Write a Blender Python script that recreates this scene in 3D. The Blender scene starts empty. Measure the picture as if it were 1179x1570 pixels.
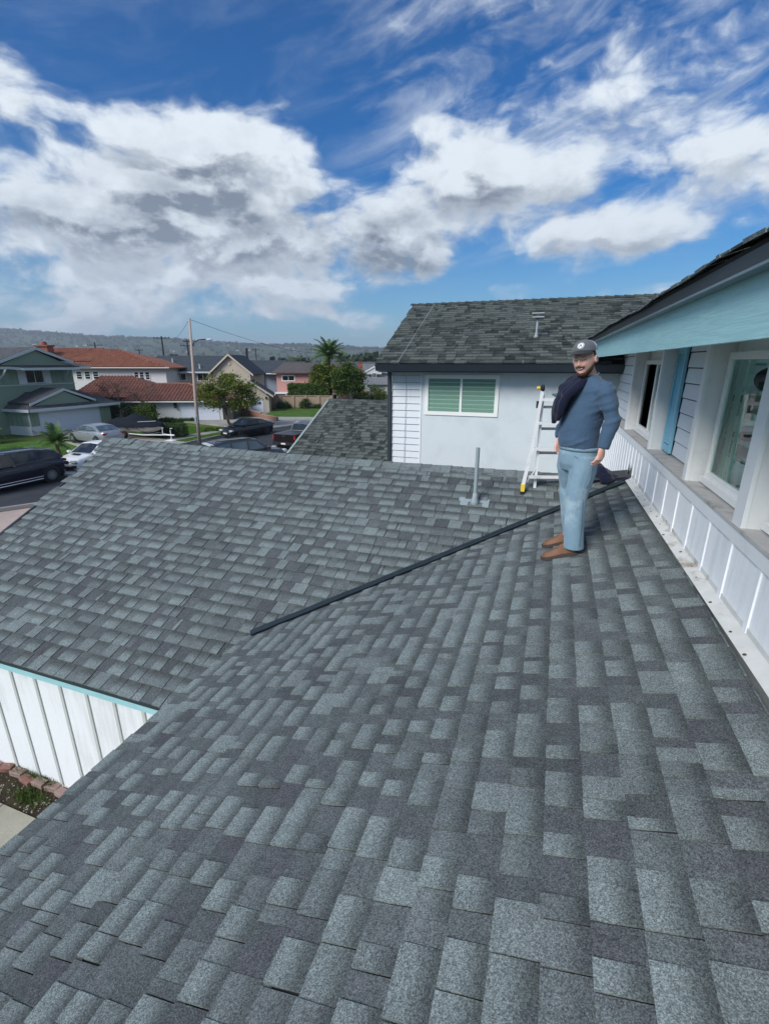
import bpy, bmesh, math, random
import numpy as np
from mathutils import Vector, Matrix, noise as mn
random.seed(7); np.random.seed(7)
C = bpy.context.scene
COL = C.collection
rad = math.radians
HC = 5.3          # eye height above the yard
GS = -0.7         # level of the street

# ---------------------------------------------------------------- camera
cam = bpy.data.cameras.new('camera'); camo = bpy.data.objects.new('camera', cam); COL.objects.link(camo)
camo.location = (0, 0, HC)
camo.rotation_euler = (rad(90 - 17.64), 0, rad(19.56))
cam.sensor_fit = 'HORIZONTAL'; cam.sensor_width = 36; cam.lens = 36 * 720 / 1179
cam.clip_start = 0.05; cam.clip_end = 9000
C.camera = camo

# ---------------------------------------------------------------- node helpers
def M(name):
    m = bpy.data.materials.new(name); m.use_nodes = True
    nt = m.node_tree; nt.nodes.clear()
    out = nt.nodes.new('ShaderNodeOutputMaterial'); b = nt.nodes.new('ShaderNodeBsdfPrincipled')
    nt.links.new(b.outputs[0], out.inputs[0])
    return m, nt, b
class N:
    """tiny expression layer over a node tree"""
    def __init__(s, nt): s.nt = nt
    def put(s, inp, v):
        if v is None: return
        if isinstance(v, bpy.types.NodeSocket): s.nt.links.new(v, inp)
        else: inp.default_value = v
    def m(s, op, a, b=None, c=None, clamp=False):
        n = s.nt.nodes.new('ShaderNodeMath'); n.operation = op; n.use_clamp = clamp
        s.put(n.inputs[0], a); s.put(n.inputs[1], b); s.put(n.inputs[2], c); return n.outputs[0]
    def v(s, op, a, b=None, scale=None):
        n = s.nt.nodes.new('ShaderNodeVectorMath'); n.operation = op
        s.put(n.inputs[0], a); s.put(n.inputs[1], b)
        if scale is not None: s.put(n.inputs['Scale'], scale)
        return n.outputs['Value'] if op in ('LENGTH', 'DOT_PRODUCT', 'DISTANCE') else n.outputs[0]
    def sep(s, a):
        n = s.nt.nodes.new('ShaderNodeSeparateXYZ'); s.put(n.inputs[0], a); return n.outputs
    def comb(s, x, y, z):
        n = s.nt.nodes.new('ShaderNodeCombineXYZ'); s.put(n.inputs[0], x); s.put(n.inputs[1], y); s.put(n.inputs[2], z); return n.outputs[0]
    def noise(s, vec, scale, detail=3, rough=.5, dist=0):
        n = s.nt.nodes.new('ShaderNodeTexNoise'); s.put(n.inputs['Vector'], vec); s.put(n.inputs['Scale'], scale)
        n.inputs['Detail'].default_value = detail; n.inputs['Roughness'].default_value = rough; n.inputs['Distortion'].default_value = dist
        return n.outputs['Fac']
    def vor(s, vec, scale, out='Color'):
        n = s.nt.nodes.new('ShaderNodeTexVoronoi'); s.put(n.inputs['Vector'], vec); n.inputs['Scale'].default_value = scale; return n.outputs[out]
    def mix(s, f, a, b, t='RGBA', blend='MIX'):
        n = s.nt.nodes.new('ShaderNodeMix'); n.data_type = t; n.blend_type = blend
        i = {'RGBA': (0, 6, 7, 2), 'FLOAT': (0, 2, 3, 0)}[t]
        s.put(n.inputs[i[0]], f); s.put(n.inputs[i[1]], a); s.put(n.inputs[i[2]], b); return n.outputs[i[3]]
    def ss(s, x, a, b):
        n = s.nt.nodes.new('ShaderNodeMapRange'); n.interpolation_type = 'SMOOTHSTEP'
        s.put(n.inputs[0], x); s.put(n.inputs[1], a); s.put(n.inputs[2], b); n.inputs[3].default_value = 0; n.inputs[4].default_value = 1
        return n.outputs[0]
    def pos(s):
        return s.nt.nodes.new('ShaderNodeNewGeometry').outputs['Position']
    def attr(s, name):
        n = s.nt.nodes.new('ShaderNodeAttribute'); n.attribute_name = name; return n.outputs['Color']
    def bump(s, h, strength=.3, dist=.01):
        n = s.nt.nodes.new('ShaderNodeBump'); n.inputs['Strength'].default_value = strength; n.inputs['Distance'].default_value = dist
        s.put(n.inputs['Height'], h); return n.outputs[0]
def c4(c): return (c[0], c[1], c[2], 1)
def srgb(r, g, b):
    f = lambda x: (x / 255 / 12.92) if x < 10 else ((x / 255 + .055) / 1.055) ** 2.4
    return (f(r), f(g), f(b), 1)

# ---------------------------------------------------------------- sky and sun
W = bpy.data.worlds.new('World'); C.world = W; W.use_nodes = True
nt = W.node_tree; nt.nodes.clear(); e = N(nt)
SUN_AZ, SUN_EL = 207, 38           # compass azimuth (from +Y clockwise), elevation
out = nt.nodes.new('ShaderNodeOutputWorld'); bg = nt.nodes.new('ShaderNodeBackground')
nt.links.new(bg.outputs[0], out.inputs[0])
sky = nt.nodes.new('ShaderNodeTexSky'); sky.sky_type = 'NISHITA'; sky.sun_disc = False
sky.sun_elevation = rad(SUN_EL); sky.sun_rotation = rad(SUN_AZ); sky.air_density = 1.0; sky.dust_density = .4; sky.ozone_density = 2.2
D = nt.nodes.new('ShaderNodeTexCoord').outputs['Generated']
x, y, z = e.sep(D)
hs = nt.nodes.new('ShaderNodeHueSaturation'); hs.inputs['Saturation'].default_value = 1.55; hs.inputs['Value'].default_value = .80
nt.links.new(sky.outputs[0], hs.inputs['Color'])
skyc = e.v('SCALE', hs.outputs[0], scale=.1)
skyc = e.v('MULTIPLY', skyc, (0.50, .82, 1.0))
az = e.m('ARCTAN2', x, y); el = e.m('ARCSINE', z)
zc = e.m('MAXIMUM', z, 0.0)
def clouds(dz):
    """cloud density for the direction raised by dz (elevation, radians)"""
    el2 = e.m('ADD', el, dz)
    q = e.comb(e.m('MULTIPLY', az, 1.0), e.m('MULTIPLY', el2, 1.75), 0.3)
    wob = e.v("SCALE", e.comb(e.m("SUBTRACT", e.noise(q, 6.0, 3), .5), e.m("SUBTRACT", e.noise(e.v("ADD", q, (5.2, 1.3, 2.)), 6.0, 3), .5), 0.0), scale=.10)
    qq = e.v('ADD', q, wob)
    f = e.noise(qq, 6.0, 9, .60, .15)
    puff = e.vor(qq, 16.0, 'Distance'); puff2 = e.vor(qq, 38.0, 'Distance')
    f = e.m('SUBTRACT', f, e.m('ADD', e.m('MULTIPLY', e.m('MULTIPLY', puff, puff), .17), e.m('MULTIPLY', puff2, .05)))
    tot = None
    # broad cloud masses: azimuth, elevation, half sizes, weight
    for (a, l, sa, sl, wt) in BLOBS:
        da = e.m('DIVIDE', e.m('SUBTRACT', az, rad(a)), rad(sa)); dl = e.m('DIVIDE', e.m('SUBTRACT', el2, rad(l)), rad(sl))
        g = e.m('EXPONENT', e.m('MULTIPLY', e.m('ADD', e.m('MULTIPLY', da, da), e.m('MULTIPLY', dl, dl)), -1.0))
        g = e.m('MULTIPLY', g, wt)
        tot = g if tot is None else e.m('ADD', tot, g)
    return e.m('ADD', f, tot)
# the masses seen in the picture, and others of the same kind round the rest of the sky
BLOBS = [(-35, 20.6, 5.5, 2.0, .16), (-25.2, 21, 1.8, 2.5, -.14), (-44, 20, 3, 1.5, .08), (-37, 17.3, 9.5, 4.2, .44), (-50, 14.0, 9, 3.0, .34), (-34, 12.8, 11, 2.6, .34), (-13, 17.5, 8, 3.2, .36), (-5, 17.2, 7, 2.6, .22), (-18, 12.5, 6, 3.2, .32), (4, 12, 10, 2.4, .32),
         (12, 17, 8, 3.4, .24), (-47, 8.4, 15, 2.2, .30), (-28, 8.0, 9, 1.5, .22), (-2, 22, 14, 2.6, .10), (-53, 21.5, 2.5, 1.6, .15), (-15, 22, 6, 1.2, .12), (3, 22, 8, 2.6, .06), (-50, 4.8, 18, 2.2, .22), (-45, 11.5, 16, 1.8, .16), (-22, 10.0, 9, 1.3, .14), (-28, 5.4, 7, .9, .16), (-40, 10.3, 14, 1.2, .10), (-5, 7.8, 1.5, .5, .05),
         (-48, 18.6, 2.8, 1.1, -.16), (-43, 26.5, 9, 3.6, -.16), (-27, 26, 7, 3.5, -.12), (-10, 26, 8, 2.0, -.04), (-25, 19.5, 1.6, 2.0, -.10), (-8, 9.0, 5, 1.0, -.14), (-17, 7.2, 9, 1.3, -.12), (6, 8.0, 7, 1.0, -.10),
         (60, 30, 25, 12, .2), (110, 22, 30, 10, .24), (160, 40, 30, 14, .2), (-110, 28, 25, 12, .24), (-150, 20, 24, 9, .22), (60, 60, 60, 14, .12), (-120, 62, 50, 12, .12), (-10, 50, 40, 8, .10), (-70, 30, 12, 8, .14)]
DARKB = [(-36, 13.2, 15, 2.3, .80), (-18, 12.4, 4.6, 2.4, .72), (-37, 17, 6, 2.5, .30), (-8, 15.5, 8, 1.5, .35), (5, 11, 9, 1.2, .35), (-50, 12, 8, 1.6, .35), (-16.5, 9.8, 4, .9, .5), (-40, 16, 6, 1.6, .25), (-22, 10.5, 6, 1.2, .5)]
d0 = clouds(0.0); d1 = clouds(rad(1.7))
cover = e.ss(d0, .465, .70)
wisp = e.m('MULTIPLY', e.ss(d0, .43, .60), .30)
# thin streaks high in the sky, drawn out by the wind
sx = e.m('ADD', e.m('MULTIPLY', az, 2.2), e.m('MULTIPLY', el, 1.6)); sy = e.m('SUBTRACT', e.m('MULTIPLY', el, 9.0), e.m('MULTIPLY', az, 2.6))
st_ = e.m('ADD', e.m('MULTIPLY', e.noise(e.comb(sx, sy, 2.0), 1.5, 8, .62, .6), .7), e.m('MULTIPLY', e.noise(e.comb(az, el, 5.0), 4.0, 5, .6), .3))
sm = e.m('ADD', e.m('MULTIPLY', e.ss(az, rad(-30), rad(-8)), .46), .12)
streak = e.m('MULTIPLY', e.m('MULTIPLY', e.ss(st_, .44, .66), sm), e.ss(el, rad(6), rad(17)))
a0 = e.m('MAXIMUM', e.m('MAXIMUM', cover, wisp), e.m('ADD', streak, e.m('MULTIPLY', cover, e.m('SUBTRACT', 1.0, streak)), clamp=True))
shade = e.ss(e.m('MULTIPLY', e.m('SUBTRACT', d1, d0), 1.0), -.10, .13)      # thicker above than here: underside
thick = e.ss(d0, .62, .98)
sh = e.m('MULTIPLY', e.m('MULTIPLY', shade, e.m('ADD', e.m('MULTIPLY', thick, .62), .38)), .92)
det = e.noise(e.comb(az, e.m('MULTIPLY', el, 1.6), 1.0), 16, 6, .6)
dmod = e.ss(e.noise(e.comb(az, e.m('MULTIPLY', el, 1.7), 4.0), 9, 6, .6), .30, .66)
for (a, l, sa, sl, wt) in DARKB:
    da = e.m('DIVIDE', e.m('SUBTRACT', az, rad(a)), rad(sa)); dl = e.m('DIVIDE', e.m('SUBTRACT', el, rad(l)), rad(sl))
    sh = e.m('ADD', sh, e.m('MULTIPLY', e.m('MULTIPLY', e.m('EXPONENT', e.m('MULTIPLY', e.m('ADD', e.m('MULTIPLY', da, da), e.m('MULTIPLY', dl, dl)), -1.0)), wt), dmod))
sh = e.m('ADD', sh, e.m('MULTIPLY', e.m('SUBTRACT', det, .5), .7), clamp=True)
cc = e.mix(sh, (.62, .68, .74, 1), (.155, .19, .245, 1))
# low haze band towards the horizon
lowh = e.m('POWER', e.m('SUBTRACT', 1.0, e.m('MINIMUM', e.m('MULTIPLY', zc, 2.6), 1.0)), 3.0)
skyc = e.mix(e.m('MULTIPLY', lowh, .68), skyc, (.19, .34, .50, 1))
cc = e.mix(e.m('MULTIPLY', lowh, .60), cc, (.30, .40, .52, 1))
fin = e.mix(a0, skyc, cc)
nt.links.new(fin, bg.inputs[0]); bg.inputs[1].default_value = 1.0
sun = bpy.data.lights.new('sun', 'SUN'); so = bpy.data.objects.new('sun', sun); COL.objects.link(so)
sun.energy = 2.9; sun.angle = rad(26); sun.color = (1, .965, .91)
sa, se = rad(SUN_AZ), rad(SUN_EL)
sd = Vector((math.sin(sa) * math.cos(se), math.cos(sa) * math.cos(se), math.sin(se)))
so.rotation_euler = sd.to_track_quat('Z', 'Y').to_euler(); so.location = (0, -5, 30)
C.view_settings.view_transform = 'Standard'; C.view_settings.look = 'None'; C.view_settings.exposure = 0.45; C.view_settings.gamma = 1
C.view_settings.use_curve_mapping = False

# ---------------------------------------------------------------- object helpers
ORG = {}
def tag(o, label=None, cat=None, group=None, kind=None):
    if label: o['label'] = label
    if cat: o['category'] = cat
    if group: o['group'] = group
    if kind: o['kind'] = kind
    return o
def thing(name, label, cat, loc=(0, 0, 0), group=None, local=False):
    o = bpy.data.objects.new(name, None); COL.objects.link(o); o.empty_display_size = .3
    o.location = loc; ORG[o.name] = Vector((0, 0, 0)) if local else Vector(loc)
    return tag(o, label, cat, group)
class MB:
    def __init__(s): s.v = []; s.f = []; s.c = []
    def add(s, vs, fs, col=None):
        n = len(s.v); s.v += [tuple(p) for p in vs]; s.f += [tuple(i + n for i in f) for f in fs]
        s.c += [col or (1, 1, 1, 1)] * len(vs); return s
    def box(s, a, b, fr=None, col=None):
        """axis box between two corners, in the frame fr (function) if given"""
        x0, x1 = sorted((a[0], b[0])); y0, y1 = sorted((a[1], b[1])); z0, z1 = sorted((a[2], b[2]))
        vs = [(x, y, z) for z in (z0, z1) for (x, y) in ((x0, y0), (x1, y0), (x1, y1), (x0, y1))]
        if fr: vs = [fr(*p) for p in vs]
        return s.add(vs, [(3, 2, 1, 0), (4, 5, 6, 7), (0, 1, 5, 4), (1, 2, 6, 5), (2, 3, 7, 6), (3, 0, 4, 7)], col)
    def hexa(s, vs, col=None):
        return s.add(vs, [(3, 2, 1, 0), (4, 5, 6, 7), (0, 1, 5, 4), (1, 2, 6, 5), (2, 3, 7, 6), (3, 0, 4, 7)], col)
    def slab(s, poly, th, col=None):
        """planar polygon given thickness th downwards along its normal"""
        P = [Vector(p) for p in poly]; nr = (P[1] - P[0]).cross(P[2] - P[0]).normalized(); k = len(P)
        vs = P + [p - nr * th for p in P]
        fs = [tuple(range(k)), tuple(range(2 * k - 1, k - 1, -1))] + [(i, i + k, (i + 1) % k + k, (i + 1) % k) for i in range(k)]
        return s.add(vs, fs, col)
    def tube(s, pts, rr, n=10, caps=True, ref=(0, 0, 1), ry=None, col=None):
        P = [Vector(p) for p in pts]; k = len(P); rr = rr if isinstance(rr, (list, tuple)) else [rr] * k
        ry = ry or rr; vs = []; fs = []
        for i, p in enumerate(P):
            t = (P[min(i + 1, k - 1)] - P[max(i - 1, 0)]).normalized(); r0 = Vector(ref)
            if abs(t.dot(r0)) > .95: r0 = Vector((1, 0, 0)) if abs(t.x) < .9 else Vector((0, 1, 0))
            a = t.cross(r0).normalized(); b = a.cross(t).normalized()
            for j in range(n):
                w = 2 * math.pi * j / n; vs.append(p + a * math.cos(w) * rr[i] + b * math.sin(w) * ry[i])
        for i in range(k - 1):
            for j in range(n): fs.append((i * n + j, i * n + (j + 1) % n, (i + 1) * n + (j + 1) % n, (i + 1) * n + j))
        if caps: fs += [tuple(range(n - 1, -1, -1)), tuple((k - 1) * n + j for j in range(n))]
        return s.add(vs, fs, col)
    def lathe(s, prof, centre, axis=(0, 0, 1), n=20, col=None):
        ax = Vector(axis).normalized(); r0 = Vector((1, 0, 0)) if abs(ax.x) < .9 else Vector((0, 1, 0))
        a = ax.cross(r0).normalized(); b = ax.cross(a).normalized(); c = Vector(centre); vs = []; fs = []; k = len(prof)
        for (r, h) in prof:
            for j in range(n):
                w = 2 * math.pi * j / n; vs.append(c + ax * h + a * math.cos(w) * r + b * math.sin(w) * r)
        for i in range(k - 1):
            for j in range(n): fs.append((i * n + j, i * n + (j + 1) % n, (i + 1) * n + (j + 1) % n, (i + 1) * n + j))
        fs += [tuple(range(n - 1, -1, -1)), tuple((k - 1) * n + j for j in range(n))]
        return s.add(vs, fs, col)
    def ball(s, c, r, n=12, m=8, col=None):
        r = r if isinstance(r, (tuple, list)) else (r, r, r); vs = []; fs = []
        for i in range(m + 1):
            ph = math.pi * i / m
            for j in range(n):
                w = 2 * math.pi * j / n
                vs.append((c[0] + r[0] * math.sin(ph) * math.cos(w), c[1] + r[1] * math.sin(ph) * math.sin(w), c[2] + r[2] * math.cos(ph)))
        for i in range(m):
            for j in range(n): fs.append((i * n + j, (i + 1) * n + j, (i + 1) * n + (j + 1) % n, i * n + (j + 1) % n))
        return s.add(vs, fs, col)
    def build(s, name, mat, parent=None, smooth=False, attr=False, own=False, **tg):
        me = bpy.data.meshes.new(name)
        o0 = ORG.get(parent.name, Vector((0, 0, 0))) if parent else Vector((0, 0, 0))
        V = np.array(s.v, dtype=float).reshape(-1, 3)
        cen = Vector(V.mean(0)) if own else o0
        V = V - np.array(cen)
        me.from_pydata(V.tolist(), [], s.f)
        if attr:
            at = me.color_attributes.new('tab', 'FLOAT_COLOR', 'POINT'); at.data.foreach_set('color', np.array(s.c, dtype=float).ravel())
        if smooth: me.polygons.foreach_set('use_smooth', [True] * len(me.polygons))
        me.materials.append(mat); me.update()
        o = bpy.data.objects.new(name, me); COL.objects.link(o)
        if parent: o.parent = parent
        o.location = cen - o0 if own else (0, 0, 0)
        ORG[o.name] = cen if own else o0
        tag(o, tg.get('label'), tg.get('cat'), tg.get('group'), tg.get('kind'))
        return o
def empty_part(name, parent):
    o = bpy.data.objects.new(name, None); COL.objects.link(o); o.parent = parent; ORG[o.name] = ORG[parent.name]; return o

# ---------------------------------------------------------------- materials
def mat_plain(name, col, rough=.6, metal=0, var=.12, scale=6, bump=.0, bscale=60, spec=.4, dirt=None, dscale=1.5, damt=.5, coat=0):
    m, nt, b = M(name); e = N(nt); p = e.pos()
    f = e.noise(p, scale, 4, .6)
    k = e.m('ADD', e.m('MULTIPLY', e.m('SUBTRACT', f, .5), 2 * var), 1.0)
    cc = e.v('SCALE', c4(col)[:3], scale=k)
    if dirt:
        g = e.ss(e.noise(p, dscale, 6, .65), .52, .72); cc = e.mix(e.m('MULTIPLY', g, damt), cc, c4(dirt))
    nt.links.new(cc, b.inputs['Base Color']); b.inputs['Roughness'].default_value = rough; b.inputs['Metallic'].default_value = metal
    b.inputs['Specular IOR Level'].default_value = spec
    if coat: b.inputs['Coat Weight'].default_value = coat; b.inputs['Coat Roughness'].default_value = .05
    if bump: nt.links.new(e.bump(e.noise(p, bscale, 4, .6), bump, .01), b.inputs['Normal'])
    return m
def mat_shingle(name, light, dark, purple, grains=230, band=.45):
    m, nt, b = M(name); e = N(nt); p = e.pos()
    r, g, bl = e.sep(e.attr('tab'))
    base = e.mix(r, e.mix(e.ss(e.noise(p, 5.0, 2), .45, .6), c4(dark), c4(purple)), c4(light))
    # mineral granules: coarse speckle and fine speckle
    v1 = e.sep(e.vor(p, grains))[0]; v2 = e.sep(e.vor(p, grains * .5))[1]; blot = e.noise(p, 14, 4, .65); big = e.noise(p, 1.3, 3, .5)
    k = e.m('ADD', e.m('MULTIPLY', e.m('POWER', v1, 1.6), 1.25), e.m('MULTIPLY', v2, .45)); k = e.m('ADD', e.m('MULTIPLY', k, .85), .40)
    k = e.m('MULTIPLY', k, e.m('ADD', e.m('MULTIPLY', e.m('SUBTRACT', blot, .5), .7), 1.0))
    k = e.m('MULTIPLY', k, e.m('ADD', e.m('MULTIPLY', e.m('SUBTRACT', big, .5), .35), 1.0))
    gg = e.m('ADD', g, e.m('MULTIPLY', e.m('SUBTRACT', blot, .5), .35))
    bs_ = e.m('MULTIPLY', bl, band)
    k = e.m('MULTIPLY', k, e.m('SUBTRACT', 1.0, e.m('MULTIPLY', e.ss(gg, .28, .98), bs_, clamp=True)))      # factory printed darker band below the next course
    cc = e.v('SCALE', base, scale=k)
    nt.links.new(cc, b.inputs['Base Color']); b.inputs['Roughness'].default_value = .92; b.inputs['Specular IOR Level'].default_value = .25
    nt.links.new(e.bump(v1, .5, .003), b.inputs['Normal'])
    return m
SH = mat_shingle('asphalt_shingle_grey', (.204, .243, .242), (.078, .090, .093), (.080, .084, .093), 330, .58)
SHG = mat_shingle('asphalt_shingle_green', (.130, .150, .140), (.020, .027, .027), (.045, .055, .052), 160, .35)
UNDER = mat_plain('roof_underlay', (.02, .022, .025), .9)
def mat_white(name, base=(.79, .815, .84), dirt=(.42, .43, .43), damt=.30, streak=True):
    m, nt, b = M(name); e = N(nt); p = e.pos()
    px, py, pz = e.sep(p)
    st = e.noise(e.comb(e.m('MULTIPLY', px, 9.), e.m('MULTIPLY', py, 9.), e.m('MULTIPLY', pz, .8)), 1.6, 5, .6)
    if not streak: st = e.noise(p, 2.4, 5, .6)
    pa = e.noise(p, 1.1, 6, .62); fi = e.noise(p, 30, 3, .5)
    cc = e.mix(e.m('MULTIPLY', e.ss(e.m('ADD', e.m('MULTIPLY', st, .5), e.m('MULTIPLY', pa, .5)), .47, .66), damt), c4(base), c4(dirt))
    cc = e.v('SCALE', cc, scale=e.m('ADD', e.m('MULTIPLY', fi, .10), .95))
    nt.links.new(cc, b.inputs['Base Color']); b.inputs['Roughness'].default_value = .55; b.inputs['Specular IOR Level'].default_value = .3
    nt.links.new(e.bump(e.m('ADD', fi, e.m('MULTIPLY', st, 1.5)), .25, .004), b.inputs['Normal'])
    return m
WHITE = mat_white('white_painted_wood')
STUC = mat_white('white_painted_panel', (.60, .655, .685), (.46, .54, .58), .55, False)
CLAP = mat_white('white_clapboard', (.66, .70, .74), (.52, .56, .60), .3)
TRIMW = mat_plain('white_trim', (.74, .76, .77), .5, var=.05, dirt=(.5, .5, .48), dscale=3, damt=.3)
REVEAL = mat_plain('grey_white_reveal', (.70, .715, .71), .6, var=.06, dirt=(.4, .38, .34), dscale=2, damt=.4)
SILL = mat_plain('weathered_sill', (.46, .45, .43), .8, var=.25, scale=9, dirt=(.18, .16, .14), dscale=6, damt=.7)
VINYL = mat_plain('vinyl_window_frame', (.80, .81, .79), .35, var=.02)
def mat_teal():
    m, nt, b = M('teal_painted_board'); e = N(nt); p = e.pos(); px, py, pz = e.sep(p)
    gr = e.noise(e.comb(e.m('MULTIPLY', px, 2), e.m('MULTIPLY', py, 1.2), e.m('MULTIPLY', pz, 22)), 2.2, 6, .65, 1.2)
    bl = e.noise(p, 1.4, 4, .5)
    cc = e.mix(e.ss(bl, .35, .7), (.33, .60, .64, 1), (.36, .635, .67, 1))
    cc = e.v('SCALE', cc, scale=e.m('ADD', e.m('MULTIPLY', e.ss(gr, .3, .75), .16), .88))
    nt.links.new(cc, b.inputs['Base Color']); b.inputs['Roughness'].default_value = .5
    nt.links.new(e.bump(gr, .45, .006), b.inputs['Normal']); return m
TEAL = mat_teal()
SHUT = mat_plain('blue_shutter_paint', (.22, .50, .64), .5, var=.06)
GUT = mat_plain('charcoal_metal', (.028, .038, .050), .4, var=.2, spec=.5)
GUTL = mat_plain('grey_drip_edge', (.16, .21, .24), .4, var=.1)
VALLEY = mat_plain('dark_valley_metal', (.030, .045, .055), .38, metal=.3, var=.25, dirt=(.10, .12, .12), dscale=8, damt=.3)
GALV = mat_plain('grey_painted_pipe', (.27, .33, .35), .6, var=.15, scale=14)
BLACK = mat_plain('black_rubber', (.015, .015, .017), .7)
DARKIN = mat_plain('dark_interior', (.03, .028, .03), .9)
def mat_glass(name, tint, rough=.03, curtain=None, mixf=.5, refl=None):
    """window pane over a dim room: dark body with a clear coat that mirrors the sky"""
    m, nt, b = M(name); e = N(nt); p = e.pos()
    f = e.noise(p, 1.5, 2, .5)
    cc = e.v('SCALE', tint, scale=e.m('ADD', e.m('MULTIPLY', f, .6), .7))
    nt.links.new(cc, b.inputs['Base Color']); b.inputs['Roughness'].default_value = rough; b.inputs['Specular IOR Level'].default_value = .6
    return m
GLASS = mat_glass('green_tinted_glass', (.035, .075, .06))
GLASSD = mat_glass('dark_glass', (.012, .018, .022))
def mat_clear(name, tint, ior=1.45):
    m = bpy.data.materials.new(name); m.use_nodes = True; nt = m.node_tree; nt.nodes.clear()
    out = nt.nodes.new('ShaderNodeOutputMaterial'); tr = nt.nodes.new('ShaderNodeBsdfTransparent'); gl = nt.nodes.new('ShaderNodeBsdfGlossy')
    fr = nt.nodes.new('ShaderNodeFresnel'); fr.inputs['IOR'].default_value = ior; mx = nt.nodes.new('ShaderNodeMixShader')
    tr.inputs[0].default_value = c4(tint); gl.inputs['Roughness'].default_value = .02
    geo = nt.nodes.new('ShaderNodeNewGeometry'); mu = nt.nodes.new('ShaderNodeMath'); mu.operation = 'MULTIPLY'; iv = nt.nodes.new('ShaderNodeMath'); iv.operation = 'SUBTRACT'; iv.inputs[0].default_value = 1; nt.links.new(geo.outputs['Backfacing'], iv.inputs[1]); nt.links.new(fr.outputs[0], mu.inputs[0]); nt.links.new(iv.outputs[0], mu.inputs[1])      # the inner face does not mirror
    nt.links.new(mu.outputs[0], mx.inputs[0]); nt.links.new(tr.outputs[0], mx.inputs[1]); nt.links.new(gl.outputs[0], mx.inputs[2]); nt.links.new(mx.outputs[0], out.inputs[0])
    return m
CLEAR = mat_clear('clear_green_glass', (.84, .93, .885))
BLIND = mat_plain('pale_blinds', (.30, .355, .335), .6, var=.05)
CURT = mat_plain('pale_curtain', (.55, .70, .63), .8, var=.15)
_t = CURT.node_tree; _tl = _t.nodes.new('ShaderNodeBsdfTranslucent'); _tl.inputs[0].default_value = (.6, .75, .68, 1); _mx = _t.nodes.new('ShaderNodeMixShader'); _mx.inputs[0].default_value = .6
_o = [n for n in _t.nodes if n.type == 'OUTPUT_MATERIAL'][0]; _b = [n for n in _t.nodes if n.type == 'BSDF_PRINCIPLED'][0]; _t.links.new(_b.outputs[0], _mx.inputs[1]); _t.links.new(_tl.outputs[0], _mx.inputs[2]); _t.links.new(_mx.outputs[0], _o.inputs[0])
# ================================================================ the house being roofed
house = thing('main_house', 'white two-level house with grey shingled roofs, teal eave boards and batten siding', 'house', (0, 0, 0))

S1 = 1 / 3.                                    # slope of the lower roof the man stands on (falls towards -X)
def z1(x): return HC - 1.6812 + S1 * x
S2 = .405                                      # slope of the garage roof (falls towards -Y)
RY = 6.22
def z2(x, y):
    t = max(0, (y - 2.5) / (RY - 2.5)); return HC - 3.878 + S2 * y + .0022 * (x + 1.2) ** 2 * t * t - .012
EX = 0.1435                                    # exposed height of a course

def shingle_roof(pt, nrm, LU, LV, keep, rnd, tones, wmin=.07, wmax=.20, u0=0.0, clipu=False, lift=1.0):
    """rows of laminated shingle tabs; pt(u, v) gives a point on the deck, u along the eave, v up the slope"""
    out = []; nr = Vector(nrm).normalized(); rows = int(LV / EX) + 1; umin = u0 - .035 if clipu else -99
    for i in range(rows):
        v0 = i * EX - .015 if i == 0 else i * EX
        u = u0 - rnd.uniform(0, .3); tooth = rnd.random() < .5; nxt = u + rnd.uniform(.6, 1.); cur = rnd.choice(tones)
        row_j = rnd.uniform(-.002, .002)
        while u < u0 + LU:
            w = rnd.uniform(wmin, wmax) * (1.0 if tooth else .85); gap = 0.0
            if u + w > nxt: w = max(.05, nxt - u); gap = .004; nxt += 1.0; cur = rnd.choice(tones)
            v1 = v0 + EX + .035
            if v1 > LV: v1 = LV
            j = rnd.uniform(-.0025, .0025) + row_j
            ua, ub = max(u, umin + rnd.uniform(-.012, .012)), u + w - gap - (.0065 if tooth else .002)
            if keep((ua + ub) / 2, (v0 + v1) / 2) and ub > ua + .015:
                hb = (.0165 if tooth else .0095) * lift + rnd.uniform(0, .002); ht = .0035 + (.002 if tooth else 0)
                q_ = rnd.random(); j_ = rnd.uniform(-.12, .12)
                if tooth: tone, pur = (.84 + j_, 1.0) if q_ < .66 else ((.55 + j_, .9) if q_ < .86 else (.80 + j_, .15))
                else: tone, pur = (.14 + j_, .12) if q_ < .60 else ((.42 + j_, .55) if q_ < .85 else (.68 + j_, .85))
                tone = min(1, max(0, tone + (cur[0] - .55) * .35))
                P = [pt(ua, v0 + j), pt(ub, v0 + j + rnd.uniform(-.001, .001)), pt(ub, v1), pt(ua, v1)]
                lo = [Vector(p) for p in P]; top = [lo[0] + nr * hb, lo[1] + nr * (hb + rnd.uniform(-.0012, .0012)), lo[2] + nr * ht, lo[3] + nr * ht]
                out.append((lo, top, tone, pur))
            u += w
            # every other cut-out alternates between the raised and the flat laminate
            tooth = (not tooth) if rnd.random() < .9 else tooth
    return out
def tab_mesh(mb, t):
    lo, top, tone, pur = t; n = len(mb.v)
    # mid row of vertices carries the printed band
    k = EX / ((top[3] - top[0]).length + 1e-6); k = min(k, 1.0)
    mid0, mid1 = top[0].lerp(top[3], k * .96), top[1].lerp(top[2], k * .96)
    vs = [lo[0], lo[1], lo[2], lo[3], top[0], top[1], mid1, mid0, top[2], top[3]]
    mb.v += [tuple(p) for p in vs]
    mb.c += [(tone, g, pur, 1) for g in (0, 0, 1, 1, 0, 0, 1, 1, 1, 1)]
    mb.f += [tuple(a + n for a in f) for f in ((4, 5, 6, 7), (7, 6, 8, 9), (0, 1, 5, 4), (1, 2, 8, 6, 5), (3, 0, 4, 7, 9))]
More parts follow.
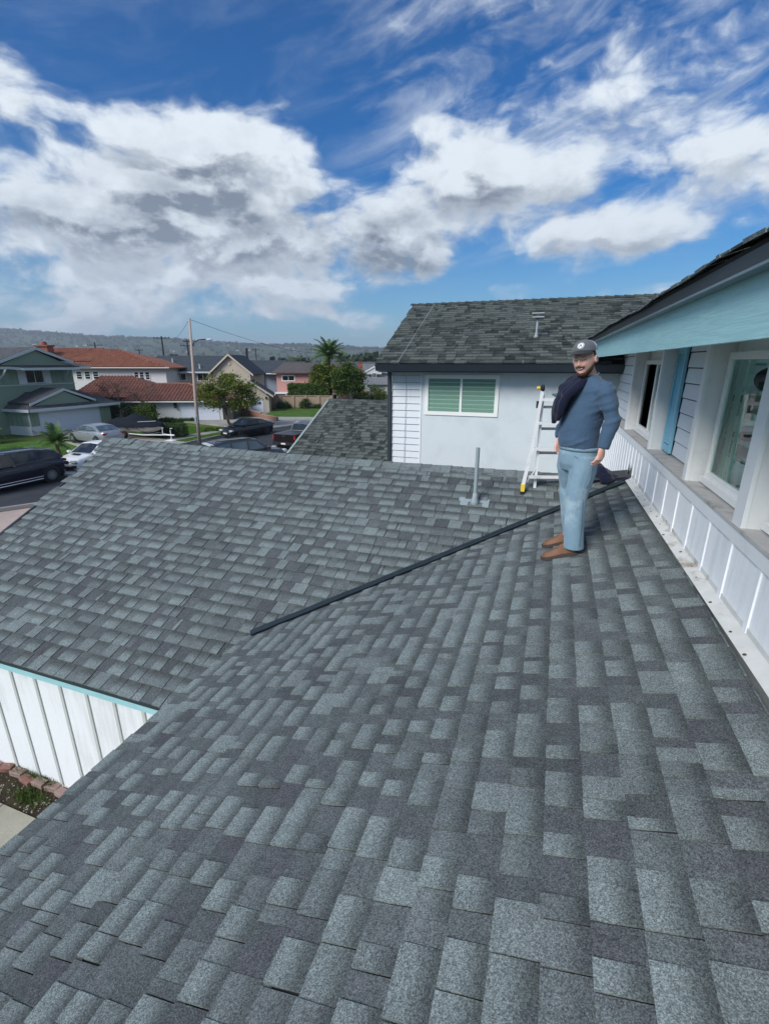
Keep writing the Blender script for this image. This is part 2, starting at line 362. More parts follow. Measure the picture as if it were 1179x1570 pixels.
CR, CF = math.cos(rad(17.64)), math.sin(rad(17.64))
def lay(tabs, mat, parent, single=300, name='shingle'):
    """nearest tabs become parts of their own, the rest one joined part"""
    eye = Vector((0, 0, HC)); fw = Vector((-math.sin(rad(19.56)), math.cos(rad(19.56)), 0)) * CR + Vector((0, 0, -CF))
    rt = Vector((math.cos(rad(19.56)), math.sin(rad(19.56)), 0)); up = rt.cross(fw)
    def size(t):
        c = (t[1][0] + t[1][2]) / 2 - eye; d = c.dot(fw)
        if d < .3 or abs(c.dot(rt) / d) > .84 or abs(c.dot(up) / d) > 1.11: return 0
        return (t[1][1] - t[1][0]).length / (c.length ** 2)
    tabs = sorted(tabs, key=size, reverse=True) if single else tabs
    for t in tabs[:single]:
        mb = MB(); tab_mesh(mb, t); mb.build(name, mat, parent, attr=True, own=True)
    mb = MB()
    for t in tabs[single:]: tab_mesh(mb, t)
    if mb.v: mb.build('shingle_field', mat, parent, attr=True, kind='stuff')

rnd = random.Random(3)
TON = [(.72,), (.5,), (.62,), (.35,), (.55,), (.8,), (.45,)]
# ---- lower roof beside the wall (foreground slope)
XE, XW = -2.60, 0.955
n1 = Vector((-S1, 0, 1)).normalized(); cs1 = math.sqrt(1 + S1 * S1)
def yjag(i): return 0
pt1 = lambda u, v: (XE + v / cs1, 6.30 - u, z1(XE + v / cs1))
fr_ = MB()
for (xa, xb) in ((XE + .01, XW),):
    fr_.slab([(xa, -2.6, z1(xa) - .002), (xb, -2.6, z1(xb) - .002), (xb, 6.3, z1(xb) - .002), (.95, 6.3, z1(.95) - .002), (xa, 3.42, z1(xa) - .002)], .03)
roof1 = fr_.build('lower_roof', UNDER, house)
def keep1(u, v):
    x, y, z = pt1(u, v)
    return y > -2.5 and (z > z2(x, y) - .05 or y < 2.5) and z1(x) <= z1(XW) + .01
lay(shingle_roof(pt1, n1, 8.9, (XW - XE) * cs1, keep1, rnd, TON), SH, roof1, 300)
MB().box((XE + .005, -2.6, z1(XE) - .17), (XE + .035, 3.2, z1(XE) - .012)).build('eave_board', TEAL, house)
MB().box((XE - .012, -2.6, z1(XE) - .04), (XE + .004, 3.2, z1(XE) - .004)).build('drip_edge', GUT, house)
MB().box((XE + .45, -2.6, 0), (XE + .57, 3.1, z1(XE) - .02)).build('wall', WHITE, house)

# ---- garage roof (falls towards the yard), front and back slope
YE = 2.535; XL, XR = -7.03, 1.02
cs2 = math.sqrt(1 + S2 * S2); n2 = Vector((0, -S2, 1)).normalized()
pt2 = lambda u, v: (XR - u, YE + v / cs2, z2(XR - u, YE + v / cs2) + .012)
g = MB()
xs = np.linspace(XL - .03, XR, 14)
for i in range(13):
    a, b = float(xs[i]), float(xs[i + 1])
    for (ya, yb) in ((YE, 3.8), (3.8, 5.0), (5.0, RY)):
        g.slab([(a, ya, z2(a, ya) + .008), (b, ya, z2(b, ya) + .008), (b, yb, z2(b, yb) + .008), (a, yb, z2(a, yb) + .008)], .02)
roof2 = g.build('garage_roof', UNDER, house)
def keep2(u, v):
    x, y, z = pt2(u, v); t = (y - YE) / (RY - YE)
    return x > XL - .47 * t ** 5 and (x < XE + .03 or z > z1(x) - .05) 
tabs = shingle_roof(pt2, n2, XR - XL + .4, (RY - YE) * cs2, keep2, random.Random(11), TON, .09, .21, lift=1.25)
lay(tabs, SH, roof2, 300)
zb2 = lambda x, y: z2(x, RY) - S2 * (y - RY) - .004
g = MB(); g.slab([(XL - .3, RY, zb2(XL, RY)), (XR, RY, zb2(XR, RY)), (XR, 9.58, zb2(XR, 9.58)), (XL - .3, 9.58, zb2(XR, 9.58))], .03)
back = g.build('rear_roof_slope', SH, house, attr=True)
# hip and ridge caps: each a folded piece, each laps the next one
def cap_piece(c0, c1, w, sl_a, sl_b, side, th=.008, tone=.5, raise1=.012):
    a, b = Vector(c0), Vector(c1); s = Vector(side); mb = MB()
    rows = []
    for (p, h) in ((a, raise1), (b, .003)):
        rows.append([p + s * w + Vector((0, 0, sl_a * w + h)), p + s * .018 + Vector((0, 0, sl_a * .018 + h + .004)), p - s * .018 + Vector((0, 0, sl_b * .018 + h + .004)), p - s * w + Vector((0, 0, sl_b * w + h))])
    top = rows[0] + rows[1]; lo = [q - Vector((0, 0, th)) for q in top]
    col = [(tone, g_, 0.1, 1) for g_ in (0, 0, 0, 0, .9, .9, .9, .9)] * 2
    vs = top + lo; fs = [(i, i + 1, i + 5, i + 4) for i in range(3)] + [(i + 8, i + 12, i + 13, i + 9) for i in range(3)] + [(0, 4, 12, 8), (3, 11, 15, 7), (0, 8, 9, 1), (1, 9, 10, 2), (2, 10, 11, 3)]
    mb.v = [tuple(p) for p in vs]; mb.f = fs; mb.c = col; return mb
x = XL - .28; rr = random.Random(5)
while x < XR - .1:
    xn = x + .142
    zz = lambda q: z2(q, RY) + .022
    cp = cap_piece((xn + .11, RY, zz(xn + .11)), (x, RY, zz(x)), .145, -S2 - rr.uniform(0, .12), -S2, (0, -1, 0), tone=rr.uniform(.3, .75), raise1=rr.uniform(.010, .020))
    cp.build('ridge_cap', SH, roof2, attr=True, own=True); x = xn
MB().box((XL - .04, YE + .012, z2(0, YE) - .125), (XE + .5, YE + .04, z2(0, YE) - .035)).build('eave_board', TEAL, house)
MB().box((XL - .05, YE - .012, z2(0, YE) - .034), (XE + .5, YE + .03, z2(0, YE) + .006)).build('drip_edge', GUT, house)
# garage wall below: vertical panels with battens
WY = YE + .50
MB().box((XL + .3, WY, .1), (XE + .6, WY + .1, z2(0, YE) + .1)).build('garage_wall', WHITE, house)
MB().box((XL + .3, WY + .1, 0.), (XL + .4, 9.5, z2(0, YE) + .1)).build('gable_wall', WHITE, house)
x = -6.72
BATT = mat_plain('batten_paint', (.50, .52, .50), .65, var=.1)
while x < -2.9:
    MB().box((x, WY - .014, .14 + rnd.uniform(-.02, .02)), (x + .042, WY, z2(0, YE) + .06)).build('batten', BATT, house, own=True); x += .413
MB().box((XL + .3, WY - .02, .0), (XE + .5, WY + .05, .13)).build('foundation', mat_plain('painted_foundation', (.6, .58, .56), .8, var=.15, dirt=(.35, .27, .2), dscale=5, damt=.5, bump=.4), house)
MB().box((XL + .3, WY - .012, z2(0, YE) - .10), (XE + .5, WY, z2(0, YE) + .05)).build('frieze_board', TRIMW, house)
# gable rake board at the far end of the garage roof
g = MB(); g.hexa([(XL + .01, YE, z2(XL, YE) - .16), (XL + .05, YE, z2(XL, YE) - .16), (XL - .20, RY, z2(XL, RY) - .16), (XL - .23, RY, z2(XL, RY) - .16),
                  (XL + .01, YE, z2(XL, YE) - .02), (XL + .05, YE, z2(XL, YE) - .02), (XL - .20, RY, z2(XL, RY) - .02), (XL - .23, RY, z2(XL, RY) - .02)])
g.build('rake_board', GUT, house)

# ---- dark metal strip laid in the valley between the two slopes
def vx(t):
    x = -2.56 + 3.42 * t; y = (z1(x) - (HC - 3.878)) / S2; return x, y, z1(x)
g = MB(); prof = [(-.050, .006), (-.028, .018), (-.004, .007), (.005, .020), (.026, .021), (.046, .004)]
k = 24; dv = Vector((3.42, 3.42 * S1 / S2, 0)).normalized(); sv = Vector((-dv.y, dv.x, 0))
for i in range(k + 1):
    t = i / k; p = Vector(vx(t)); w = .0015 * math.sin(i * 1.7)
    for (o_, h_) in prof: g.v.append(tuple(p + sv * (o_ * .95) + Vector((0, 0, h_ + .021 + w + abs(o_) * .33)))); g.c.append((1, 1, 1, 1))
q = len(prof)
for i in range(k):
    for j in range(q - 1): g.f.append((i * q + j, i * q + j + 1, (i + 1) * q + j + 1, (i + 1) * q + j))
nb = len(g.v)
for v_ in list(g.v): g.v.append((v_[0], v_[1], v_[2] - .012)); g.c.append((1, 1, 1, 1))
for i in range(k):
    for j in range(q - 1): g.f.append(tuple(nb + a for a in (i * q + j, (i + 1) * q + j, (i + 1) * q + j + 1, i * q + j + 1)))
g.f.append(tuple(range(q)) + tuple(nb + j for j in range(q - 1, -1, -1)))
g.build('valley_flashing', VALLEY, house)
# end of the ridge where it dies into the wall: lapped membrane strips with a torn lip
g = MB()
ze = z2(.9, RY)
for (a, b, c, d, h) in (((.50, 6.16), (.965, 6.36), (.965, 6.47), (.46, 6.30), .05), ((.42, 5.98), (.96, 6.22), (.97, 6.36), (.44, 6.12), .035)):
    g.slab([(a[0], a[1], ze + h - .03), (b[0], b[1], ze + h + .02), (c[0], c[1], ze + h + .035), (d[0], d[1], ze + h - .01)], .008)
g.build('ridge_membrane', mat_plain('black_membrane', (.05, .055, .06), .75, var=.3, scale=20, bump=.3), house)
g = MB(); g.slab([(.935, 6.24, ze + .04), (.957, 6.27, ze + .16), (.950, 6.34, ze + .10), (.940, 6.38, ze + .05)], .006); g.slab([(.905, 6.28, ze + .05), (.935, 6.36, ze + .19), (.945, 6.41, ze + .06)], .005)
g.build('torn_flashing', mat_plain('torn_flashing_metal', (.09, .10, .11), .5, var=.3), house)

# ---- plumbing vent on the garage roof
px_, py_ = -.80, 5.53; pz_ = z2(px_, py_) + .02
g = MB(); g.lathe([(.024, .0), (.024, .62), (.019, .62), (.019, .45)], (px_, py_, pz_ + .06), n=16)
vent = g.build('vent_pipe', GALV, house, smooth=False)
g = MB(); g.slab([(px_ - .20, py_ - .07, z2(px_, py_ - .07) + .026), (px_ + .17, py_ - .07, z2(px_, py_ - .07) + .026), (px_ + .17, py_ + .08, z2(px_, py_ + .08) + .026), (px_ - .20, py_ + .08, z2(px_, py_ + .08) + .026)], .006)
g.build('flashing_plate', GALV, vent)
g = MB(); g.lathe([(.062, -.03), (.046, .03), (.034, .08), (.027, .13)], (px_, py_, pz_ + .0), n=16); g.build('flashing_collar', GALV, vent, smooth=True)

# ---- upper wall beside the lower roof
EARLY = set(o.name for o in bpy.data.objects)
XB = 1.03; XF = XB + .125; zs = HC - .868
mbp = MB().box((XB, -2.6, z1(1) - .6), (XB + .14, 9.58, zs - .085)); mbp.build('lower_wall_panel', WHITE, house)
MB().box((XB - .012, -2.6, zs - .10), (XB + .12, 9.58, zs - .012)).build('sill_band', TRIMW, house)
g = MB(); g.box((XB - .02, -2.6, zs - .014), (XF + .05, 9.58, zs + .004)); g.build('window_ledge', SILL, house)
y = -2.2
while y < 9.5:
    if not (z2(1, y) > zs and y < RY):
        MB().box((XB - .009, y, z1(XB) - .03 if y < 6.2 else HC - 2.2), (XB, y + .045, zs - .10)).build('batten', WHITE, house, own=True)
    y += .40 if y < 5.6 else .2
# white sheet-metal strip lapped from wall base onto the roof, with rust-coloured nail marks
STRIP = mat_plain('worn_white_flashing', (.58, .59, .57), .6, var=.2, scale=9, dirt=(.27, .20, .15), dscale=5.5, damt=.9)
g = MB(); g.slab([(XW - .005, -2.6, z1(XW) + .017), (XB, -2.6, z1(XB) + .02), (XB, 6.2, z1(XB) + .02), (XW - .005, 6.2, z1(XW) + .017)], .008)
fl = g.build('base_flashing', STRIP, house)
g = MB(); g.box((XB - .004, -2.6, z1(XB) - .0), (XB - .001, 6.3, z1(XB) + .05)); g.build('flashing_upstand', STRIP, fl)
RUST = mat_plain('rusty_nail_mark', (.07, .045, .035), .9, var=.3)
y = .4
while y < 6.1:
    xx = XW + .024 + rnd.uniform(-.016, .026); r_ = rnd.uniform(.004, .011)
    g = MB(); g.lathe([(r_, 0), (r_ * .8, .003), (0.001, .004)], (xx, y, z1(xx) + .019), (-S1, 0, 1), 9)
    g.build('nail', RUST, fl, own=True); y += rnd.choice([.07, .14, .2, .3, .4]) * rnd.uniform(.8, 1.2)
# recessed siding, fins between the windows
soff = HC + .16
MB().box((XF + .03, -2.6, zs - .1), (XF + .15, 9.58, soff)).build('upper_wall', mat_plain('wall_core', (.5, .5, .5), .8), house)
def fins(y0, y1, edge=.0):
    o = MB().box((XB - .0, y0, zs + .003), (XF + .028, y1, soff)).build('window_fin', REVEAL, house, own=True)
    MB().box((XB - .012, y0 - .004, zs + .003), (XB + .012, y1 + .004, soff)).build('edge_trim', TRIMW, o)
FINS = [(7.18, 7.26), (5.55, 5.61), (4.10, 4.17), (2.94, 3.06), (1.3, 1.42)]
for a in FINS: fins(*a)
z = zs; k = 0
for (ya, yb) in ((4.17, 5.20), (7.26, 9.58)):
    z = zs + .02
    while z < soff:
        h = min(.135, soff - z)
        if h > .02:
            g = MB(); g.hexa([(XF + .006, ya + .002, z), (XF + .03, ya + .002, z), (XF + .03, yb - .002, z), (XF + .006, yb - .002, z),
                              (XF + .014, ya + .002, z + h - .011), (XF + .03, ya + .002, z + h - .011), (XF + .03, yb - .002, z + h - .011), (XF + .014, yb - .002, z + h - .011)])
            g.build('siding_board', CLAP, house, own=True)
        z += .135
def slider(y0, y1, zb, zt, dark_first, room):
    """vinyl sliding window in the recessed wall; y1 is the far side"""
    X0 = XF - .02
    g = MB(); t = .032
    for (a, b, c, d) in ((y0, y1, zb, zb + t + .03), (y0, y1, zt - t, zt), (y0, y0 + t, zb + t + .03, zt - t), (y1 - t, y1, zb + t + .03, zt - t)): g.box((X0, a, c), (X0 + .032, b, d))
    w = g.build('window', VINYL, house)
    g = MB().box((X0 - .03, y0, zb - .004), (X0 - .001, y1, zb + .035)); g.build('track', VINYL, w)
    ym = (y0 + y1) / 2 if dark_first else y0 + .13
    g = MB().box((X0 + .004, ym - .018, zb + t + .03), (X0 + .03, ym + .022, zt - t)); g.build('meeting_rail', VINYL, w)
    g = MB()
    for (a, b) in ((y0 + t, ym - .022), (ym + .022, y1 - t)):
        for (p, q, r_, s_) in ((a, a + .014, zb + .063, zt - t), (b - .014, b, zb + .063, zt - t), (a + .014, b - .014, zb + .063, zb + .080), (a + .014, b - .014, zt - t - .016, zt - t)):
            g.box((X0 + .006, p, r_), (X0 + .026, q, s_))
    g.build('sash', VINYL, w)
    for (a, b, far) in ((y0 + t, ym - .022, 0), (ym + .022, y1 - t, 1)):
        if far and dark_first: continue          # this half stands open
        MB().box((X0 + .014, a + .012, zb + .076), (X0 + .018, b - .012, zt - t - .014)).build('pane', CLEAR, w)
    DEEP = 1.45 if y1 > 3.5 else .10
    # the room seen behind; pale rooms lack back and ceiling to let skylight in
    g = MB()
    
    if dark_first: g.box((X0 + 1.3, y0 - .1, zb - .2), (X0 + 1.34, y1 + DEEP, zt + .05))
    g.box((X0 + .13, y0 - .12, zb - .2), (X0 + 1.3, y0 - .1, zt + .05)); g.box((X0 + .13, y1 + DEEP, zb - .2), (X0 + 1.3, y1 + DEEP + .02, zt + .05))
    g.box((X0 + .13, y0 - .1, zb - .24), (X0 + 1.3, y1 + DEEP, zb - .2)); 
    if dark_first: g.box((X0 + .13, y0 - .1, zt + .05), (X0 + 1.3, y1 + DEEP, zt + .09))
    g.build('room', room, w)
    return w
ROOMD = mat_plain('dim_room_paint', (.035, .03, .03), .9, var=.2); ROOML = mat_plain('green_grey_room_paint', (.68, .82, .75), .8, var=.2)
# openings in the wall core would hide the rooms: rebuild the core in pieces round the windows
bpy.data.objects.remove(bpy.data.objects['upper_wall'])
WIN = [(5.70, 7.14, zs + .02, HC + .03, True), (3.08, 4.07, zs + .02, HC + .07, False), (1.45, 2.92, zs + .02, HC + .07, False)]
core = MB(); ys = [-2.6]
for w_ in sorted(WIN): ys += [w_[0], w_[1] + .08]
ys.append(9.58)
for i in range(0, len(ys), 2): core.box((XF + .03, ys[i], zs - .1), (XF + .05, ys[i + 1], soff))
for w_ in WIN:
    core.box((XF + .03, w_[0], zs - .1), (XF + .05, w_[1] + .08, w_[2])); core.box((XF + .03, w_[0], w_[3]), (XF + .05, w_[1] + .08, soff))
core.build('upper_wall', TRIMW, house)
MB().box((XF + .024, 4.18, zs), (XF + .0295, 5.54, soff - .005)).build('siding_backing', mat_plain('groove_shade', (.10, .11, .12), .9), house)  # dark sheet: shade of the board grooves put in as colour
MB().box((XF + .024, 7.27, zs), (XF + .0295, 9.57, soff - .005)).build('siding_backing', mat_plain('groove_shade_far', (.10, .11, .12), .9), house)  # same painted groove shade behind the far boards
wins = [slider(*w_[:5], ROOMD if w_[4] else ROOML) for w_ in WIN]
# curtain and shelf things inside the nearer window
g = MB()
for i in range(11):
    ya = 3.42 + i * .05; g.box((XF + .16 + .018 * (i % 2), ya, zs + .05), (XF + .175 + .018 * (i % 2), ya + .05, HC + .06))
w2 = wins[1]
g = MB(); 
for i in range(14): g.box((XF + .10 + .012 * math.sin(i * 1.9), 3.95 + i * .055, zs - .05), (XF + .105 + .012 * math.sin(i * 1.9), 4.003 + i * .055, HC + .08))
g.build('curtain', CURT, w2)
for (sz, th_) in ((-.72, .03), (-.60, .02), (-.40, .035), (-.22, .02), (-.02, .02)):
    MB().box((XF + .24, 4.16, HC + sz), (XF + .9, 5.4, HC + sz + th_)).build('shelf', TRIMW, w2)
g = MB(); g.ball((XF + .38, 4.42, HC - .12), (.10, .12, .09)); g.build('dark_bag', DARKIN, w2, smooth=True)
for (sz, a, b) in ((-.66, 4.7, 5.3), (-.34, 4.6, 5.2), (-.78, 4.5, 5.4)):
    MB().box((XF + .28, a - .35, HC + sz + .035), (XF + .55, b - .35, HC + sz + .08)).build('box_on_shelf', mat_plain('dark_goods', (.06, .08, .08), .7), w2)
# louvred shutter next to the far window
sh_ = MB(); ya, yb = 5.22, 5.53
for (p, q, r_, s_) in ((ya, ya + .045, zs + .02, soff - .01), (yb - .045, yb, zs + .02, soff - .01), (ya + .045, yb - .045, zs + .02, zs + .09), (ya + .045, yb - .045, soff - .08, soff - .01)):
    sh_.box((XF - .022, p, r_), (XF + .004, q, s_))
sho = sh_.build('shutter', SHUT, house)
z = zs + .10
while z < soff - .10:
    g = MB(); g.hexa([(XF - .016, ya + .045, z), (XF - .010, ya + .045, z), (XF - .010, yb - .045, z), (XF - .016, yb - .045, z),
                      (XF - .002, ya + .045, z + .036), (XF + .004, ya + .045, z + .036), (XF + .004, yb - .045, z + .036), (XF - .002, yb - .045, z + .036)])
    g.build('louvre', SHUT, sho, own=True); z += .034
# ---- eave of the upper roof above that wall
XA = .60
MB().box((XA, -2.6, HC + .078), (XA + .03, 9.35, HC + .345)).build('eave_board', TEAL, house)
MB().box((XA - .056, -2.6, HC + .295), (XA - .002, 9.4, HC + .305)).build('drip_edge', GUTL, house)
g = MB(); g.hexa([(XA - .05, -2.6, HC + .306), (XA - .002, -2.6, HC + .306), (XA - .002, 9.5, HC + .306), (XA - .05, 9.5, HC + .306),
                  (XA - .056, -2.6, HC + .366), (XA - .002, -2.6, HC + .366), (XA - .002, 9.5, HC + .366), (XA - .056, 9.5, HC + .366)]); g.build('gutter', GUT, house)
MB().box((XA + .03, -2.6, HC + .16), (XF + .2, 9.58, HC + .18)).build('soffit', TRIMW, house)
S3 = .33; pt3 = lambda u, v: (XA - .075 + v * math.cos(math.atan(S3)), 9.9 - u, HC + .372 + v * math.sin(math.atan(S3)) + .007 * math.sin(u * 1.9) + .005 * math.sin(u * 5.1))
g = MB(); cs3 = math.cos(math.atan(S3))
g.slab([(XA - .06, -2.6, HC + .372), (XA + 1.9, -2.6, HC + .372 + 1.96 * S3), (XA + 1.9, 11.5, HC + .372 + 1.96 * S3), (XA - .06, 9.9, HC + .372)], .02)
roof3 = g.build('upper_roof', UNDER, house)  # slab ends early so skylight reaches the rooms below
lay(shingle_roof(pt3, (-S3, 0, 1), 12.4, 1.6, lambda u, v: True, random.Random(8), [(.0,), (.05,)], lift=.8), SH, roof3, 0)  # low tones paint these eave shingles as if in shade

# that wall stands a little more than a degree off the line of the courses: turn all of it together
_R = Matrix.Rotation(rad(1.25), 3, 'Z'); _P = Vector((1.0, 3.2, 0)); _new = [o for o in bpy.data.objects if o.name not in EARLY]
_W = {o.name: ORG[o.name].copy() for o in _new}
for o in _new: ORG[o.name] = _P + _R @ (_W[o.name] - _P)
for o in _new:
    o.location = ORG[o.name] - (ORG[o.parent.name] if o.parent else Vector((0, 0, 0)))
    if o.type == 'MESH':
        co = np.empty(len(o.data.vertices) * 3); o.data.vertices.foreach_get('co', co); co = co.reshape(-1, 3) @ np.array(_R).T; o.data.vertices.foreach_set('co', co.ravel()); o.data.update()
# ---- wing across the back
WX0, WY0 = -3.25, 9.60
SW = .40; WE = 9.15; WRY = 12.75; WZ = HC - .005
MB().box((WX0, WY0 + .03, 0), (7.5, 16.0, HC - .02)).build('wing_wall', STUC, house)
MB().box((-2.60, WY0, 2.5), (XF + .1, WY0 + .028, HC - .06)).build('wall_panel', STUC, house)
z = HC - .10; i = 0
while z > 2.6:
    g = MB(); g.hexa([(WX0 + .01, WY0 - .004, z - .137), (-2.63, WY0 - .004, z - .137), (-2.63, WY0 + .03, z - .137), (WX0 + .01, WY0 + .03, z - .137),
                      (WX0 + .01, WY0 + .012, z - .008), (-2.63, WY0 + .012, z - .008), (-2.63, WY0 + .03, z - .008), (WX0 + .01, WY0 + .03, z - .008)])
    g.build('siding_board', CLAP, house, own=True); z -= .142
MB().box((-2.63, WY0 - .012, 2.5), (-2.60, WY0 + .02, HC - .06)).build('trim_strip', TRIMW, house)
g = MB().box((WX0 - .075, WY0 - .05, 2.4), (WX0 - .005, WY0 + .02, HC - .12)); g.build('downspout', GUT, house)
MB().box((WX0 + .0, WY0 - .018, HC - .115), (XF, WY0 + .0, HC - .06)).build('frieze_board', TRIMW, house)
MB().box((WX0 + .01, WY0 + .026, 2.6), (-2.63, WY0 + .0295, HC - .1)).build('siding_backing', mat_plain('siding_gap', (.36, .38, .40), .9), house)  # grey sheet paints the shade in the gaps between boards
# window of the wing
wx0, wx1, wz0, wz1 = -2.53, -1.05, HC - 1.02, HC - .225
g = MB(); t = .075
for (a, b, c, d) in ((wx0, wx1, wz0, wz0 + t), (wx0, wx1, wz1 - t, wz1), (wx0, wx0 + t, wz0 + t, wz1 - t), (wx1 - t, wx1, wz0 + t, wz1 - t)): g.box((a, WY0 - .022, c), (b, WY0 + .01, d))
ww = g.build('window', VINYL, house)
xm = (wx0 + wx1) / 2
MB().box((xm - .022, WY0 - .014, wz0 + t), (xm + .022, WY0 + .006, wz1 - t)).build('mullion', VINYL, ww)
for (a, b) in ((wx0 + t, xm - .022), (xm + .022, wx1 - t)):
    MB().box((a, WY0 - .012, wz0 + t), (b, WY0 - .009, wz1 - t)).build('pane', CLEAR, ww)
    zz = wz0 + t + .002
    while zz < wz1 - t - .02:
        g = MB(); g.hexa([(a, WY0 - .006, zz), (b, WY0 - .006, zz), (b, WY0 - .003, zz), (a, WY0 - .003, zz), (a, WY0 + .001, zz + .070), (b, WY0 + .001, zz + .070), (b, WY0 + .004, zz + .070), (a, WY0 + .004, zz + .070)])
        g.build('blind_slat', BLIND, ww, own=True); zz += .083
MB().box((wx0 + t, WY0 + .012, wz0 + t), (wx1 - t, WY0 + .0295, wz1 - t)).build('blind_backing', DARKIN, ww)
# wing roof
ptw = lambda u, v: (-3.42 - .28 * (v / 3.9) ** 1.0 + u, WE + v / math.sqrt(1 + SW * SW), WZ + (v / math.sqrt(1 + SW * SW)) * SW)
g = MB(); g.slab([(-3.40, WE, WZ), (7.5, WE, WZ), (7.5, WRY, WZ + SW * (WRY - WE)), (-3.66, WRY, WZ + SW * (WRY - WE))], .03)
g.slab([(-3.66, WRY, WZ + SW * (WRY - WE)), (7.5, WRY, WZ + SW * (WRY - WE)), (7.5, 16.4, WZ), (-3.4, 16.4, WZ)], .03)
roofw = g.build('wing_roof', UNDER, house)
TON2 = [(.55,), (.3,), (.45,), (.2,), (.65,)]
def keepw(u, v):
    x, y, z = ptw(u, v); return not (x > XA + .25 and z < HC + .36 + (x - XA) * S3 - .05)
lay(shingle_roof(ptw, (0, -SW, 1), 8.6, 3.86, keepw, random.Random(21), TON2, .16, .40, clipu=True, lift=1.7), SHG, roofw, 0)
g = MB(); x = -3.78; rr = random.Random(9)
while x < 4.6:
    cp = cap_piece((x, WRY, WZ + SW * (WRY - WE) + .02), (x + .27, WRY, WZ + SW * (WRY - WE) + .012), .14, -SW, -SW, (0, -1, 0), tone=rr.uniform(0.1, .4), raise1=.02)
    cp.build('ridge_cap', SHG, roofw, attr=True, own=True); x += .2
g = MB(); g.hexa([(-3.43, WE - .02, WZ - .15), (7.5, WE - .02, WZ - .15), (7.5, WE + .03, WZ - .15), (-3.43, WE + .03, WZ - .15),
                  (-3.43, WE - .075, WZ - .022), (7.5, WE - .075, WZ - .022), (7.5, WE + .03, WZ - .022), (-3.43, WE + .03, WZ - .022)]); g.build('gutter', GUT, house)
MB().box((-3.40, WE + .03, WZ - .17), (7.5, WY0 + .03, WZ - .155)).build('soffit', GUT, house)
g = MB(); zr = WZ + SW * (WRY - WE)
g.hexa([(-3.44, WE, WZ - .13), (-3.41, WE, WZ - .13), (-3.67, WRY, zr - .13), (-3.70, WRY, zr - .13), (-3.44, WE, WZ - .005), (-3.41, WE, WZ - .005), (-3.67, WRY, zr - .005), (-3.70, WRY, zr - .005)]); g.build('rake_board', GUT, house)
g = MB(); g.slab([(WX0 + .0, 9.63, HC - .03), (WX0 + .0, WRY, zr - .06), (WX0 + .0, 15.98, HC - .03)], .08); g.build('gable_panel', WHITE, house)
# roof vent on the wing
vx_, vy_ = -.49, 10.34; vz_ = WZ + SW * (vy_ - WE)
g = MB(); g.lathe([(.055, .0), (.036, .04), (.022, .10), (.020, .14), (.020, .40)], (vx_, vy_, vz_), n=12)
v3 = g.build('roof_vent', GALV, house, smooth=True)
g = MB(); g.box((vx_ - .10, vy_ - .09, vz_ + .37), (vx_ + .12, vy_ + .09, vz_ + .39)); g.box((vx_ - .11, vy_ - .10, vz_ + .44), (vx_ + .12, vy_ + .10, vz_ + .46)); g.box((vx_ - .02, vy_ - .02, vz_ + .39), (vx_ + .02, vy_ + .02, vz_ + .44)); g.build('vent_cap', mat_plain('galvanised_cap', (.40, .42, .43), .4, metal=.4), v3)
# thin cable that hangs over the eave
g = MB(); g.tube([(-3.05, WRY - .4, zr), (-2.95, WE - .08, WZ + .02), (-2.93, WY0 - .02, HC - .3), (-2.96, WY0 - .02, 2.9)], .0045, 6); g.build('cable', mat_plain('pale_cable', (.35, .4, .42), .6), house)

# ---- lower roof beyond (same house, past the wing corner)
LY, LZ = 14.0, HC - 1.12
ptl = lambda u, v: (-6.86 + .04 * v + u, LY - v / math.sqrt(1 + .42 ** 2) * 1.0, LZ - .42 * v / math.sqrt(1 + .42 ** 2))
LVV = 4.6; yb_ = LY - LVV / math.sqrt(1 + .42 ** 2); zb_ = LZ - .42 * (LY - yb_)
ptl2 = lambda u, v: ptl(u, LVV - v)
g = MB(); g.slab([(-6.66, yb_, zb_), (WX0 - .01, yb_, zb_), (WX0 - .01, LY, LZ), (-6.84, LY, LZ)], .03); g.slab([(-6.84, LY, LZ), (WX0 - .01, LY, LZ), (WX0 - .01, 18, LZ - 1.68), (-6.84, 18, LZ - 1.68)], .03)
roofl = g.build('far_roof', UNDER, house)
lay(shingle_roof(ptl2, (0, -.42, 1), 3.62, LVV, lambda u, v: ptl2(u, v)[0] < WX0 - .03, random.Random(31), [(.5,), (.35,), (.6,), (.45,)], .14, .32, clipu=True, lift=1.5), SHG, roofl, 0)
RAKE = mat_plain('pale_rake_edge', (.30, .34, .34), .7, var=.25, scale=20)
g = MB(); g.hexa([(-6.70, yb_, zb_ + .0), (-6.64, yb_, zb_ + .0), (-6.83, LY, LZ + .0), (-6.89, LY, LZ + .0), (-6.70, yb_, zb_ + .028), (-6.64, yb_, zb_ + .028), (-6.83, LY, LZ + .028), (-6.89, LY, LZ + .028)]); g.build('rake_edge', RAKE, roofl)
g = MB()
x = -6.86
while x < WX0 - .1:
    cap_piece((x, LY, LZ + .02), (x + .27, LY, LZ + .012), .13, -.42, -.42, (0, -1, 0), tone=rr.uniform(.2, .6)).build('ridge_cap', SHG, roofl, attr=True, own=True); x += .22
MB().box((-6.5, yb_ + .3, 0), (WX0, 17.5, zb_ - .02)).build('far_wall', WHITE, house)
g = MB(); g.slab([(-6.45, yb_ + .3, zb_ - .03), (-6.45, LY, LZ - .08), (-6.45, 17.5, zb_ - .03)], .08); g.build('gable_panel', WHITE, house)
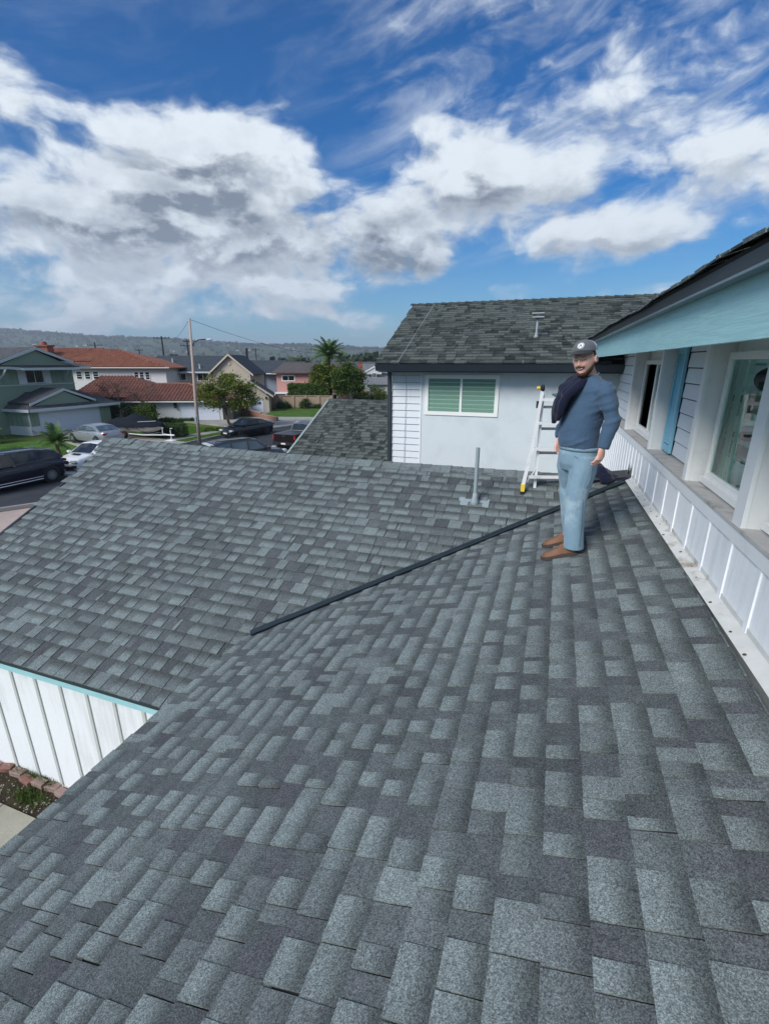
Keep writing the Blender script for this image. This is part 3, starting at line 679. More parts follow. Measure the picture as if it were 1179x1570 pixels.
# ================================================================ ground, street and hills
RV = Vector((math.cos(rad(19.56)), math.sin(rad(19.56)), 0)); FV = Vector((-math.sin(rad(19.56)), math.cos(rad(19.56)), 0))
def fr(o=(0, 0), ang=19.56):
    """a ground frame: a to the right, d away, z up; turned by ang degrees"""
    u = Vector((math.cos(rad(ang)), math.sin(rad(ang)), 0)); w = Vector((-u.y, u.x, 0)); O = Vector((o[0], o[1], 0))
    return lambda a, d, z: tuple(O + u * a + w * d + Vector((0, 0, z)))
VW = fr()
def mat_ground(name, a, b_, sc, rough=.95, c=None, bump=.4, bs=40):
    m, nt, b = M(name); e = N(nt); p = e.pos()
    cc = e.mix(e.ss(e.noise(p, sc, 6, .65), .38, .62), c4(a), c4(b_))
    if c: cc = e.mix(e.ss(e.noise(p, sc * .23, 4, .6), .5, .7), cc, c4(c))
    cc = e.v('SCALE', cc, scale=e.m('ADD', e.m('MULTIPLY', e.noise(p, bs, 3, .6), .6), .7))
    nt.links.new(cc, b.inputs['Base Color']); b.inputs['Roughness'].default_value = rough; b.inputs['Specular IOR Level'].default_value = .2
    nt.links.new(e.bump(e.noise(p, bs, 4, .7), bump, .02), b.inputs['Normal']); return m
GRASSM = mat_ground('lawn_soil', (.070, .150, .022), (.048, .105, .018), 1.2, c=(.09, .10, .03))
CONC = mat_ground('concrete', (.36, .35, .32), (.29, .285, .265), .8, .85, (.22, .21, .2), .15, 25)
CONCP = mat_ground('pinkish_concrete', (.46, .36, .32), (.38, .31, .28), .8, .85, None, .15, 25)
PATH = mat_ground('tan_concrete_path', (.37, .355, .29), (.30, .285, .225), 1.1, .85, (.25, .24, .19), .2, 60)
ASPH = mat_ground('asphalt', (.050, .056, .066), (.040, .045, .054), .6, .9, (.065, .07, .08), .2, 60)
DIRT = mat_ground('garden_soil', (.060, .050, .030), (.038, .030, .02), 5, .97, (.05, .06, .022), .9, 45)
FARG = mat_ground('distant_land', (.05, .075, .035), (.13, .13, .10), .02, .95, (.04, .06, .035), .0, .2)
def sheet(name, poly, z, m, kind='structure', th=None):
    mb = MB(); P = [(x, y, z) for x, y in poly]
    a = sum(P[i][0] * P[(i + 1) % len(P)][1] - P[(i + 1) % len(P)][0] * P[i][1] for i in range(len(P)))
    if a < 0: P = P[::-1]
    if th: mb.slab(P, th)
    else: mb.add(P, [tuple(range(len(P)))])
    return mb.build(name, m, kind=kind)
sheet('ground', [(-4200, -1500), (3500, -1500), (3500, 4500), (-4200, 4500)], GS - .03, FARG)
sheet('lawn', [(-80, -5), (-26.9, -5), (-26.9, 60), (-80, 70)], GS - .02, GRASSM)
far_curb = [(-30.5, 2), (-28.6, 9), (-27.2, 14), (-26.75, 20), (-26.7, 33), (-25.6, 38.5), (-23.5, 43.0), (-21, 47), (-18, 51), (-15, 56)]
near_curb = [(-27.5, 2), (-24, 8), (-21.5, 13.3), (-17.6, 18.2), (-14.9, 22), (-14.2, 27), (-14.0, 38), (-12, 45), (-8, 52), (-5, 56)]
sheet('road', far_curb + near_curb[::-1], GS - .01, ASPH)
def ribbon(name, line, w0, w1, z, m, th, kind='structure'):
    """strip between offsets w0 and w1 to the left of a line"""
    mb = MB(); L = [Vector((a, b, 0)) for a, b in line]
    Ns = []
    for i in range(len(L)):
        t = (L[min(i + 1, len(L) - 1)] - L[max(i - 1, 0)]).normalized(); Ns.append(Vector((-t.y, t.x, 0)))
    for i in range(len(L) - 1):
        a, b = L[i] + Ns[i] * w0, L[i + 1] + Ns[i + 1] * w0; c, d = L[i + 1] + Ns[i + 1] * w1, L[i] + Ns[i] * w1
        zz = Vector((0, 0, z)); mb.slab([a + zz, b + zz, c + zz, d + zz], th)
    return mb.build(name, m, kind=kind)
ribbon('kerb', far_curb, 0, .16, GS + .12, CONC, .14)
ribbon('kerb', [p for p in near_curb if p[1] > 14 or p[1] < 9], 0, -.16, GS + .12, CONC, .14)
ribbon('verge', far_curb, .16, 1.25, GS + .10, GRASSM, .12)
ribbon('pavement', far_curb, 1.25, 2.65, GS + .115, CONC, .13)
for k_ in range(26):
    pass
sheet('driveway', [(-26.6, 24.2), (-26.6, 29.2), (-33, 30.6), (-42.0, 34.9), (-42.0, 28.8), (-33, 25.2)], GS + .125, CONC, th=.13)
sheet('driveway', [(-25.6, 37.0), (-24.0, 42.4), (-31.4, 46.4), (-33.5, 45.6), (-39.0, 42.2), (-38.6, 40.6), (-30.5, 38.6)], GS + .125, CONC, th=.13)
sheet('driveway', [(-24.0, 42.4), (-19.0, 49.8), (-26.0, 54.5), (-31, 56.5), (-35.2, 52.0), (-34.0, 49.0), (-31.4, 46.4)], GS + .13, CONC, th=.13)
sheet('driveway', [(-21.7, 12.8), (-20.3, 14.9), (-16, 12.5), (-12, 9), (-15, 6), (-20, 9.5)], GS + .10, CONCP, th=.13)
sheet('yard', [(-13.5, -6), (12, -6), (12, 22), (-13.5, 22)], 0, GRASSM, th=.75)
# planting bed, brick edging and path under the garage wall
sheet('garden_bed', [(-8.2, 2.30), (-2.9, 2.30), (-2.9, 3.05), (-8.2, 3.05)], .075, DIRT, th=.1)
sheet('garden_path', [(-8.6, 1.1), (-5.93, 1.1), (-5.93, 2.60), (-8.6, 2.60)], .10, PATH, th=.12)
sheet('garden_path', [(-5.915, 1.1), (-2.9, 1.1), (-2.9, 2.60), (-5.915, 2.60)], .10, PATH, th=.12)
rnd = random.Random(4)
edging = thing('brick_edging', 'loose red bricks laid end to end along the planting bed by the white batten wall', 'brick edging', (-5.5, 2.95, .07))
BRK = [mat_plain('brick_red', (.22, .105, .085), .9, var=.35, scale=14, bump=.5, dirt=(.38, .30, .27), dscale=9, damt=.5), mat_plain('brick_pale', (.27, .19, .165), .9, var=.35, scale=14, bump=.5, dirt=(.42, .36, .33), dscale=9, damt=.5)]
x = -7.6
while x < -4.2:
    w = .20; an = rnd.uniform(-.28, .28); dz = rnd.uniform(.0, .02); cx_, cy_ = x + w / 2, 2.955 + rnd.uniform(-.03, .03); ti = rnd.uniform(-.12, .12)
    def bf(a, b, c, an=an, cx_=cx_, cy_=cy_, dz=dz, ti=ti):
        return (cx_ + a * math.cos(an) - b * math.sin(an), cy_ + a * math.sin(an) + b * math.cos(an), .075 + dz + c + a * ti)
    g = MB(); i_ = .006
    vs = [bf(*p) for p in ((-w / 2, -.05, 0), (w / 2, -.05, 0), (w / 2, .05, 0), (-w / 2, .05, 0), (-w / 2, -.05, .06), (w / 2, -.05, .06), (w / 2, .05, .06), (-w / 2, .05, .06), (-w / 2 + i_, -.05 + i_, .066), (w / 2 - i_, -.05 + i_, .066), (w / 2 - i_, .05 - i_, .066), (-w / 2 + i_, .05 - i_, .066))]
    g.add(vs, [(3, 2, 1, 0), (0, 1, 5, 4), (1, 2, 6, 5), (2, 3, 7, 6), (3, 0, 4, 7), (4, 5, 9, 8), (5, 6, 10, 9), (6, 7, 11, 10), (7, 4, 8, 11), (8, 9, 10, 11)])
    g.build('brick', rnd.choice(BRK), edging, own=True); x += w + rnd.uniform(.008, .03)
# small stones and leaf litter on the bed
g = MB()
for i in range(420):
    s_ = rnd.uniform(.004, .014) * (2 if rnd.random() < .08 else 1); g.ball((rnd.uniform(-7.4, -3.8), rnd.uniform(2.62, 2.9), .078), (s_, s_ * rnd.uniform(.6, 1.2), s_ * .6), 6, 4)
g.build('pebbles', mat_plain('bed_pebbles', (.28, .26, .22), .9, var=.5, scale=30), kind='stuff')
def grass_blades(name, pts, h, m, n, w=.012, lean=.5, seed=1):
    r_ = random.Random(seed); mb = MB()
    for i in range(n):
        x_, y_, z_ = pts(r_); a = r_.uniform(0, 6.28); hh = h * r_.uniform(.5, 1.2); l_ = hh * r_.uniform(.1, lean)
        dx, dy = math.cos(a), math.sin(a)
        mb.add([(x_ - dy * w, y_ + dx * w, z_), (x_ + dy * w, y_ - dx * w, z_), (x_ + dx * l_, y_ + dy * l_, z_ + hh)], [(0, 1, 2)], (r_.random(), r_.random(), 0, 1))
    return mb.build(name, m, attr=True, kind='stuff')
def mat_leaf(name, a, b_, rough=.6, trans=.25):
    m, nt, b = M(name); e = N(nt); r, g, bl = e.sep(e.attr('tab'))
    cc = e.mix(r, c4(a), c4(b_)); cc = e.v('SCALE', cc, scale=e.m('ADD', e.m('MULTIPLY', g, .7), .6))
    nt.links.new(cc, b.inputs['Base Color']); b.inputs['Roughness'].default_value = rough; b.inputs['Specular IOR Level'].default_value = .25
    tl = nt.nodes.new('ShaderNodeBsdfTranslucent'); nt.links.new(cc, tl.inputs[0]); mx = nt.nodes.new('ShaderNodeMixShader'); mx.inputs[0].default_value = trans
    o_ = [n for n in nt.nodes if n.type == 'OUTPUT_MATERIAL'][0]; nt.links.new(b.outputs[0], mx.inputs[1]); nt.links.new(tl.outputs[0], mx.inputs[2]); nt.links.new(mx.outputs[0], o_.inputs[0])
    return m
GRB = mat_leaf('grass_blade', (.070, .18, .02), (.16, .29, .04))
WEED = mat_leaf('weed_leaf', (.05, .11, .02), (.12, .16, .04))
grass_blades('grass', lambda r: (-5.9 + r.uniform(-.45, .35), 3.0 + r.uniform(-.05, .02), .10), .10, WEED, 500, .006, .9, 2)
grass_blades('grass', lambda r: (-5.75 + r.gauss(0, .12), 2.78 + r.gauss(0, .05), .08), .08, WEED, 350, .006, .9, 3)
grass_blades('grass', lambda r: (-29.2 + r.uniform(-.1, 0) - r.uniform(0, 7) , r.uniform(30.5, 37.5), GS - .02), .12, GRB, 22000, .02, .5, 5)
grass_blades('grass', lambda r: (-27.45 + r.uniform(-.5, .5), r.uniform(29.3, 37), GS + .10), .09, GRB, 4500, .02, .5, 6)
grass_blades('grass', lambda r: (-29.2 - r.uniform(0, 9), r.uniform(16, 24), GS - .02), .11, GRB, 14000, .02, .5, 7)
L5 = [(-33.2, 51.5), (-25.0, 48.6)]
grass_blades('grass', lambda r: VW(r.uniform(-13.6, -7), r.uniform(55, 65.5), GS + .0), .14, GRB, 12000, .03, .4, 8)
sheet('lawn', [VW(-14.2, 54.6, 0)[:2], VW(-6.5, 54.0, 0)[:2], VW(-6.5, 66, 0)[:2], VW(-14.5, 66, 0)[:2]], GS + .135, GRASSM, th=.14)

# ---- hills
def hill_h(a, d):
    pts = [(-6000, 190), (-3200, 185), (-2050, 165), (-1700, 146), (-1300, 124), (-960, 108), (-630, 92), (-300, 84), (0, 68), (600, 45), (1600, 35), (4500, 60)]
    H = np.interp(a, [p[0] for p in pts], [p[1] for p in pts])
    t = min(1, max(0, (d - 1350) / 1250)); t = t * t * (3 - 2 * t)
    n_ = mn.fractal(Vector((a * .0021, d * .0032, 3.1)), 1, 2.1, 6)
    n2_ = mn.fractal(Vector((a * .012, d * .015, 7.7)), 1, 2.1, 4)
    return H * t * (1 + .09 * n_) + (6 * n_ + 2.5 * n2_) * t
g = MB(); NA, ND = 260, 46
As = np.linspace(-5200, 3600, NA); Ds = np.linspace(1300, 3300, ND)
for d in Ds:
    for a in As: g.v.append(VW(float(a), float(d), GS - .5 + hill_h(float(a), float(d)))); g.c.append((1, 1, 1, 1))
for i in range(ND - 1):
    for j in range(NA - 1): g.f.append((i * NA + j, i * NA + j + 1, (i + 1) * NA + j + 1, (i + 1) * NA + j))
def mat_hill():
    m, nt, b = M('hill_scrub'); e = N(nt); p = e.pos(); px, py, pz = e.sep(p)
    q = e.comb(px, py, e.m('MULTIPLY', pz, 3))
    f1 = e.noise(q, .0048, 7, .62); f2 = e.noise(q, .022, 5, .7); f3 = e.noise(q, .08, 3, .7)
    cc = e.mix(e.ss(f1, .42, .58), (.030, .050, .028, 1), (.060, .086, .042, 1)); cc = e.mix(e.m('MULTIPLY', e.ss(f2, .54, .68), .6), cc, (.10, .10, .06, 1))
    cc = e.mix(e.m('MULTIPLY', e.ss(f3, .62, .74), .35), cc, (.20, .19, .16, 1))
    nt.links.new(cc, b.inputs['Base Color']); b.inputs['Roughness'].default_value = .95; b.inputs['Specular IOR Level'].default_value = .1; return m
g.build('hills', mat_hill(), smooth=True, kind='structure')
rnd = random.Random(12)
def far_boxes(n, arange, drange, seed):
    r_ = random.Random(seed); W_, R_ = MB(), MB()
    for i in range(n):
        a, d = r_.uniform(*arange), r_.uniform(*drange); zb = GS + (hill_h(a, d) if d > 1300 else 0) - 1
        w, dp, h = r_.uniform(4, 8), r_.uniform(4, 6), r_.uniform(4, 7.5) * .85; an = r_.uniform(0, 180); ox, oy, _ = VW(a, d, 0); f_ = fr((ox, oy), an)
        c_ = r_.choice([(.42, .40, .36, 1), (.33, .29, .25, 1), (.55, .55, .55, 1), (.25, .21, .18, 1)])
        W_.box((-w, -dp, zb), (w, dp, zb + h), f_, c_)
        rc = r_.choice([(.10, .10, .10, 1), (.22, .12, .08, 1), (.16, .14, .13, 1), (.2, .2, .2, 1)])
        R_.add([f_(-w - .5, -dp - .5, zb + h - .02), f_(w + .5, -dp - .5, zb + h - .02), f_(w + .5, dp + .5, zb + h - .02), f_(-w - .5, dp + .5, zb + h - .02), f_(-w - .5, 0, zb + h + 2), f_(w + .5, 0, zb + h + 2)], [(0, 1, 5, 4), (2, 3, 4, 5), (0, 4, 3), (1, 2, 5), (3, 2, 1, 0)], rc)
    return W_, R_
def mat_attr(name, rough=.9):
    m, nt, b = M(name); e = N(nt); nt.links.new(e.attr('tab'), b.inputs['Base Color']); b.inputs['Roughness'].default_value = rough; return m
ATT = mat_attr('distant_paint')
for (n_, ar, dr, sd_) in ((300, (-1300, 400), (330, 1250), 1), (90, (-2600, 300), (1500, 2250), 2)):
    w_, r_ = far_boxes(n_, ar, dr, sd_); w_.add(r_.v, r_.f); w_.c[-len(r_.v):] = r_.c; w_.build('distant_houses', ATT, attr=True, kind='stuff')
LEAFD = mat_leaf('dark_tree_leaf', (.020, .040, .018), (.050, .075, .030), trans=.1)
def blob_trees(n, pos_, seed, smin, smax):
    r_ = random.Random(seed); mb = MB()
    for i in range(n):
        x_, y_, z_ = pos_(r_); s_ = r_.uniform(smin, smax); c_ = (r_.random(), r_.random(), 0, 1)
        for k_ in range(26):
            th = r_.uniform(0, 6.28); ph = math.acos(r_.uniform(-.6, 1)); rr_ = s_ * r_.uniform(.55, 1.1)
            c = Vector((x_ + rr_ * math.sin(ph) * math.cos(th), y_ + rr_ * math.sin(ph) * math.sin(th), z_ + s_ * .9 + rr_ * math.cos(ph) * 1.0)); q_ = s_ * r_.uniform(.3, .55)
            a_ = Vector((r_.gauss(0, 1), r_.gauss(0, 1), r_.gauss(0, 1))).normalized(); b_ = a_.orthogonal().normalized()
            mb.add([c - a_ * q_, c + b_ * q_, c + a_ * q_, c - b_ * q_], [(0, 1, 2, 3)], (c_[0], r_.uniform(0, 1), 0, 1))
    return mb
def ptree_far(r):
    a, d = r.uniform(-1000, 330), r.uniform(220, 1200); x_, y_, _ = VW(a, d, 0); return x_, y_, GS
blob_trees(900, ptree_far, 5, 2.5, 5.5).build('distant_trees', LEAFD, attr=True, kind='stuff')
def ptree_hill(r):
    a = r.uniform(-2700, 500); d = r.choice([r.uniform(2350, 2750), r.uniform(1450, 2600)]); x_, y_, _ = VW(a, d, 0); return x_, y_, GS - 1 + hill_h(a, d)
LEAFH = mat_leaf('hill_tree_leaf', (.028, .050, .026), (.045, .072, .036), trans=.05)
blob_trees(2300, ptree_hill, 6, 4, 8).build('hillside_trees', LEAFH, attr=True, kind='stuff')
HAZE = bpy.data.materials.new('haze'); HAZE.use_nodes = True; hn = HAZE.node_tree; hn.nodes.clear()
ho = hn.nodes.new('ShaderNodeOutputMaterial'); hv = hn.nodes.new('ShaderNodeVolumePrincipled'); hn.links.new(hv.outputs[0], ho.inputs['Volume'])
hv.inputs['Color'].default_value = (.80, .88, 1, 1); hv.inputs['Density'].default_value = .00024; hv.inputs['Anisotropy'].default_value = .2
MB().box((-6500, -1800, GS - 1.8), (5200, 5200, 240)).build('haze', HAZE, kind='stuff')

# ================================================================ houses over the street
def paint(name, c, var=.06, **k): return mat_plain(name, c, .75, var=var, scale=2, **k)
SAGE = paint('sage_green_siding', (.22, .285, .225)); TAN = paint('tan_stucco', (.50, .40, .30)); BEIGE = paint('beige_stucco', (.46, .40, .32)); PINK = paint('pink_stucco', (.48, .25, .22))
BLUEG = paint('blue_grey_siding', (.30, .34, .40)); OFFW = paint('off_white_stucco', (.60, .60, .60)); GREYS = paint('grey_siding', (.36, .38, .38))
LTRIM = paint('pale_grey_trim', (.50, .54, .56)); GDOOR = paint('garage_door_paint', (.56, .60, .68), .03)
def mat_far_roof(name, a, b_, sc=1.):
    m, nt, b = M(name); e = N(nt); p = e.pos(); px, py, pz = e.sep(p)
    q = e.comb(e.m('MULTIPLY', px, 3), e.m('MULTIPLY', py, 3), e.m('MULTIPLY', pz, 22)); cc = e.mix(e.ss(e.noise(q, 1.3, 3, .7), .35, .65), c4(a), c4(b_))
    cc = e.v('SCALE', cc, scale=e.m('ADD', e.m('MULTIPLY', e.noise(p, .5, 3, .6), .5), .75))
    nt.links.new(cc, b.inputs['Base Color']); b.inputs['Roughness'].default_value = .92; b.inputs['Specular IOR Level'].default_value = .2; return m
RGREY = mat_far_roof('weathered_grey_shingles', (.060, .063, .070), (.105, .108, .115)); RDARK = mat_far_roof('dark_grey_shingles', (.036, .046, .058), (.062, .075, .09))
TILE = mat_plain('terracotta_tile', (.235, .090, .055), .85, var=.5, scale=1.6, dirt=(.36, .20, .14), dscale=2.2, damt=.7)
TILE2 = mat_plain('weathered_terracotta_tile', (.17, .070, .052), .85, var=.5, scale=1.4, dirt=(.10, .055, .05), dscale=1.5, damt=.7)
def hwindow(F, a0, a1, d, z0, z1_, parent, panes=2, grid=0, fm=VINYL, gm=GLASSD, side=None, fw=.09):
    """window on the wall facing the street (constant d) or, with side, on a wall of constant a"""
    G_ = (lambda a, dd, z: F(a, d + dd, z)) if side is None else (lambda a, dd, z: F(d - dd * side, a, z))
    g = MB()
    for (a, b, c, e_) in ((a0 - fw, a1 + fw, z0 - fw, z0), (a0 - fw, a1 + fw, z1_, z1_ + fw), (a0 - fw, a0, z0, z1_), (a1, a1 + fw, z0, z1_)): g.box((a, -.05, c), (b, .02, e_), G_)
    w = g.build('window', fm, parent); n = panes; wd = (a1 - a0) / n
    for i in range(n):
        MB().box((a0 + i * wd + .03, -.02, z0 + .01), (a0 + (i + 1) * wd - .03, .0, z1_ - .01), G_).build('pane', gm, w, own=True)
    g = MB()
    for i in range(1, n): g.box((a0 + i * wd - .03, -.04, z0), (a0 + i * wd + .03, .0, z1_), G_)
    for i in range(1, grid): zz = z0 + (z1_ - z0) * i / grid; g.box((a0, -.03, zz - .02), (a1, -.005, zz + .02), G_)
    if g.v: g.build('muntin', fm, w)
    return w
def roof_slabs(F, a0, a1, d0, d1, ze, zr, r0, r1, th=.12):
    """hip or gable roof: ridge along a at mid depth from r0 to r1"""
    dm = (d0 + d1) / 2; g = MB(); p = lambda a, d, z: F(a, d, z)
    g.slab([p(a0, d0, ze), p(a1, d0, ze), p(r1, dm, zr), p(r0, dm, zr)], th)
    g.slab([p(a1, d1, ze), p(a0, d1, ze), p(r0, dm, zr), p(r1, dm, zr)], th)
    if r0 > a0 + .01: g.slab([p(a0, d1, ze), p(a0, d0, ze), p(r0, dm, zr)], th)
    if r1 < a1 - .01: g.slab([p(a1, d0, ze), p(a1, d1, ze), p(r1, dm, zr)], th)
    return g
def tile_rows(F, quad, pitch=.36, rows=.48, amp=.10):
    """barrel tiles on a roof face: quad = eave left, eave right, ridge right, ridge left (a, d, z)"""
    A, B, Cc, Dd = [Vector(q) for q in quad]; nrow = max(2, int((Dd - A).length / rows)); wide = (B - A).length; nc = max(4, int(wide / pitch)); mb = MB()
    up = (B - A).cross(Dd - A).normalized(); pts = []
    for r_ in range(nrow):
        for e_ in (0, 1):
            t = (r_ + e_ * .98) / nrow; L, R_ = A.lerp(Dd, t), B.lerp(Cc, t); u0 = (L - A).dot((B - A).normalized()); u1 = (R_ - A).dot((B - A).normalized())
            row = []
            for c_ in range(nc * 4 + 1):
                u_ = min(max(wide * c_ / (nc * 4), u0), u1); s_ = (u_ - u0) / max(u1 - u0, 1e-5)
                h = amp * abs(math.sin(math.pi * c_ / 4)) + (.045 if e_ == 0 else .0) + .01
                row.append(L.lerp(R_, s_) + up * h)
            pts.append(row)
    k_ = nc * 4 + 1
    for row in pts: mb.v += [F(*p_) for p_ in row]; mb.c += [(1, 1, 1, 1)] * k_
    for i in range(len(pts) - 1):
        for j in range(k_ - 1): mb.f.append((i * k_ + j, i * k_ + j + 1, (i + 1) * k_ + j + 1, (i + 1) * k_ + j))
    return mb
def fascia_line(g, F, pts, h=.2, th=.05, off=(0, 0, 0)):
    for a, b in zip(pts, pts[1:]):
        A, B = Vector(a), Vector(b); t = (B - A); t.z = 0; n_ = Vector((t.y, -t.x, 0)).normalized() * th
        g.hexa([F(*(A + Vector((0, 0, -h)))), F(*(B + Vector((0, 0, -h)))), F(*(B + Vector((0, 0, -h)) - n_)), F(*(A + Vector((0, 0, -h)) - n_)), F(*A), F(*B), F(*(B - n_)), F(*(A - n_))])
# ---- sage green house: garage front towards the street
GF = lambda a, d, z: (-42.1 - d, a, z)            # a runs along the street, d into the lot
gh = thing('sage_green_house', 'sage green two-storey house with white double garage door and grey gabled roofs', 'house', (-46, 30, GS))
G0 = GS
MB().box((28.1, 0, G0), (36.1, 6.5, 1.45), GF).build('garage_wall', SAGE, gh)
for a in (28.1 + .0, ):
    for k_ in range(9):
        dd = .35 + k_ * .62; MB().box((28.1 - .03, dd, G0 + .75), (28.1, dd + .05, 1.4), GF).build('batten', SAGE, gh, own=True)
for a in (28.45, 35.0, 35.4, 35.8): MB().box((a, -.03, G0), (a + .05, 0, 1.3), GF).build('batten', SAGE, gh, own=True)
MB().box((28.02, -.04, G0), (28.9, .0, G0 + .75), GF).build('white_base', OFFW, gh); MB().box((28.02, 0.0, G0), (28.099, 6.5, G0 + .75), GF).build('white_base', OFFW, gh)
gd = MB().box((28.98, -.03, G0), (34.75, -.001, 1.18), GF).build('garage_door', GDOOR, gh)
for k_ in range(1, 4): MB().box((28.98, -.036, G0 + k_ * .47), (34.75, -.031, G0 + k_ * .47 + .02), GF).build('panel_seam', LTRIM, gd)
g = MB()
for (a, b, c, d_) in ((28.86, 28.98, G0, 1.26), (34.75, 34.87, G0, 1.26), (28.98, 34.75, 1.18, 1.26)): g.box((a, -.06, c), (b, -.0, d_), GF)
g.build('door_frame', LTRIM, gh)
rf = roof_slabs(GF, 27.7, 36.75, -.7, 7.6, 1.52, 3.15, 30.6, 34.2).build('garage_roof', RGREY, gh)
g = MB(); fascia_line(g, GF, [(27.7, 7.0, 1.54), (27.7, -.72, 1.54), (36.78, -.72, 1.54)], .24); g.build('fascia', LTRIM, rf)
g = MB(); g.slab([GF(28.3, -.2, 1.95), GF(31.5, -.2, 3.05), GF(31.5, 3.6, 3.05), GF(28.3, 3.6, 1.95)][::-1], .1); g.slab([GF(31.5, -.2, 3.05), GF(34.4, -.2, 1.95), GF(34.4, 3.6, 1.95), GF(31.5, 3.6, 3.05)][::-1], .1); dg = g.build('gablet_roof', RGREY, gh)
g = MB(); g.slab([GF(28.6, -.05, 1.75), GF(34.1, -.05, 1.75), GF(31.5, -.05, 2.9)], .05); g.build('gablet_face', SAGE, dg)
g = MB()
for (p, q) in (((28.2, -.24, 1.98), (31.5, -.24, 3.12)), ((31.5, -.24, 3.12), (34.5, -.24, 1.98))): fascia_line(g, GF, [p, q], .2)
g.build('barge_board', LTRIM, dg)
g = MB(); g.tube([GF(28.0, 6.0, 1.38), GF(27.98, .2, 1.30), GF(28.02, -.08, 1.12), GF(28.02, -.1, -.2), GF(28.4, -.12, -.5)], .05, 8); g.build('downspout', LTRIM, gh)
MB().box((20.0, 2.6, G0), (34.85, 10.5, 4.95), GF).build('upper_wall', SAGE, gh)
for k_ in range(22):
    a = 20.2 + k_ * .68
    if not (29.6 < a < 32.6): MB().box((a, 2.57, 3.55), (a + .05, 2.6, 4.8), GF).build('batten', SAGE, gh, own=True)
MB().box((20.0, 2.54, 3.38), (34.9, 2.6, 3.46), GF).build('belt_trim', LTRIM, gh)
hwindow(GF, 30.35, 31.85, 2.6, 3.6, 4.72, gh, 2, 0, LTRIM, GLASSD)
for (a, b) in ((29.62, 30.25), (31.95, 32.55)): MB().box((a, 2.53, 3.48), (b, 2.57, 4.85), GF).build('shutter_panel', OFFW, gh)
rf = roof_slabs(GF, 19.0, 36.3, 1.9, 11.2, 4.98, 6.56, 19, 32.2).build('upper_roof', RGREY, gh)
g = MB(); fascia_line(g, GF, [(19.0, 1.86, 5.0), (28.6, 1.86, 5.0)], .22); fascia_line(g, GF, [(28.6, 1.86, 5.0), (29.3, 1.2, 4.9), (34.6, 1.2, 4.9)], .22); fascia_line(g, GF, [(34.6, 1.86, 5.0), (36.35, 1.86, 5.0)], .18); g.build('fascia', LTRIM, rf)
g = MB(); g.slab([GF(28.6, 1.86, 5.03), GF(29.3, 1.2, 4.93), GF(34.6, 1.2, 4.93), GF(34.6, 2.6, 5.15), GF(29.3, 2.6, 5.15)][::-1], .06); g.build('eave_extension', RGREY, rf)
g = MB(); g.slab([GF(27.6, 1.6, 5.35), GF(31.0, 1.6, 6.55), GF(31.0, 6.5, 6.55), GF(27.6, 6.5, 5.35)][::-1], .1); g.slab([GF(31.0, 1.6, 6.55), GF(34.2, 1.6, 5.45), GF(34.2, 6.5, 5.45), GF(31.0, 6.5, 6.55)][::-1], .1); pass
ug = g.build('gable_roof', RGREY, gh)
g = MB(); g.slab([GF(27.9, 1.85, 5.1), GF(34.0, 1.85, 5.1), GF(31.0, 1.85, 6.42)], .05); g.build('gable_face', SAGE, ug)
g = MB()
for (p, q) in (((27.5, 1.56, 5.38), (31.0, 1.56, 6.64)), ((31.0, 1.56, 6.64), (34.35, 1.56, 5.46))): fascia_line(g, GF, [p, q], .24)
g.build('barge_board', LTRIM, ug)
for (a, t) in ((28.0, 1), (33.6, -1)):
    g = MB(); g.tube([GF(a, 1.4, 4.75), GF(a - .05 * t, 1.75, 4.35), GF(a - .25 * t, 2.5, 3.75)], .07, 6); g.build('eave_bracket', LTRIM, gh)
g = MB(); g.lathe([(.16, 0), (.05, .06), (.04, .5)], GF(28.7, 3.5, 2.35), n=10); g.build('roof_vent', LTRIM, gh)

# ---- white house with terracotta tiles
wh = thing('white_tile_house', 'white two-storey house with terracotta tile roofs and brick chimney', 'house', VW(-28, 54, GS))
MB().box((-38.6, 60, GS), (-26.8, 68, 4.75), VW).build('upper_wall', OFFW, wh)
rf = roof_slabs(VW, -40.5, -26.0, 59.3, 69, 4.75, 6.95, -37.4, -34.4).build('upper_roof', TILE, wh)
F_q = [(-40.5, 59.3, 4.75), (-26.0, 59.3, 4.75), (-34.4, 64.15, 6.95), (-37.4, 64.15, 6.95)]
rf2 = roof_slabs(VW, -47, -36, 60.5, 70, 5.4, 7.1, -44, -36.8).build('rear_roof', TILE, wh)
tile_rows(VW, F_q).build('roof_tiles', TILE, rf, kind='stuff')
tile_rows(VW, [(-47, 60.5, 5.4), (-36, 60.5, 5.4), (-36.8, 65.25, 7.1), (-44, 65.25, 7.1)]).build('roof_tiles', TILE, rf2, kind='stuff')
g = MB(); fascia_line(g, VW, [(-40.5, 59.28, 4.8), (-26, 59.28, 4.8)], .12); g.build('fascia', OFFW, rf)
for (a0_, z0_) in ((-37.75, 3.42), (-36.72, 3.42), (-35.7, 3.42), (-30.65, 3.35), (-30.0, 3.35), (-29.3, 3.35)):
    w_ = .62 if a0_ < -34 else .48
    hwindow(VW, a0_, a0_ + w_, 60, z0_, z0_ + .85, wh, 1, 3, VINYL, GLASSD, fw=.07)
CHB = mat_plain('chimney_brick', (.26, .09, .07), .9, var=.3, scale=8)
g = MB(); g.box((-43.2, 61.6, 5.5), (-41.8, 62.8, 7.25), VW); g.box((-43.35, 61.45, 7.25), (-41.65, 62.95, 7.42), VW); ch = g.build('chimney', CHB, wh)
g = MB(); g.lathe([(.35, 0), (.30, .35), (.12, .5)], VW(-42.5, 62.2, 7.42), n=10); g.build('chimney_pot', CHB, ch)
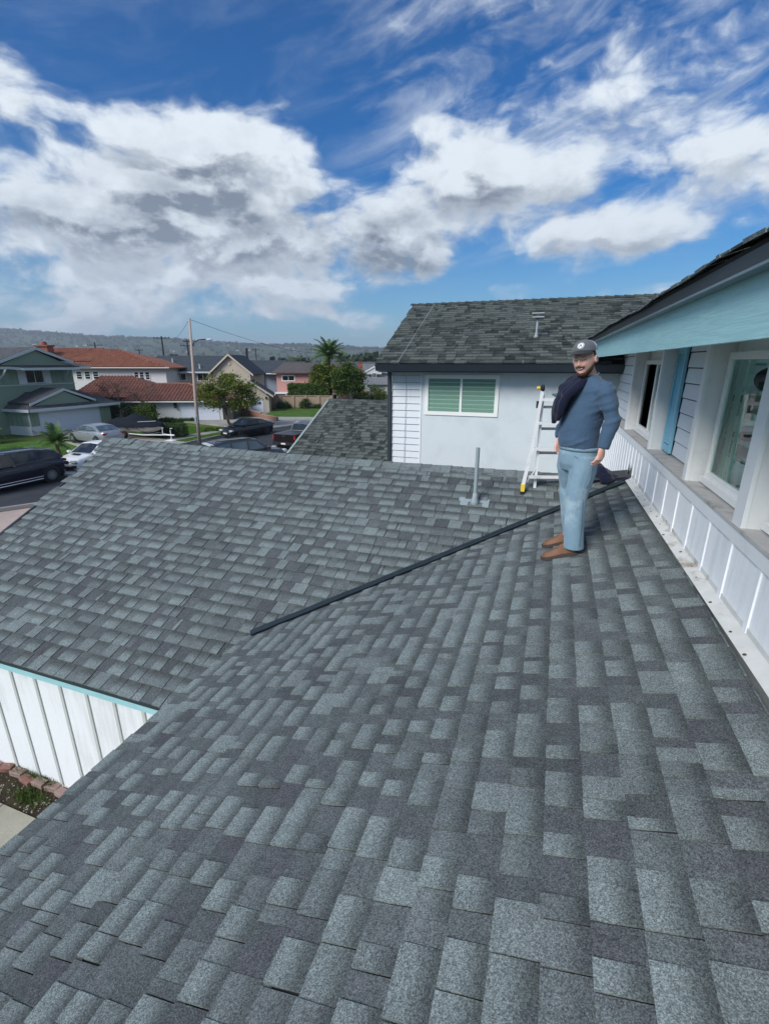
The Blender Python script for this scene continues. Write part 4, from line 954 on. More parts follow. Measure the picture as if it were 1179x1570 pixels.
# low wing and garage wing of that house
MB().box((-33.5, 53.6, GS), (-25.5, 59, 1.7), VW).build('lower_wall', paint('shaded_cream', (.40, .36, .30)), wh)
rf = roof_slabs(VW, -34.6, -23.5, 52.6, 60.4, 1.62, 3.85, -32.6, -29.1).build('low_roof', TILE2, wh)
tile_rows(VW, [(-34.6, 52.6, 1.62), (-23.5, 52.6, 1.62), (-29.1, 56.5, 3.85), (-32.6, 56.5, 3.85)]).build('roof_tiles', TILE2, rf, kind='stuff')
wallf = fr(VW(-24.35, 51.1, 0)[:2], 19.56 + 4)
MB().box((0, 0, GS), (6.9, 6.2, 1.38), wallf).build('garage_wall', OFFW, wh)
rf = roof_slabs(wallf, -3.4, 7.7, -.6, 7.4, 1.42, 3.0, -1.0, 2.6).build('garage_roof', TILE2, wh)
tile_rows(wallf, [(-3.4, -.6, 1.42), (7.7, -.6, 1.42), (2.6, 3.4, 3.0), (-1.0, 3.4, 3.0)]).build('roof_tiles', TILE2, rf, kind='stuff')
g = MB(); g.tube([wallf(2.6, 3.4, 3.08), wallf(7.7, -.6, 1.5)], .10, 8); g.tube([wallf(-1.0, 3.4, 3.08), wallf(2.6, 3.4, 3.08)], .10, 8); g.build('hip_tiles', TILE, rf)
g = MB(); fascia_line(g, wallf, [(-3.4, -.62, 1.46), (7.7, -.62, 1.46)], .14); g.build('fascia', OFFW, rf)
gd = MB().box((2.5, -.03, GS), (6.5, -.001, 1.05), wallf).build('garage_door', GDOOR, wh)
for k_ in range(1, 4): MB().box((2.5, -.036, GS + k_ * .44), (6.5, -.031, GS + k_ * .44 + .02), wallf).build('panel_seam', LTRIM, gd)
g = MB(); g.box((2.42, -.05, GS), (2.5, 0, 1.12), wallf); g.box((6.5, -.05, GS), (6.58, 0, 1.12), wallf); g.box((2.42, -.05, 1.05), (6.58, 0, 1.12), wallf); g.build('door_frame', LTRIM, wh)
g = MB(); g.box((1.95, -.25, .85), (2.2, -.02, 1.25), wallf); g.box((1.95, -.35, .70), (2.15, -.15, .82), wallf); g.build('wall_lantern', BLACK, wh)
g = MB(); g.box((6.95, -.1, GS), (8.0, 4, .9), wallf); g.build('side_gate', mat_plain('dark_gate', (.03, .03, .035), .7), wh)

# ---- tan two-storey house with grey roof and gabled garage
th_ = thing('tan_house', 'tan two-storey house with dark grey roof, street gable and pale double garage door', 'house', VW(-24, 64, GS))
MB().box((-30.6, 64, GS), (-17.6, 71.4, 4.1), VW).build('upper_wall', TAN, th_)
rf = roof_slabs(VW, -31.5, -20.2, 63.4, 72, 4.15, 6.25, -31.0, -20.2).build('roof', RDARK, th_)
g = MB(); fascia_line(g, VW, [(-31.5, 63.36, 4.22), (-22.4, 63.36, 4.22)], .18); g.build('fascia', LTRIM, rf)
# street gable: ridge runs away from the viewer
g = MB(); g.slab([VW(-22.4, 62.6, 4.05), VW(-19.8, 62.6, 6.3), VW(-19.8, 70, 6.3), VW(-22.4, 70, 4.05)], .12); g.slab([VW(-19.8, 62.6, 6.3), VW(-16.9, 62.6, 3.85), VW(-16.9, 70, 3.85), VW(-19.8, 70, 6.3)], .12); gr = g.build('gable_roof', RDARK, th_)
g = MB(); g.slab([VW(-22.1, 63.0, GS), VW(-17.3, 63.0, GS), VW(-17.3, 63.0, 4.1), VW(-19.8, 63.0, 6.15), VW(-22.1, 63.0, 4.1)], .9); g.build('gable_wall', BEIGE, th_)
g = MB(); fascia_line(g, VW, [(-22.5, 62.56, 4.1), (-19.8, 62.56, 6.42)], .26); fascia_line(g, VW, [(-19.8, 62.56, 6.42), (-16.8, 62.56, 3.9)], .26); g.build('barge_board', paint('tan_trim', (.52, .45, .38)), gr)
g = MB(); g.lathe([(.0, 0), (.22, .0), (.22, .04), (.0, .05)], VW(-19.85, 62.98, 5.2), -FV, 8); g.build('gable_vent', TAN, gr)
hwindow(VW, -27.3, -26.0, 64, 3.15, 3.95, th_, 2); hwindow(VW, -24.45, -23.1, 64, 3.1, 3.95, th_, 2); hwindow(VW, -20.7, -19.3, 63, 3.2, 4.0, th_, 2, fm=BEIGE)
for (a, d_, z_) in ((-28.3, 65.9, 5.35), (-24.2, 64.4, 4.65)):
    g = MB(); g.lathe([(.16, 0), (.09, .05), (.08, .45), (.12, .45), (.12, .55)], VW(a, d_, z_ - .05), n=10); g.build('roof_vent', LTRIM, th_, own=True)
tg = fr(VW(-17.75, 59.6, 0)[:2], 19.56 + 10)
MB().box((0, 0, GS), (3.35, 5.5, 1.35), tg).build('garage_wall', BEIGE, th_)
g = MB(); g.slab([tg(0, .01, 1.3), tg(3.35, .01, 1.3), tg(1.2, .01, 3.05)], .2); g.build('garage_gable', BEIGE, th_)
g = MB(); g.slab([tg(-1.2, -.4, 1.5), tg(1.15, -.4, 3.2), tg(1.15, 5.8, 3.2), tg(-1.2, 5.8, 1.5)], .12); g.slab([tg(1.15, -.4, 3.2), tg(3.9, -.4, 1.4), tg(3.9, 5.8, 1.4), tg(1.15, 5.8, 3.2)], .12); gr2 = g.build('garage_roof', RDARK, th_)
g = MB(); fascia_line(g, tg, [(1.15, -.42, 3.28), (3.95, -.42, 1.42)], .24); fascia_line(g, tg, [(-1.2, -.42, 1.55), (1.15, -.42, 3.28)], .24); g.build('barge_board', paint('tan_trim_low', (.52, .45, .38)), gr2)
gd = MB().box((.15, -.03, GS), (2.65, -.001, 1.08), tg).build('garage_door', GDOOR, th_)
for k_ in range(1, 4): MB().box((.15, -.036, GS + k_ * .44), (2.65, -.031, GS + k_ * .44 + .02), tg).build('panel_seam', LTRIM, gd)
g = MB(); g.box((2.95, -.14, 1.0), (3.1, -.0, 1.3), tg); g.build('wall_lantern', GLASSD, th_)
# low brick planter wall that steps down to the drive
pw = thing('brick_planter_wall', 'stepped low red brick wall beside the tan house driveway', 'garden wall', VW(-15, 55, GS))
BW = mat_plain('planter_brick', (.26, .14, .105), .9, var=.3, scale=6); CAPB = mat_plain('planter_cap', (.36, .22, .17), .85, var=.2)
for (a0_, d0_, a1_, d1_, h_) in ((-20.2, 60.0, -17.2, 58.0, 1.3), (-17.2, 58.0, -16.3, 57.0, 1.0), (-16.3, 57.0, -13.9, 53.5, .62), (-13.9, 53.5, -11.4, 50.2, .48)):
    p, q = Vector((a0_, d0_, 0)), Vector((a1_, d1_, 0)); t = (q - p).normalized(); n_ = Vector((-t.y, t.x, 0)) * .22
    g = MB(); g.hexa([VW(*(v_ + Vector((0, 0, GS)))) for v_ in (p, q, q + n_, p + n_)] + [VW(*(v_ + Vector((0, 0, GS + h_)))) for v_ in (p, q, q + n_, p + n_)]); s_ = g.build('wall_section', BW, pw)
    g = MB(); g.hexa([VW(*(v_ + Vector((0, 0, GS + h_)))) for v_ in (p - n_ * .15, q - n_ * .15, q + n_ * 1.15, p + n_ * 1.15)] + [VW(*(v_ + Vector((0, 0, GS + h_ + .07)))) for v_ in (p - n_ * .15, q - n_ * .15, q + n_ * 1.15, p + n_ * 1.15)]); g.build('coping', CAPB, s_)

# ---- blue grey house, pink house, farther ones
bh = thing('blue_grey_house', 'blue-grey two-storey house with white gable trim behind the black utility post', 'house', VW(-20, 86, GS))
g = MB(); g.slab([VW(-27.6, 85, GS), VW(-21.3, 85, GS), VW(-21.3, 85, 3.75), VW(-24.6, 85, 5.5), VW(-27.6, 85, 3.75)], .5); g.build('gable_wall', BLUEG, bh)
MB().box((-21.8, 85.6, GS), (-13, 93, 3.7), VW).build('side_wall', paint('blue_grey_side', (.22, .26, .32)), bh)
g = MB(); g.slab([VW(-21.0, 84.3, 3.55), VW(-13, 84.3, 3.45), VW(-14.5, 90, 5.55), VW(-24.6, 90, 5.75)], .12); g.slab([VW(-24.6, 84.3, 5.68), VW(-21.0, 84.3, 3.6), VW(-21.0, 92, 3.6), VW(-24.6, 92, 5.68)], .12); g.slab([VW(-28.2, 84.3, 3.6), VW(-24.6, 84.3, 5.68), VW(-24.6, 92, 5.68), VW(-28.2, 92, 3.6)], .12); br = g.build('roof', RDARK, bh)
g = MB(); fascia_line(g, VW, [(-28.2, 84.26, 3.7), (-24.6, 84.26, 5.8)], .25); fascia_line(g, VW, [(-24.6, 84.26, 5.8), (-21.0, 84.26, 3.7)], .25); fascia_line(g, VW, [(-21.0, 84.2, 3.62), (-13, 84.2, 3.5)], .15); g.build('barge_board', TRIMW, br)
hwindow(VW, -23.4, -21.9, 85, 2.5, 3.4, bh, 2)
pk = thing('pink_house', 'pink stucco two-storey house with brown roof behind the clipped hedge', 'house', VW(-12, 80, GS))
MB().box((-17.7, 80, GS), (-5.5, 88, 3.75), VW).build('wall', PINK, pk)
rf = roof_slabs(VW, -18.4, -4.8, 79.3, 88.8, 3.75, 5.35, -17.2, -8).build('roof', mat_far_roof('brown_shingles', (.07, .065, .065), (.12, .11, .105)), pk)
g = MB(); fascia_line(g, VW, [(-18.4, 79.26, 3.8), (-4.8, 79.26, 3.8)], .14); g.build('fascia', paint('dark_fascia', (.10, .06, .055)), rf)
hwindow(VW, -16.7, -14.8, 80, 2.55, 3.25, pk, 2, fw=.14)
MB().box((-19.5, 77.5, GS), (-15.8, 80, .4), VW).build('patio_wall', paint('patio_dark', (.25, .14, .12)), pk)
g = MB(); g.box((-19.6, 77.2, .55), (-15.6, 80, .70), VW)
for a in (-19.5, -15.8, -17.6): g.box((a, 77.25, GS), (a + .14, 77.4, .55), VW)
g.build('patio_cover', TRIMW, pk)
MB().box((-9.6, 73, GS), (-5.5, 79, 1.2), VW).build('rear_wing', PINK, pk)
hwindow(VW, -9.0, -7.2, 73, -.05, .75, pk, 2, fw=.14)
bw = thing('block_garden_wall', 'tan block garden wall behind the green lawn', 'garden wall', VW(-12, 66, GS))
BLK = mat_plain('tan_block', (.33, .25, .18), .9, var=.25, scale=2)
MB().box((-16.2, 66, GS), (-7.0, 66.25, .95), VW).build('block_panel', BLK, bw)
for k_ in range(6): MB().box((-16.2 + k_ * 1.75, 65.9, GS), (-15.85 + k_ * 1.75, 66.3, 1.02), VW).build('pilaster', BLK, bw, own=True)
MB().box((-16.25, 65.93, .96), (-7.0, 66.32, 1.04), VW).build('coping', CAPB, bw)
# far white houses near the wing corner
def far_house(a0_, a1_, d_, dep, ze, zr, wm, rm, label, gable=True, cat='house'):
    o = thing('house', label, cat, VW((a0_ + a1_) / 2, d_, GS)); MB().box((a0_, d_, GS), (a1_, d_ + dep, ze), VW).build('wall', wm, o)
    r_ = roof_slabs(VW, a0_ - .5, a1_ + .5, d_ - .5, d_ + dep + .5, ze, zr, a0_ - .5, a1_ + .5).build('roof', rm, o); return o, r_
o, r_ = far_house(-4.6, 4.5, 105, 8, 3.2, 5.1, GREYS, mat_far_roof('grey_far_shingles', (.12, .13, .14), (.18, .19, .20)), 'pale grey far house with small white dormer gable left of the wing corner')
g = MB(); g.slab([VW(-3.8, 104.2, 3.0), VW(-.6, 104.2, 3.0), VW(-.6, 104.2, 3.7), VW(-2.2, 104.2, 4.5), VW(-3.8, 104.2, 3.7)], .8); dm = g.build('dormer', OFFW, o)
g = MB(); fascia_line(g, VW, [(-4.1, 104.0, 3.6), (-2.2, 104.0, 4.65)], .25); fascia_line(g, VW, [(-2.2, 104.0, 4.65), (-.3, 104.0, 3.6)], .25); g.build('barge_board', TRIMW, dm)
hwindow(VW, -2.55, -1.85, 104.2, 2.4, 3.2, o, 2)
far_house(-3.5, 1.0, 97, 5, 1.2, 2.5, GREYS, mat_far_roof('grey_far_shingles_low', (.13, .14, .15), (.19, .20, .21)), 'low grey garage with shingled gable roof before the pale grey far house')
g = MB(); g.box((-5.4, 100, GS), (-4.5, 101, 5.35), VW); g.box((-5.5, 99.9, 5.35), (-4.4, 101.1, 5.5), VW); g.build('brick_chimney', CHB, label='tall brick chimney rising beside the round tree crown', cat='chimney')
far_house(-2.5, 6.0, 150, 10, 4.6, 5.4, paint('peach_stucco', (.5, .35, .28)), mat_far_roof('pale_far_roof', (.4, .33, .28), (.5, .45, .4)), 'peach coloured distant house on the horizon by the wing eave')
far_house(-60, -48, 95, 9, 4.9, 6.3, OFFW, RDARK, 'white distant house behind the terracotta roofs')
far_house(-36, -24, 118, 9, 4.6, 5.9, BEIGE, RDARK, 'beige distant house with dark roof beyond the tan house')
far_house(-14, -2, 128, 9, 4.2, 5.6, OFFW, RGREY, 'white distant house with grey roof beyond the pink house')
# ================================================================ trees, hedges, poles
TRUNK = mat_plain('bark', (.12, .09, .065), .9, var=.3, scale=12, bump=.6); TRUNKL = mat_plain('pale_bark', (.30, .27, .22), .9, var=.3, scale=8, bump=.5)
def crown_mesh(cen, R, n_clump, leaves, ls, seed, clump_r=.28, flat=0., hollow=.35):
    r_ = random.Random(seed); mb = MB(); cen = Vector(cen)
    for c_ in range(n_clump):
        th = r_.uniform(0, 6.283); cz = r_.uniform(-.75, 1); s_ = math.sqrt(max(0, 1 - cz * cz)); rr_ = r_.uniform(hollow, 1.0) ** .6 * (1 + .22 * mn.noise(Vector((th * 1.3, cz * 2, seed))))
        cc = cen + Vector((R[0] * rr_ * s_ * math.cos(th), R[1] * rr_ * s_ * math.sin(th), R[2] * rr_ * cz)); tone = r_.random(); cr = clump_r * r_.uniform(.6, 1.4)
        for k_ in range(leaves):
            d_ = Vector((r_.gauss(0, 1), r_.gauss(0, 1), r_.gauss(0, .7))) * cr * .6; p = cc + d_
            a_ = Vector((r_.gauss(0, 1), r_.gauss(0, 1), r_.gauss(0, .6))).normalized(); b_ = a_.cross(Vector((r_.gauss(0, .5), r_.gauss(0, .5), 1))).normalized(); q_ = ls * r_.uniform(.6, 1.3)
            mb.add([p - a_ * q_, p + b_ * q_ * .5, p + a_ * q_, p - b_ * q_ * .5], [(0, 1, 2, 3)], (min(1, max(0, tone * .7 + r_.uniform(-.1, .4))), r_.uniform(0, 1), 0, 1))
    return mb
def trunk_mesh(base, top, r0, limbs, seed, bend=.15):
    r_ = random.Random(seed); mb = MB(); b, t = Vector(base), Vector(top); pts = [b.lerp(t, k_ / 5) + Vector((r_.uniform(-bend, bend), r_.uniform(-bend, bend), 0)) * (k_ > 0) for k_ in range(6)]
    mb.tube(pts, [r0 * (1.25 if k_ == 0 else 1 - .09 * k_) for k_ in range(6)], 8)
    for l_ in limbs:
        l_ = Vector(l_); s_ = pts[r_.choice([3, 4, 5])]; m_ = s_.lerp(l_, .5) + Vector((r_.uniform(-.2, .2), r_.uniform(-.2, .2), r_.uniform(-.1, .2)))
        mb.tube([s_, m_, l_], [r0 * .5, r0 * .32, r0 * .12], 6)
        for k_ in range(3):
            e_ = l_ + Vector((r_.uniform(-.7, .7), r_.uniform(-.7, .7), r_.uniform(-.3, .6))); mb.tube([m_.lerp(l_, .6), e_], [r0 * .16, r0 * .05], 5)
    return mb
L_OLIVE = mat_leaf('olive_leaf', (.055, .100, .014), (.20, .235, .035)); L_GREEN = mat_leaf('green_leaf', (.038, .085, .018), (.125, .185, .035)); L_DARK = mat_leaf('dark_leaf', (.028, .062, .022), (.075, .12, .036)); L_PALM = mat_leaf('palm_leaf', (.045, .10, .03), (.12, .20, .06), .45, .15)
t = thing('street_tree', 'leaning street tree with loose olive green crown behind the black sedan', 'tree', (-29.3, 38.0, GS + .1))
c0 = Vector((-29.2, 38.0, 2.45)); lm = [c0 + RV * a + FV * d + Vector((0, 0, z)) for a, d, z in ((-2.2, 0, -.6), (-1.2, .5, .6), (.2, -.3, 1.0), (1.4, .3, .5), (2.4, 0, -.3), (2.0, -.6, .4), (-.8, -.8, .2))]
trunk_mesh((-29.3, 38.0, GS + .08), (-29.5, 37.9, 1.2), .14, lm, 3).build('trunk', TRUNK, t)
cm = crown_mesh((0, 0, 0), (2.75, 2.3, 1.8), 210, 46, .115, 5, .42); cm.v = [tuple(c0 + RV * p[0] + FV * p[1] + Vector((0, 0, p[2]))) for p in cm.v]; cm.build('crown', L_OLIVE, t, attr=True)
def tree_at(a, d, zc, R, h0, seed, label, m, name='tree', r0=.18, n=150, lv=40, ls=.12, cr=.5, zb=GS):
    o = thing(name, label, 'tree', VW(a, d, zb)); c_ = Vector(VW(a, d, zc))
    lm = [c_ + Vector((R[0] * .6 * math.cos(k_ * 1.1), R[1] * .6 * math.sin(k_ * 1.1), R[2] * .35 * math.sin(k_ * 2.3))) for k_ in range(6)]
    trunk_mesh(VW(a, d, zb), VW(a, d, h0), r0, lm, seed).build('trunk', TRUNKL if name == 'tree' else TRUNK, o)
    crown_mesh(c_, R, n, lv, ls, seed, cr).build('crown', m, o, attr=True); return o
tree_at(-4.9, 67, 2.9, (2.2, 2.0, 2.35), .6, 11, 'round dark green tree with pale forked trunk left of the brick chimney', L_GREEN, n=320, lv=44, ls=.15)
tree_at(-8.2, 69, 2.9, (2.2, 2.0, 2.3), .6, 12, 'yellowish green tree under the palm, beside the pink house', L_OLIVE, n=280, lv=42, ls=.15)
tree_at(-1.2, 74, .6, (1.6, 1.5, 1.3), -.2, 13, 'small olive tree beside the wing corner, in front of far grey roofs', L_OLIVE, n=90, lv=34, ls=.12)
tree_at(-3.7, 73, .3, (1.3, 1.3, 1.1), -.3, 14, 'low olive shrub tree below the brick chimney', L_OLIVE, n=70, lv=34, ls=.12)
for k_, (a, d, zc, R, lb) in enumerate(((-17, 100, 4.4, (2.6, 2.4, 1.9), 'dark tree crown rising behind the blue-grey house roof'), (-52, 84, 4.6, (2.5, 2.3, 2.0), 'dark tree behind the terracotta roof, left of the tan house'), (-44, 92, 4.2, (2.2, 2, 1.6), 'small dark tree beyond the tan house roof end'), (-70, 100, 5.0, (4, 3, 3), 'dense dark tree far behind the brick chimney of the white house'))):
    tree_at(a, d, zc, R, 2.0, 20 + k_, lb, L_DARK, n=80, lv=30, ls=.2, cr=.7)
def frond(mb, base, az_, el_, L, droop, seed, lw=.045, ll=.42, seg=12):
    r_ = random.Random(seed); p = Vector(base); d_ = Vector((math.cos(az_) * math.cos(el_), math.sin(az_) * math.cos(el_), math.sin(el_))); pts = [p.copy()]
    for k_ in range(seg):
        d_ = (d_ + Vector((0, 0, -droop * (.3 + k_ / seg)))).normalized(); p = p + d_ * L / seg; pts.append(p.copy())
    mb.tube(pts, [.028 * (1 - k_ / (seg + 1)) + .006 for k_ in range(seg + 1)], 5, col=(.8, .8, 0, 1))
    for k_ in range(1, seg * 3):
        s_ = k_ / (seg * 3); i_ = min(int(s_ * seg), seg - 1); q = pts[i_].lerp(pts[i_ + 1], s_ * seg - i_); t_ = (pts[i_ + 1] - pts[i_]).normalized(); sd_ = t_.cross(Vector((0, 0, 1))).normalized(); l_ = ll * math.sin(math.pi * min(1, s_ * .85 + .15)) ** .6 * r_.uniform(.85, 1.1)
        for sg in (-1, 1):
            e_ = q + (sd_ * sg * .75 + t_ * .55 + Vector((0, 0, -.32 + r_.uniform(-.15, .1)))).normalized() * l_; w_ = t_ * lw * .5
            mb.add([q - w_, q + w_, e_], [(0, 1, 2)], (r_.random(), r_.uniform(.2, 1), 0, 1))
def palm(name, label, base, h, r0, n, L, droop, seed, ll=.42, lw=.05, elr=(-.2, 1.35)):
    o = thing(name, label, 'palm tree', base); r_ = random.Random(seed); g = MB(); P = [(base[0] + .05 * math.sin(k_), base[1], base[2] + h * k_ / 6) for k_ in range(7)]
    g.tube(P, [r0 * (1.2 - .25 * k_ / 6) for k_ in range(7)], 9); g.build('trunk', TRUNK, o)
    for k_ in range(n):
        mb = MB(); frond(mb, (P[-1][0], P[-1][1], P[-1][2]), k_ * 2.399, elr[0] + (elr[1] - elr[0]) * (k_ / n) ** .8, L * r_.uniform(.85, 1.1), droop * r_.uniform(.7, 1.3), seed + k_, lw, ll)
        mb.build('frond', L_PALM, o, attr=True, own=False)
    return o
palm('palm_tree', 'tall palm with arching fronds rising above the round trees', VW(-7.9, 70.5, GS), 7.0, .22, 30, 3.0, .13, 40, .75, .13, (-.1, 1.4))
palm('small_palm', 'short young palm on the lawn behind the white hatchback and dark SUV', (-28.9, 20.6, GS), 1.25, .10, 20, 1.35, .13, 60, .42, .05, (.1, 1.45))
palm('small_palm', 'low palm clump at the corner of the sage green house', (-41.2, 24.2, GS), .5, .12, 12, 1.3, .16, 90, .45, .06, (.1, 1.3))
def bush(name, label, cen, R, seed, m, n=60, lv=40, ls=.06, cr=.2, cat='shrub', stems=True):
    o = thing(name, label, cat, (cen[0], cen[1], cen[2] - R[2])); r_ = random.Random(seed)
    if stems:
        g = MB()
        for k_ in range(6): g.tube([(cen[0] + r_.uniform(-.1, .1), cen[1] + r_.uniform(-.1, .1), cen[2] - R[2]), (cen[0] + R[0] * r_.uniform(-.6, .6), cen[1] + R[1] * r_.uniform(-.6, .6), cen[2] + R[2] * r_.uniform(-.2, .5))], [.03, .01], 5)
        g.build('stem', TRUNK, o)
    crown_mesh(cen, R, n, lv, ls, seed, cr, hollow=.5).build('foliage', m, o, attr=True); return o
def hedge(label, a0_, a1_, d_, w, z0_, z1_, seed, m, dens=900, ls=.07, lab_m=None):
    o = thing('hedge', label, 'hedge', VW((a0_ + a1_) / 2, d_, z0_)); r_ = random.Random(seed); mb = MB()
    n = int(dens * (a1_ - a0_) * max(1, (z1_ - z0_)))
    for i in range(n):
        a = r_.uniform(a0_, a1_); side = r_.random(); z = r_.uniform(z0_, z1_); d = d_ + r_.gauss(0, .05)
        if side < .35: z = z1_ + r_.gauss(0, .06); d = d_ + r_.uniform(0, w)
        elif side < .5: a = r_.choice([a0_, a1_]) + r_.gauss(0, .07); d = d_ + r_.uniform(0, w)
        z += .12 * mn.noise(Vector((a * 1.2, d, seed))) ; d += .16 * mn.noise(Vector((a * 1.5, z * 1.5, seed + 4)))
        p = Vector(VW(a, d, z)); a_ = Vector((r_.gauss(0, 1), r_.gauss(0, 1), r_.gauss(0, 1))).normalized(); b_ = a_.orthogonal().normalized(); q_ = ls * r_.uniform(.6, 1.3)
        mb.add([p - a_ * q_, p + b_ * q_ * .6, p + a_ * q_, p - b_ * q_ * .6], [(0, 1, 2, 3)], (r_.random(), r_.uniform(0, 1), 0, 1))
    mb.build('foliage', m, o, attr=True)
    g = MB()
    for k_ in range(int((a1_ - a0_) / .5) + 1):
        a = a0_ + .2 + k_ * .5; g.tube([VW(a, d_ + w * .4, z0_ - .3), VW(a + .05, d_ + w * .4, z1_ - .1)], [.035, .02], 5)
    g.box((a0_ + .15, d_ + .15, z0_ + .1), (a1_ - .15, d_ + w - .1, z1_ - .12), VW)
    g.build('stems', TRUNK, o); return o
hedge('clipped dense green hedge on top of the tan block wall, before the pink house', -13.3, -7.7, 67, 1.4, .75, 2.45, 3, L_GREEN, 700, .11)
hedge('knee-high clipped hedge at the lawn edge beside the covered boat', -19.4, -16.6, 38.9, .9, GS + .15, .35, 5, L_DARK, 1500, .055)
hedge('low hedge strip under the white garage wall', -23.9, -20.3, 50.2, .5, GS, -.35, 6, L_GREEN, 900, .06)
hedge('low flowering edge of the white house lawn along its drive', -16.2, -13.4, 42.6, .5, GS, -.40, 7, L_GREEN, 900, .06)
bush('shrub', 'dark round shrub against the block wall, near its middle', VW(-10.7, 64.8, -.1), (.75, .7, .75), 31, L_DARK, 50, 40, .09, .3)
bush('shrub', 'wide low dark shrub against the block wall, nearest the beige garage', VW(-13.6, 64.8, -.25), (1.0, .7, .55), 32, L_DARK, 50, 40, .09, .3)
bush('shrub', 'small low shrub against the block wall, nearest the shingled rake', VW(-8.9, 64.9, -.4), (.7, .5, .35), 33, L_DARK, 30, 40, .09, .25)
bush('shrub', 'dark green shrub at the corner of the white garage wall, behind the boat', VW(-24.2, 48.6, .35), (1.25, .9, 1.15), 34, L_GREEN, 90, 44, .08, .3)
bush('shrub', 'dense shady shrub mass below the low terracotta roof', VW(-27.5, 50.2, .2), (2.6, .9, 1.1), 35, L_DARK, 130, 44, .09, .35)
bush('shrub', 'shaded shrub beside the sage green garage, behind the boat cover', VW(-30.3, 49.2, -.1), (1.4, .8, .8), 36, L_DARK, 70, 44, .09, .3)
def bare_tree(label, a, d, h, spread, seed, lean=0):
    o = thing('bare_tree', label, 'tree', VW(a, d, GS)); r_ = random.Random(seed); g = MB(); B = Vector(VW(a, d, GS)); g.tube([B, B + Vector((lean, 0, h * .55))], [.10, .06], 7); g.build('trunk', TRUNKL, o); g = MB()
    def grow(p, d_, l, r0, k):
        e_ = p + d_ * l; g.tube([p, e_], [r0, r0 * .6], 4, caps=False)
        if k == 0: return
        for i in range(3 if k > 1 else 4):
            nd = (d_ + Vector((r_.gauss(0, 1), r_.gauss(0, 1), r_.gauss(.25, .5))) * spread).normalized(); grow(e_, nd, l * r_.uniform(.6, .85), r0 * .62, k - 1)
    for i in range(5): grow(B + Vector((lean * r_.uniform(.5, 1), 0, h * r_.uniform(.3, .55))), Vector((r_.gauss(0, .7), r_.gauss(0, .7), 1)).normalized(), h * .2, .035, 4)
    g.build('branches', mat_plain('bare_twigs', (.10, .075, .065), .9, var=.2), o)
bare_tree('leafless tree with pale trunk in front of the terracotta roof peak', -27.3, 49.4, 4.6, .55, 3)
bare_tree('leafless twiggy tree above the shrubs, left of the white garage wall', -24.9, 49.6, 4.0, .6, 5)
bare_tree('thin leafless tree between the sage garage and the pale-trunked tree', -29.0, 50.0, 3.8, .55, 8)
# pole with street lamp, wires
POLE = mat_plain('weathered_pole', (.40, .31, .27), .85, var=.2, scale=5); DPOLE = mat_plain('dark_pole', (.03, .025, .022), .9, var=.2)
sl = thing('street_lamp', 'tall weathered lamp pole on the verge with one short curved arm', 'street lamp', (-25.95 * 1.0, 29.7, GS + .1))
bx_, by_ = -25.9, 29.7
g = MB(); g.tube([(bx_, by_, GS + .08), (bx_ + .12, by_, 3.0), (bx_ + .33, by_ + .1, 8.38)], [.135, .118, .075], 12); g.build('pole', POLE, sl, smooth=True)
arm = [(bx_ + .24, by_ + .05, 6.35), (bx_ + .45, by_ + .15, 6.75), (bx_ + .8, by_ + .3, 6.92), (bx_ + 1.25, by_ + .47, 6.95)]
g = MB(); g.tube(arm, .035, 8); g.build('arm', DPOLE, sl, smooth=True)
g = MB(); g.ball((bx_ + 1.5, by_ + .56, 6.93), (.30, .14, .07), 12, 6); g.build('lamp_head', LTRIM, sl, smooth=True)
g = MB(); g.tube([(bx_ + .22, by_ - .16, .9), (bx_ + .22, by_ - .16, 1.5)], .03, 6); g.box((bx_ - .02, by_ - .21, 1.0), (bx_ + .12, by_ - .14, 1.35)); g.build('sign_plate', GALV, sl)
def upole(label, a, d, zt, arms, w, r0=.13):
    o = thing('utility_pole', label, 'utility pole', VW(a, d, GS)); g = MB(); g.tube([VW(a, d, GS), VW(a, d, zt)], [r0 * 1.2, r0 * .8], 8); g.build('pole', DPOLE, o)
    for (z_, w_) in arms:
        g = MB().box((a - w_, d - .08, z_ - .1), (a + w_, d + .08, z_ + .06), VW)
        for q in (-.95, -.5, .5, .95): g.lathe([(.07, 0), (.09, .12), (.03, .24)], VW(a + q * w_, d, z_ + .05), n=6)
        g.build('crossarm', DPOLE, o, own=True)
    return o
upole('utility pole with one crossarm peeking over the upper terracotta roof', -87.2, 150, 11.2, [(10.4, 2.3)], 1, .22)
upole('utility pole with a wide crossarm over the dark tan-house roof end', -53.5, 120, 11.4, [(11.0, 1.9)], 1, .2)
upole('double-armed utility pole just left of the lamp pole', -43.5, 110, 10.2, [(9.8, .9), (8.9, 1.5)], 1, .18)
upole('small distant utility pole over the low end of the terracotta roof', -79.1, 160, 9.6, [(9.2, 1.3)], 1, .18)
upole('small distant utility pole beyond the blue-grey house', -41.5, 160, 9.9, [(9.3, 1.3)], 1, .15)
o = thing('utility_post', 'plain black utility post without crossarm in front of the blue-grey house', 'utility pole', VW(-21.8, 78, GS)); g = MB(); g.tube([VW(-21.9, 78, GS), VW(-21.65, 78, 7.5)], [.2, .17], 8); g.build('post', DPOLE, o)
def wire(label, a, b, sag, grp=None):
    a, b = Vector(a), Vector(b); P = [a.lerp(b, k_ / 12) - Vector((0, 0, sag * 4 * (k_ / 12) * (1 - k_ / 12))) for k_ in range(13)]; g = MB(); g.tube(P, .014, 4); g.build('overhead_wire', DPOLE, label=label, cat='wire', group=grp)
wire('thin overhead wire from the lamp pole top down to the left over the tile roofs', (bx_ + .33, by_ + .1, 8.3), VW(-53.5, 120, 10.9), 1.3)
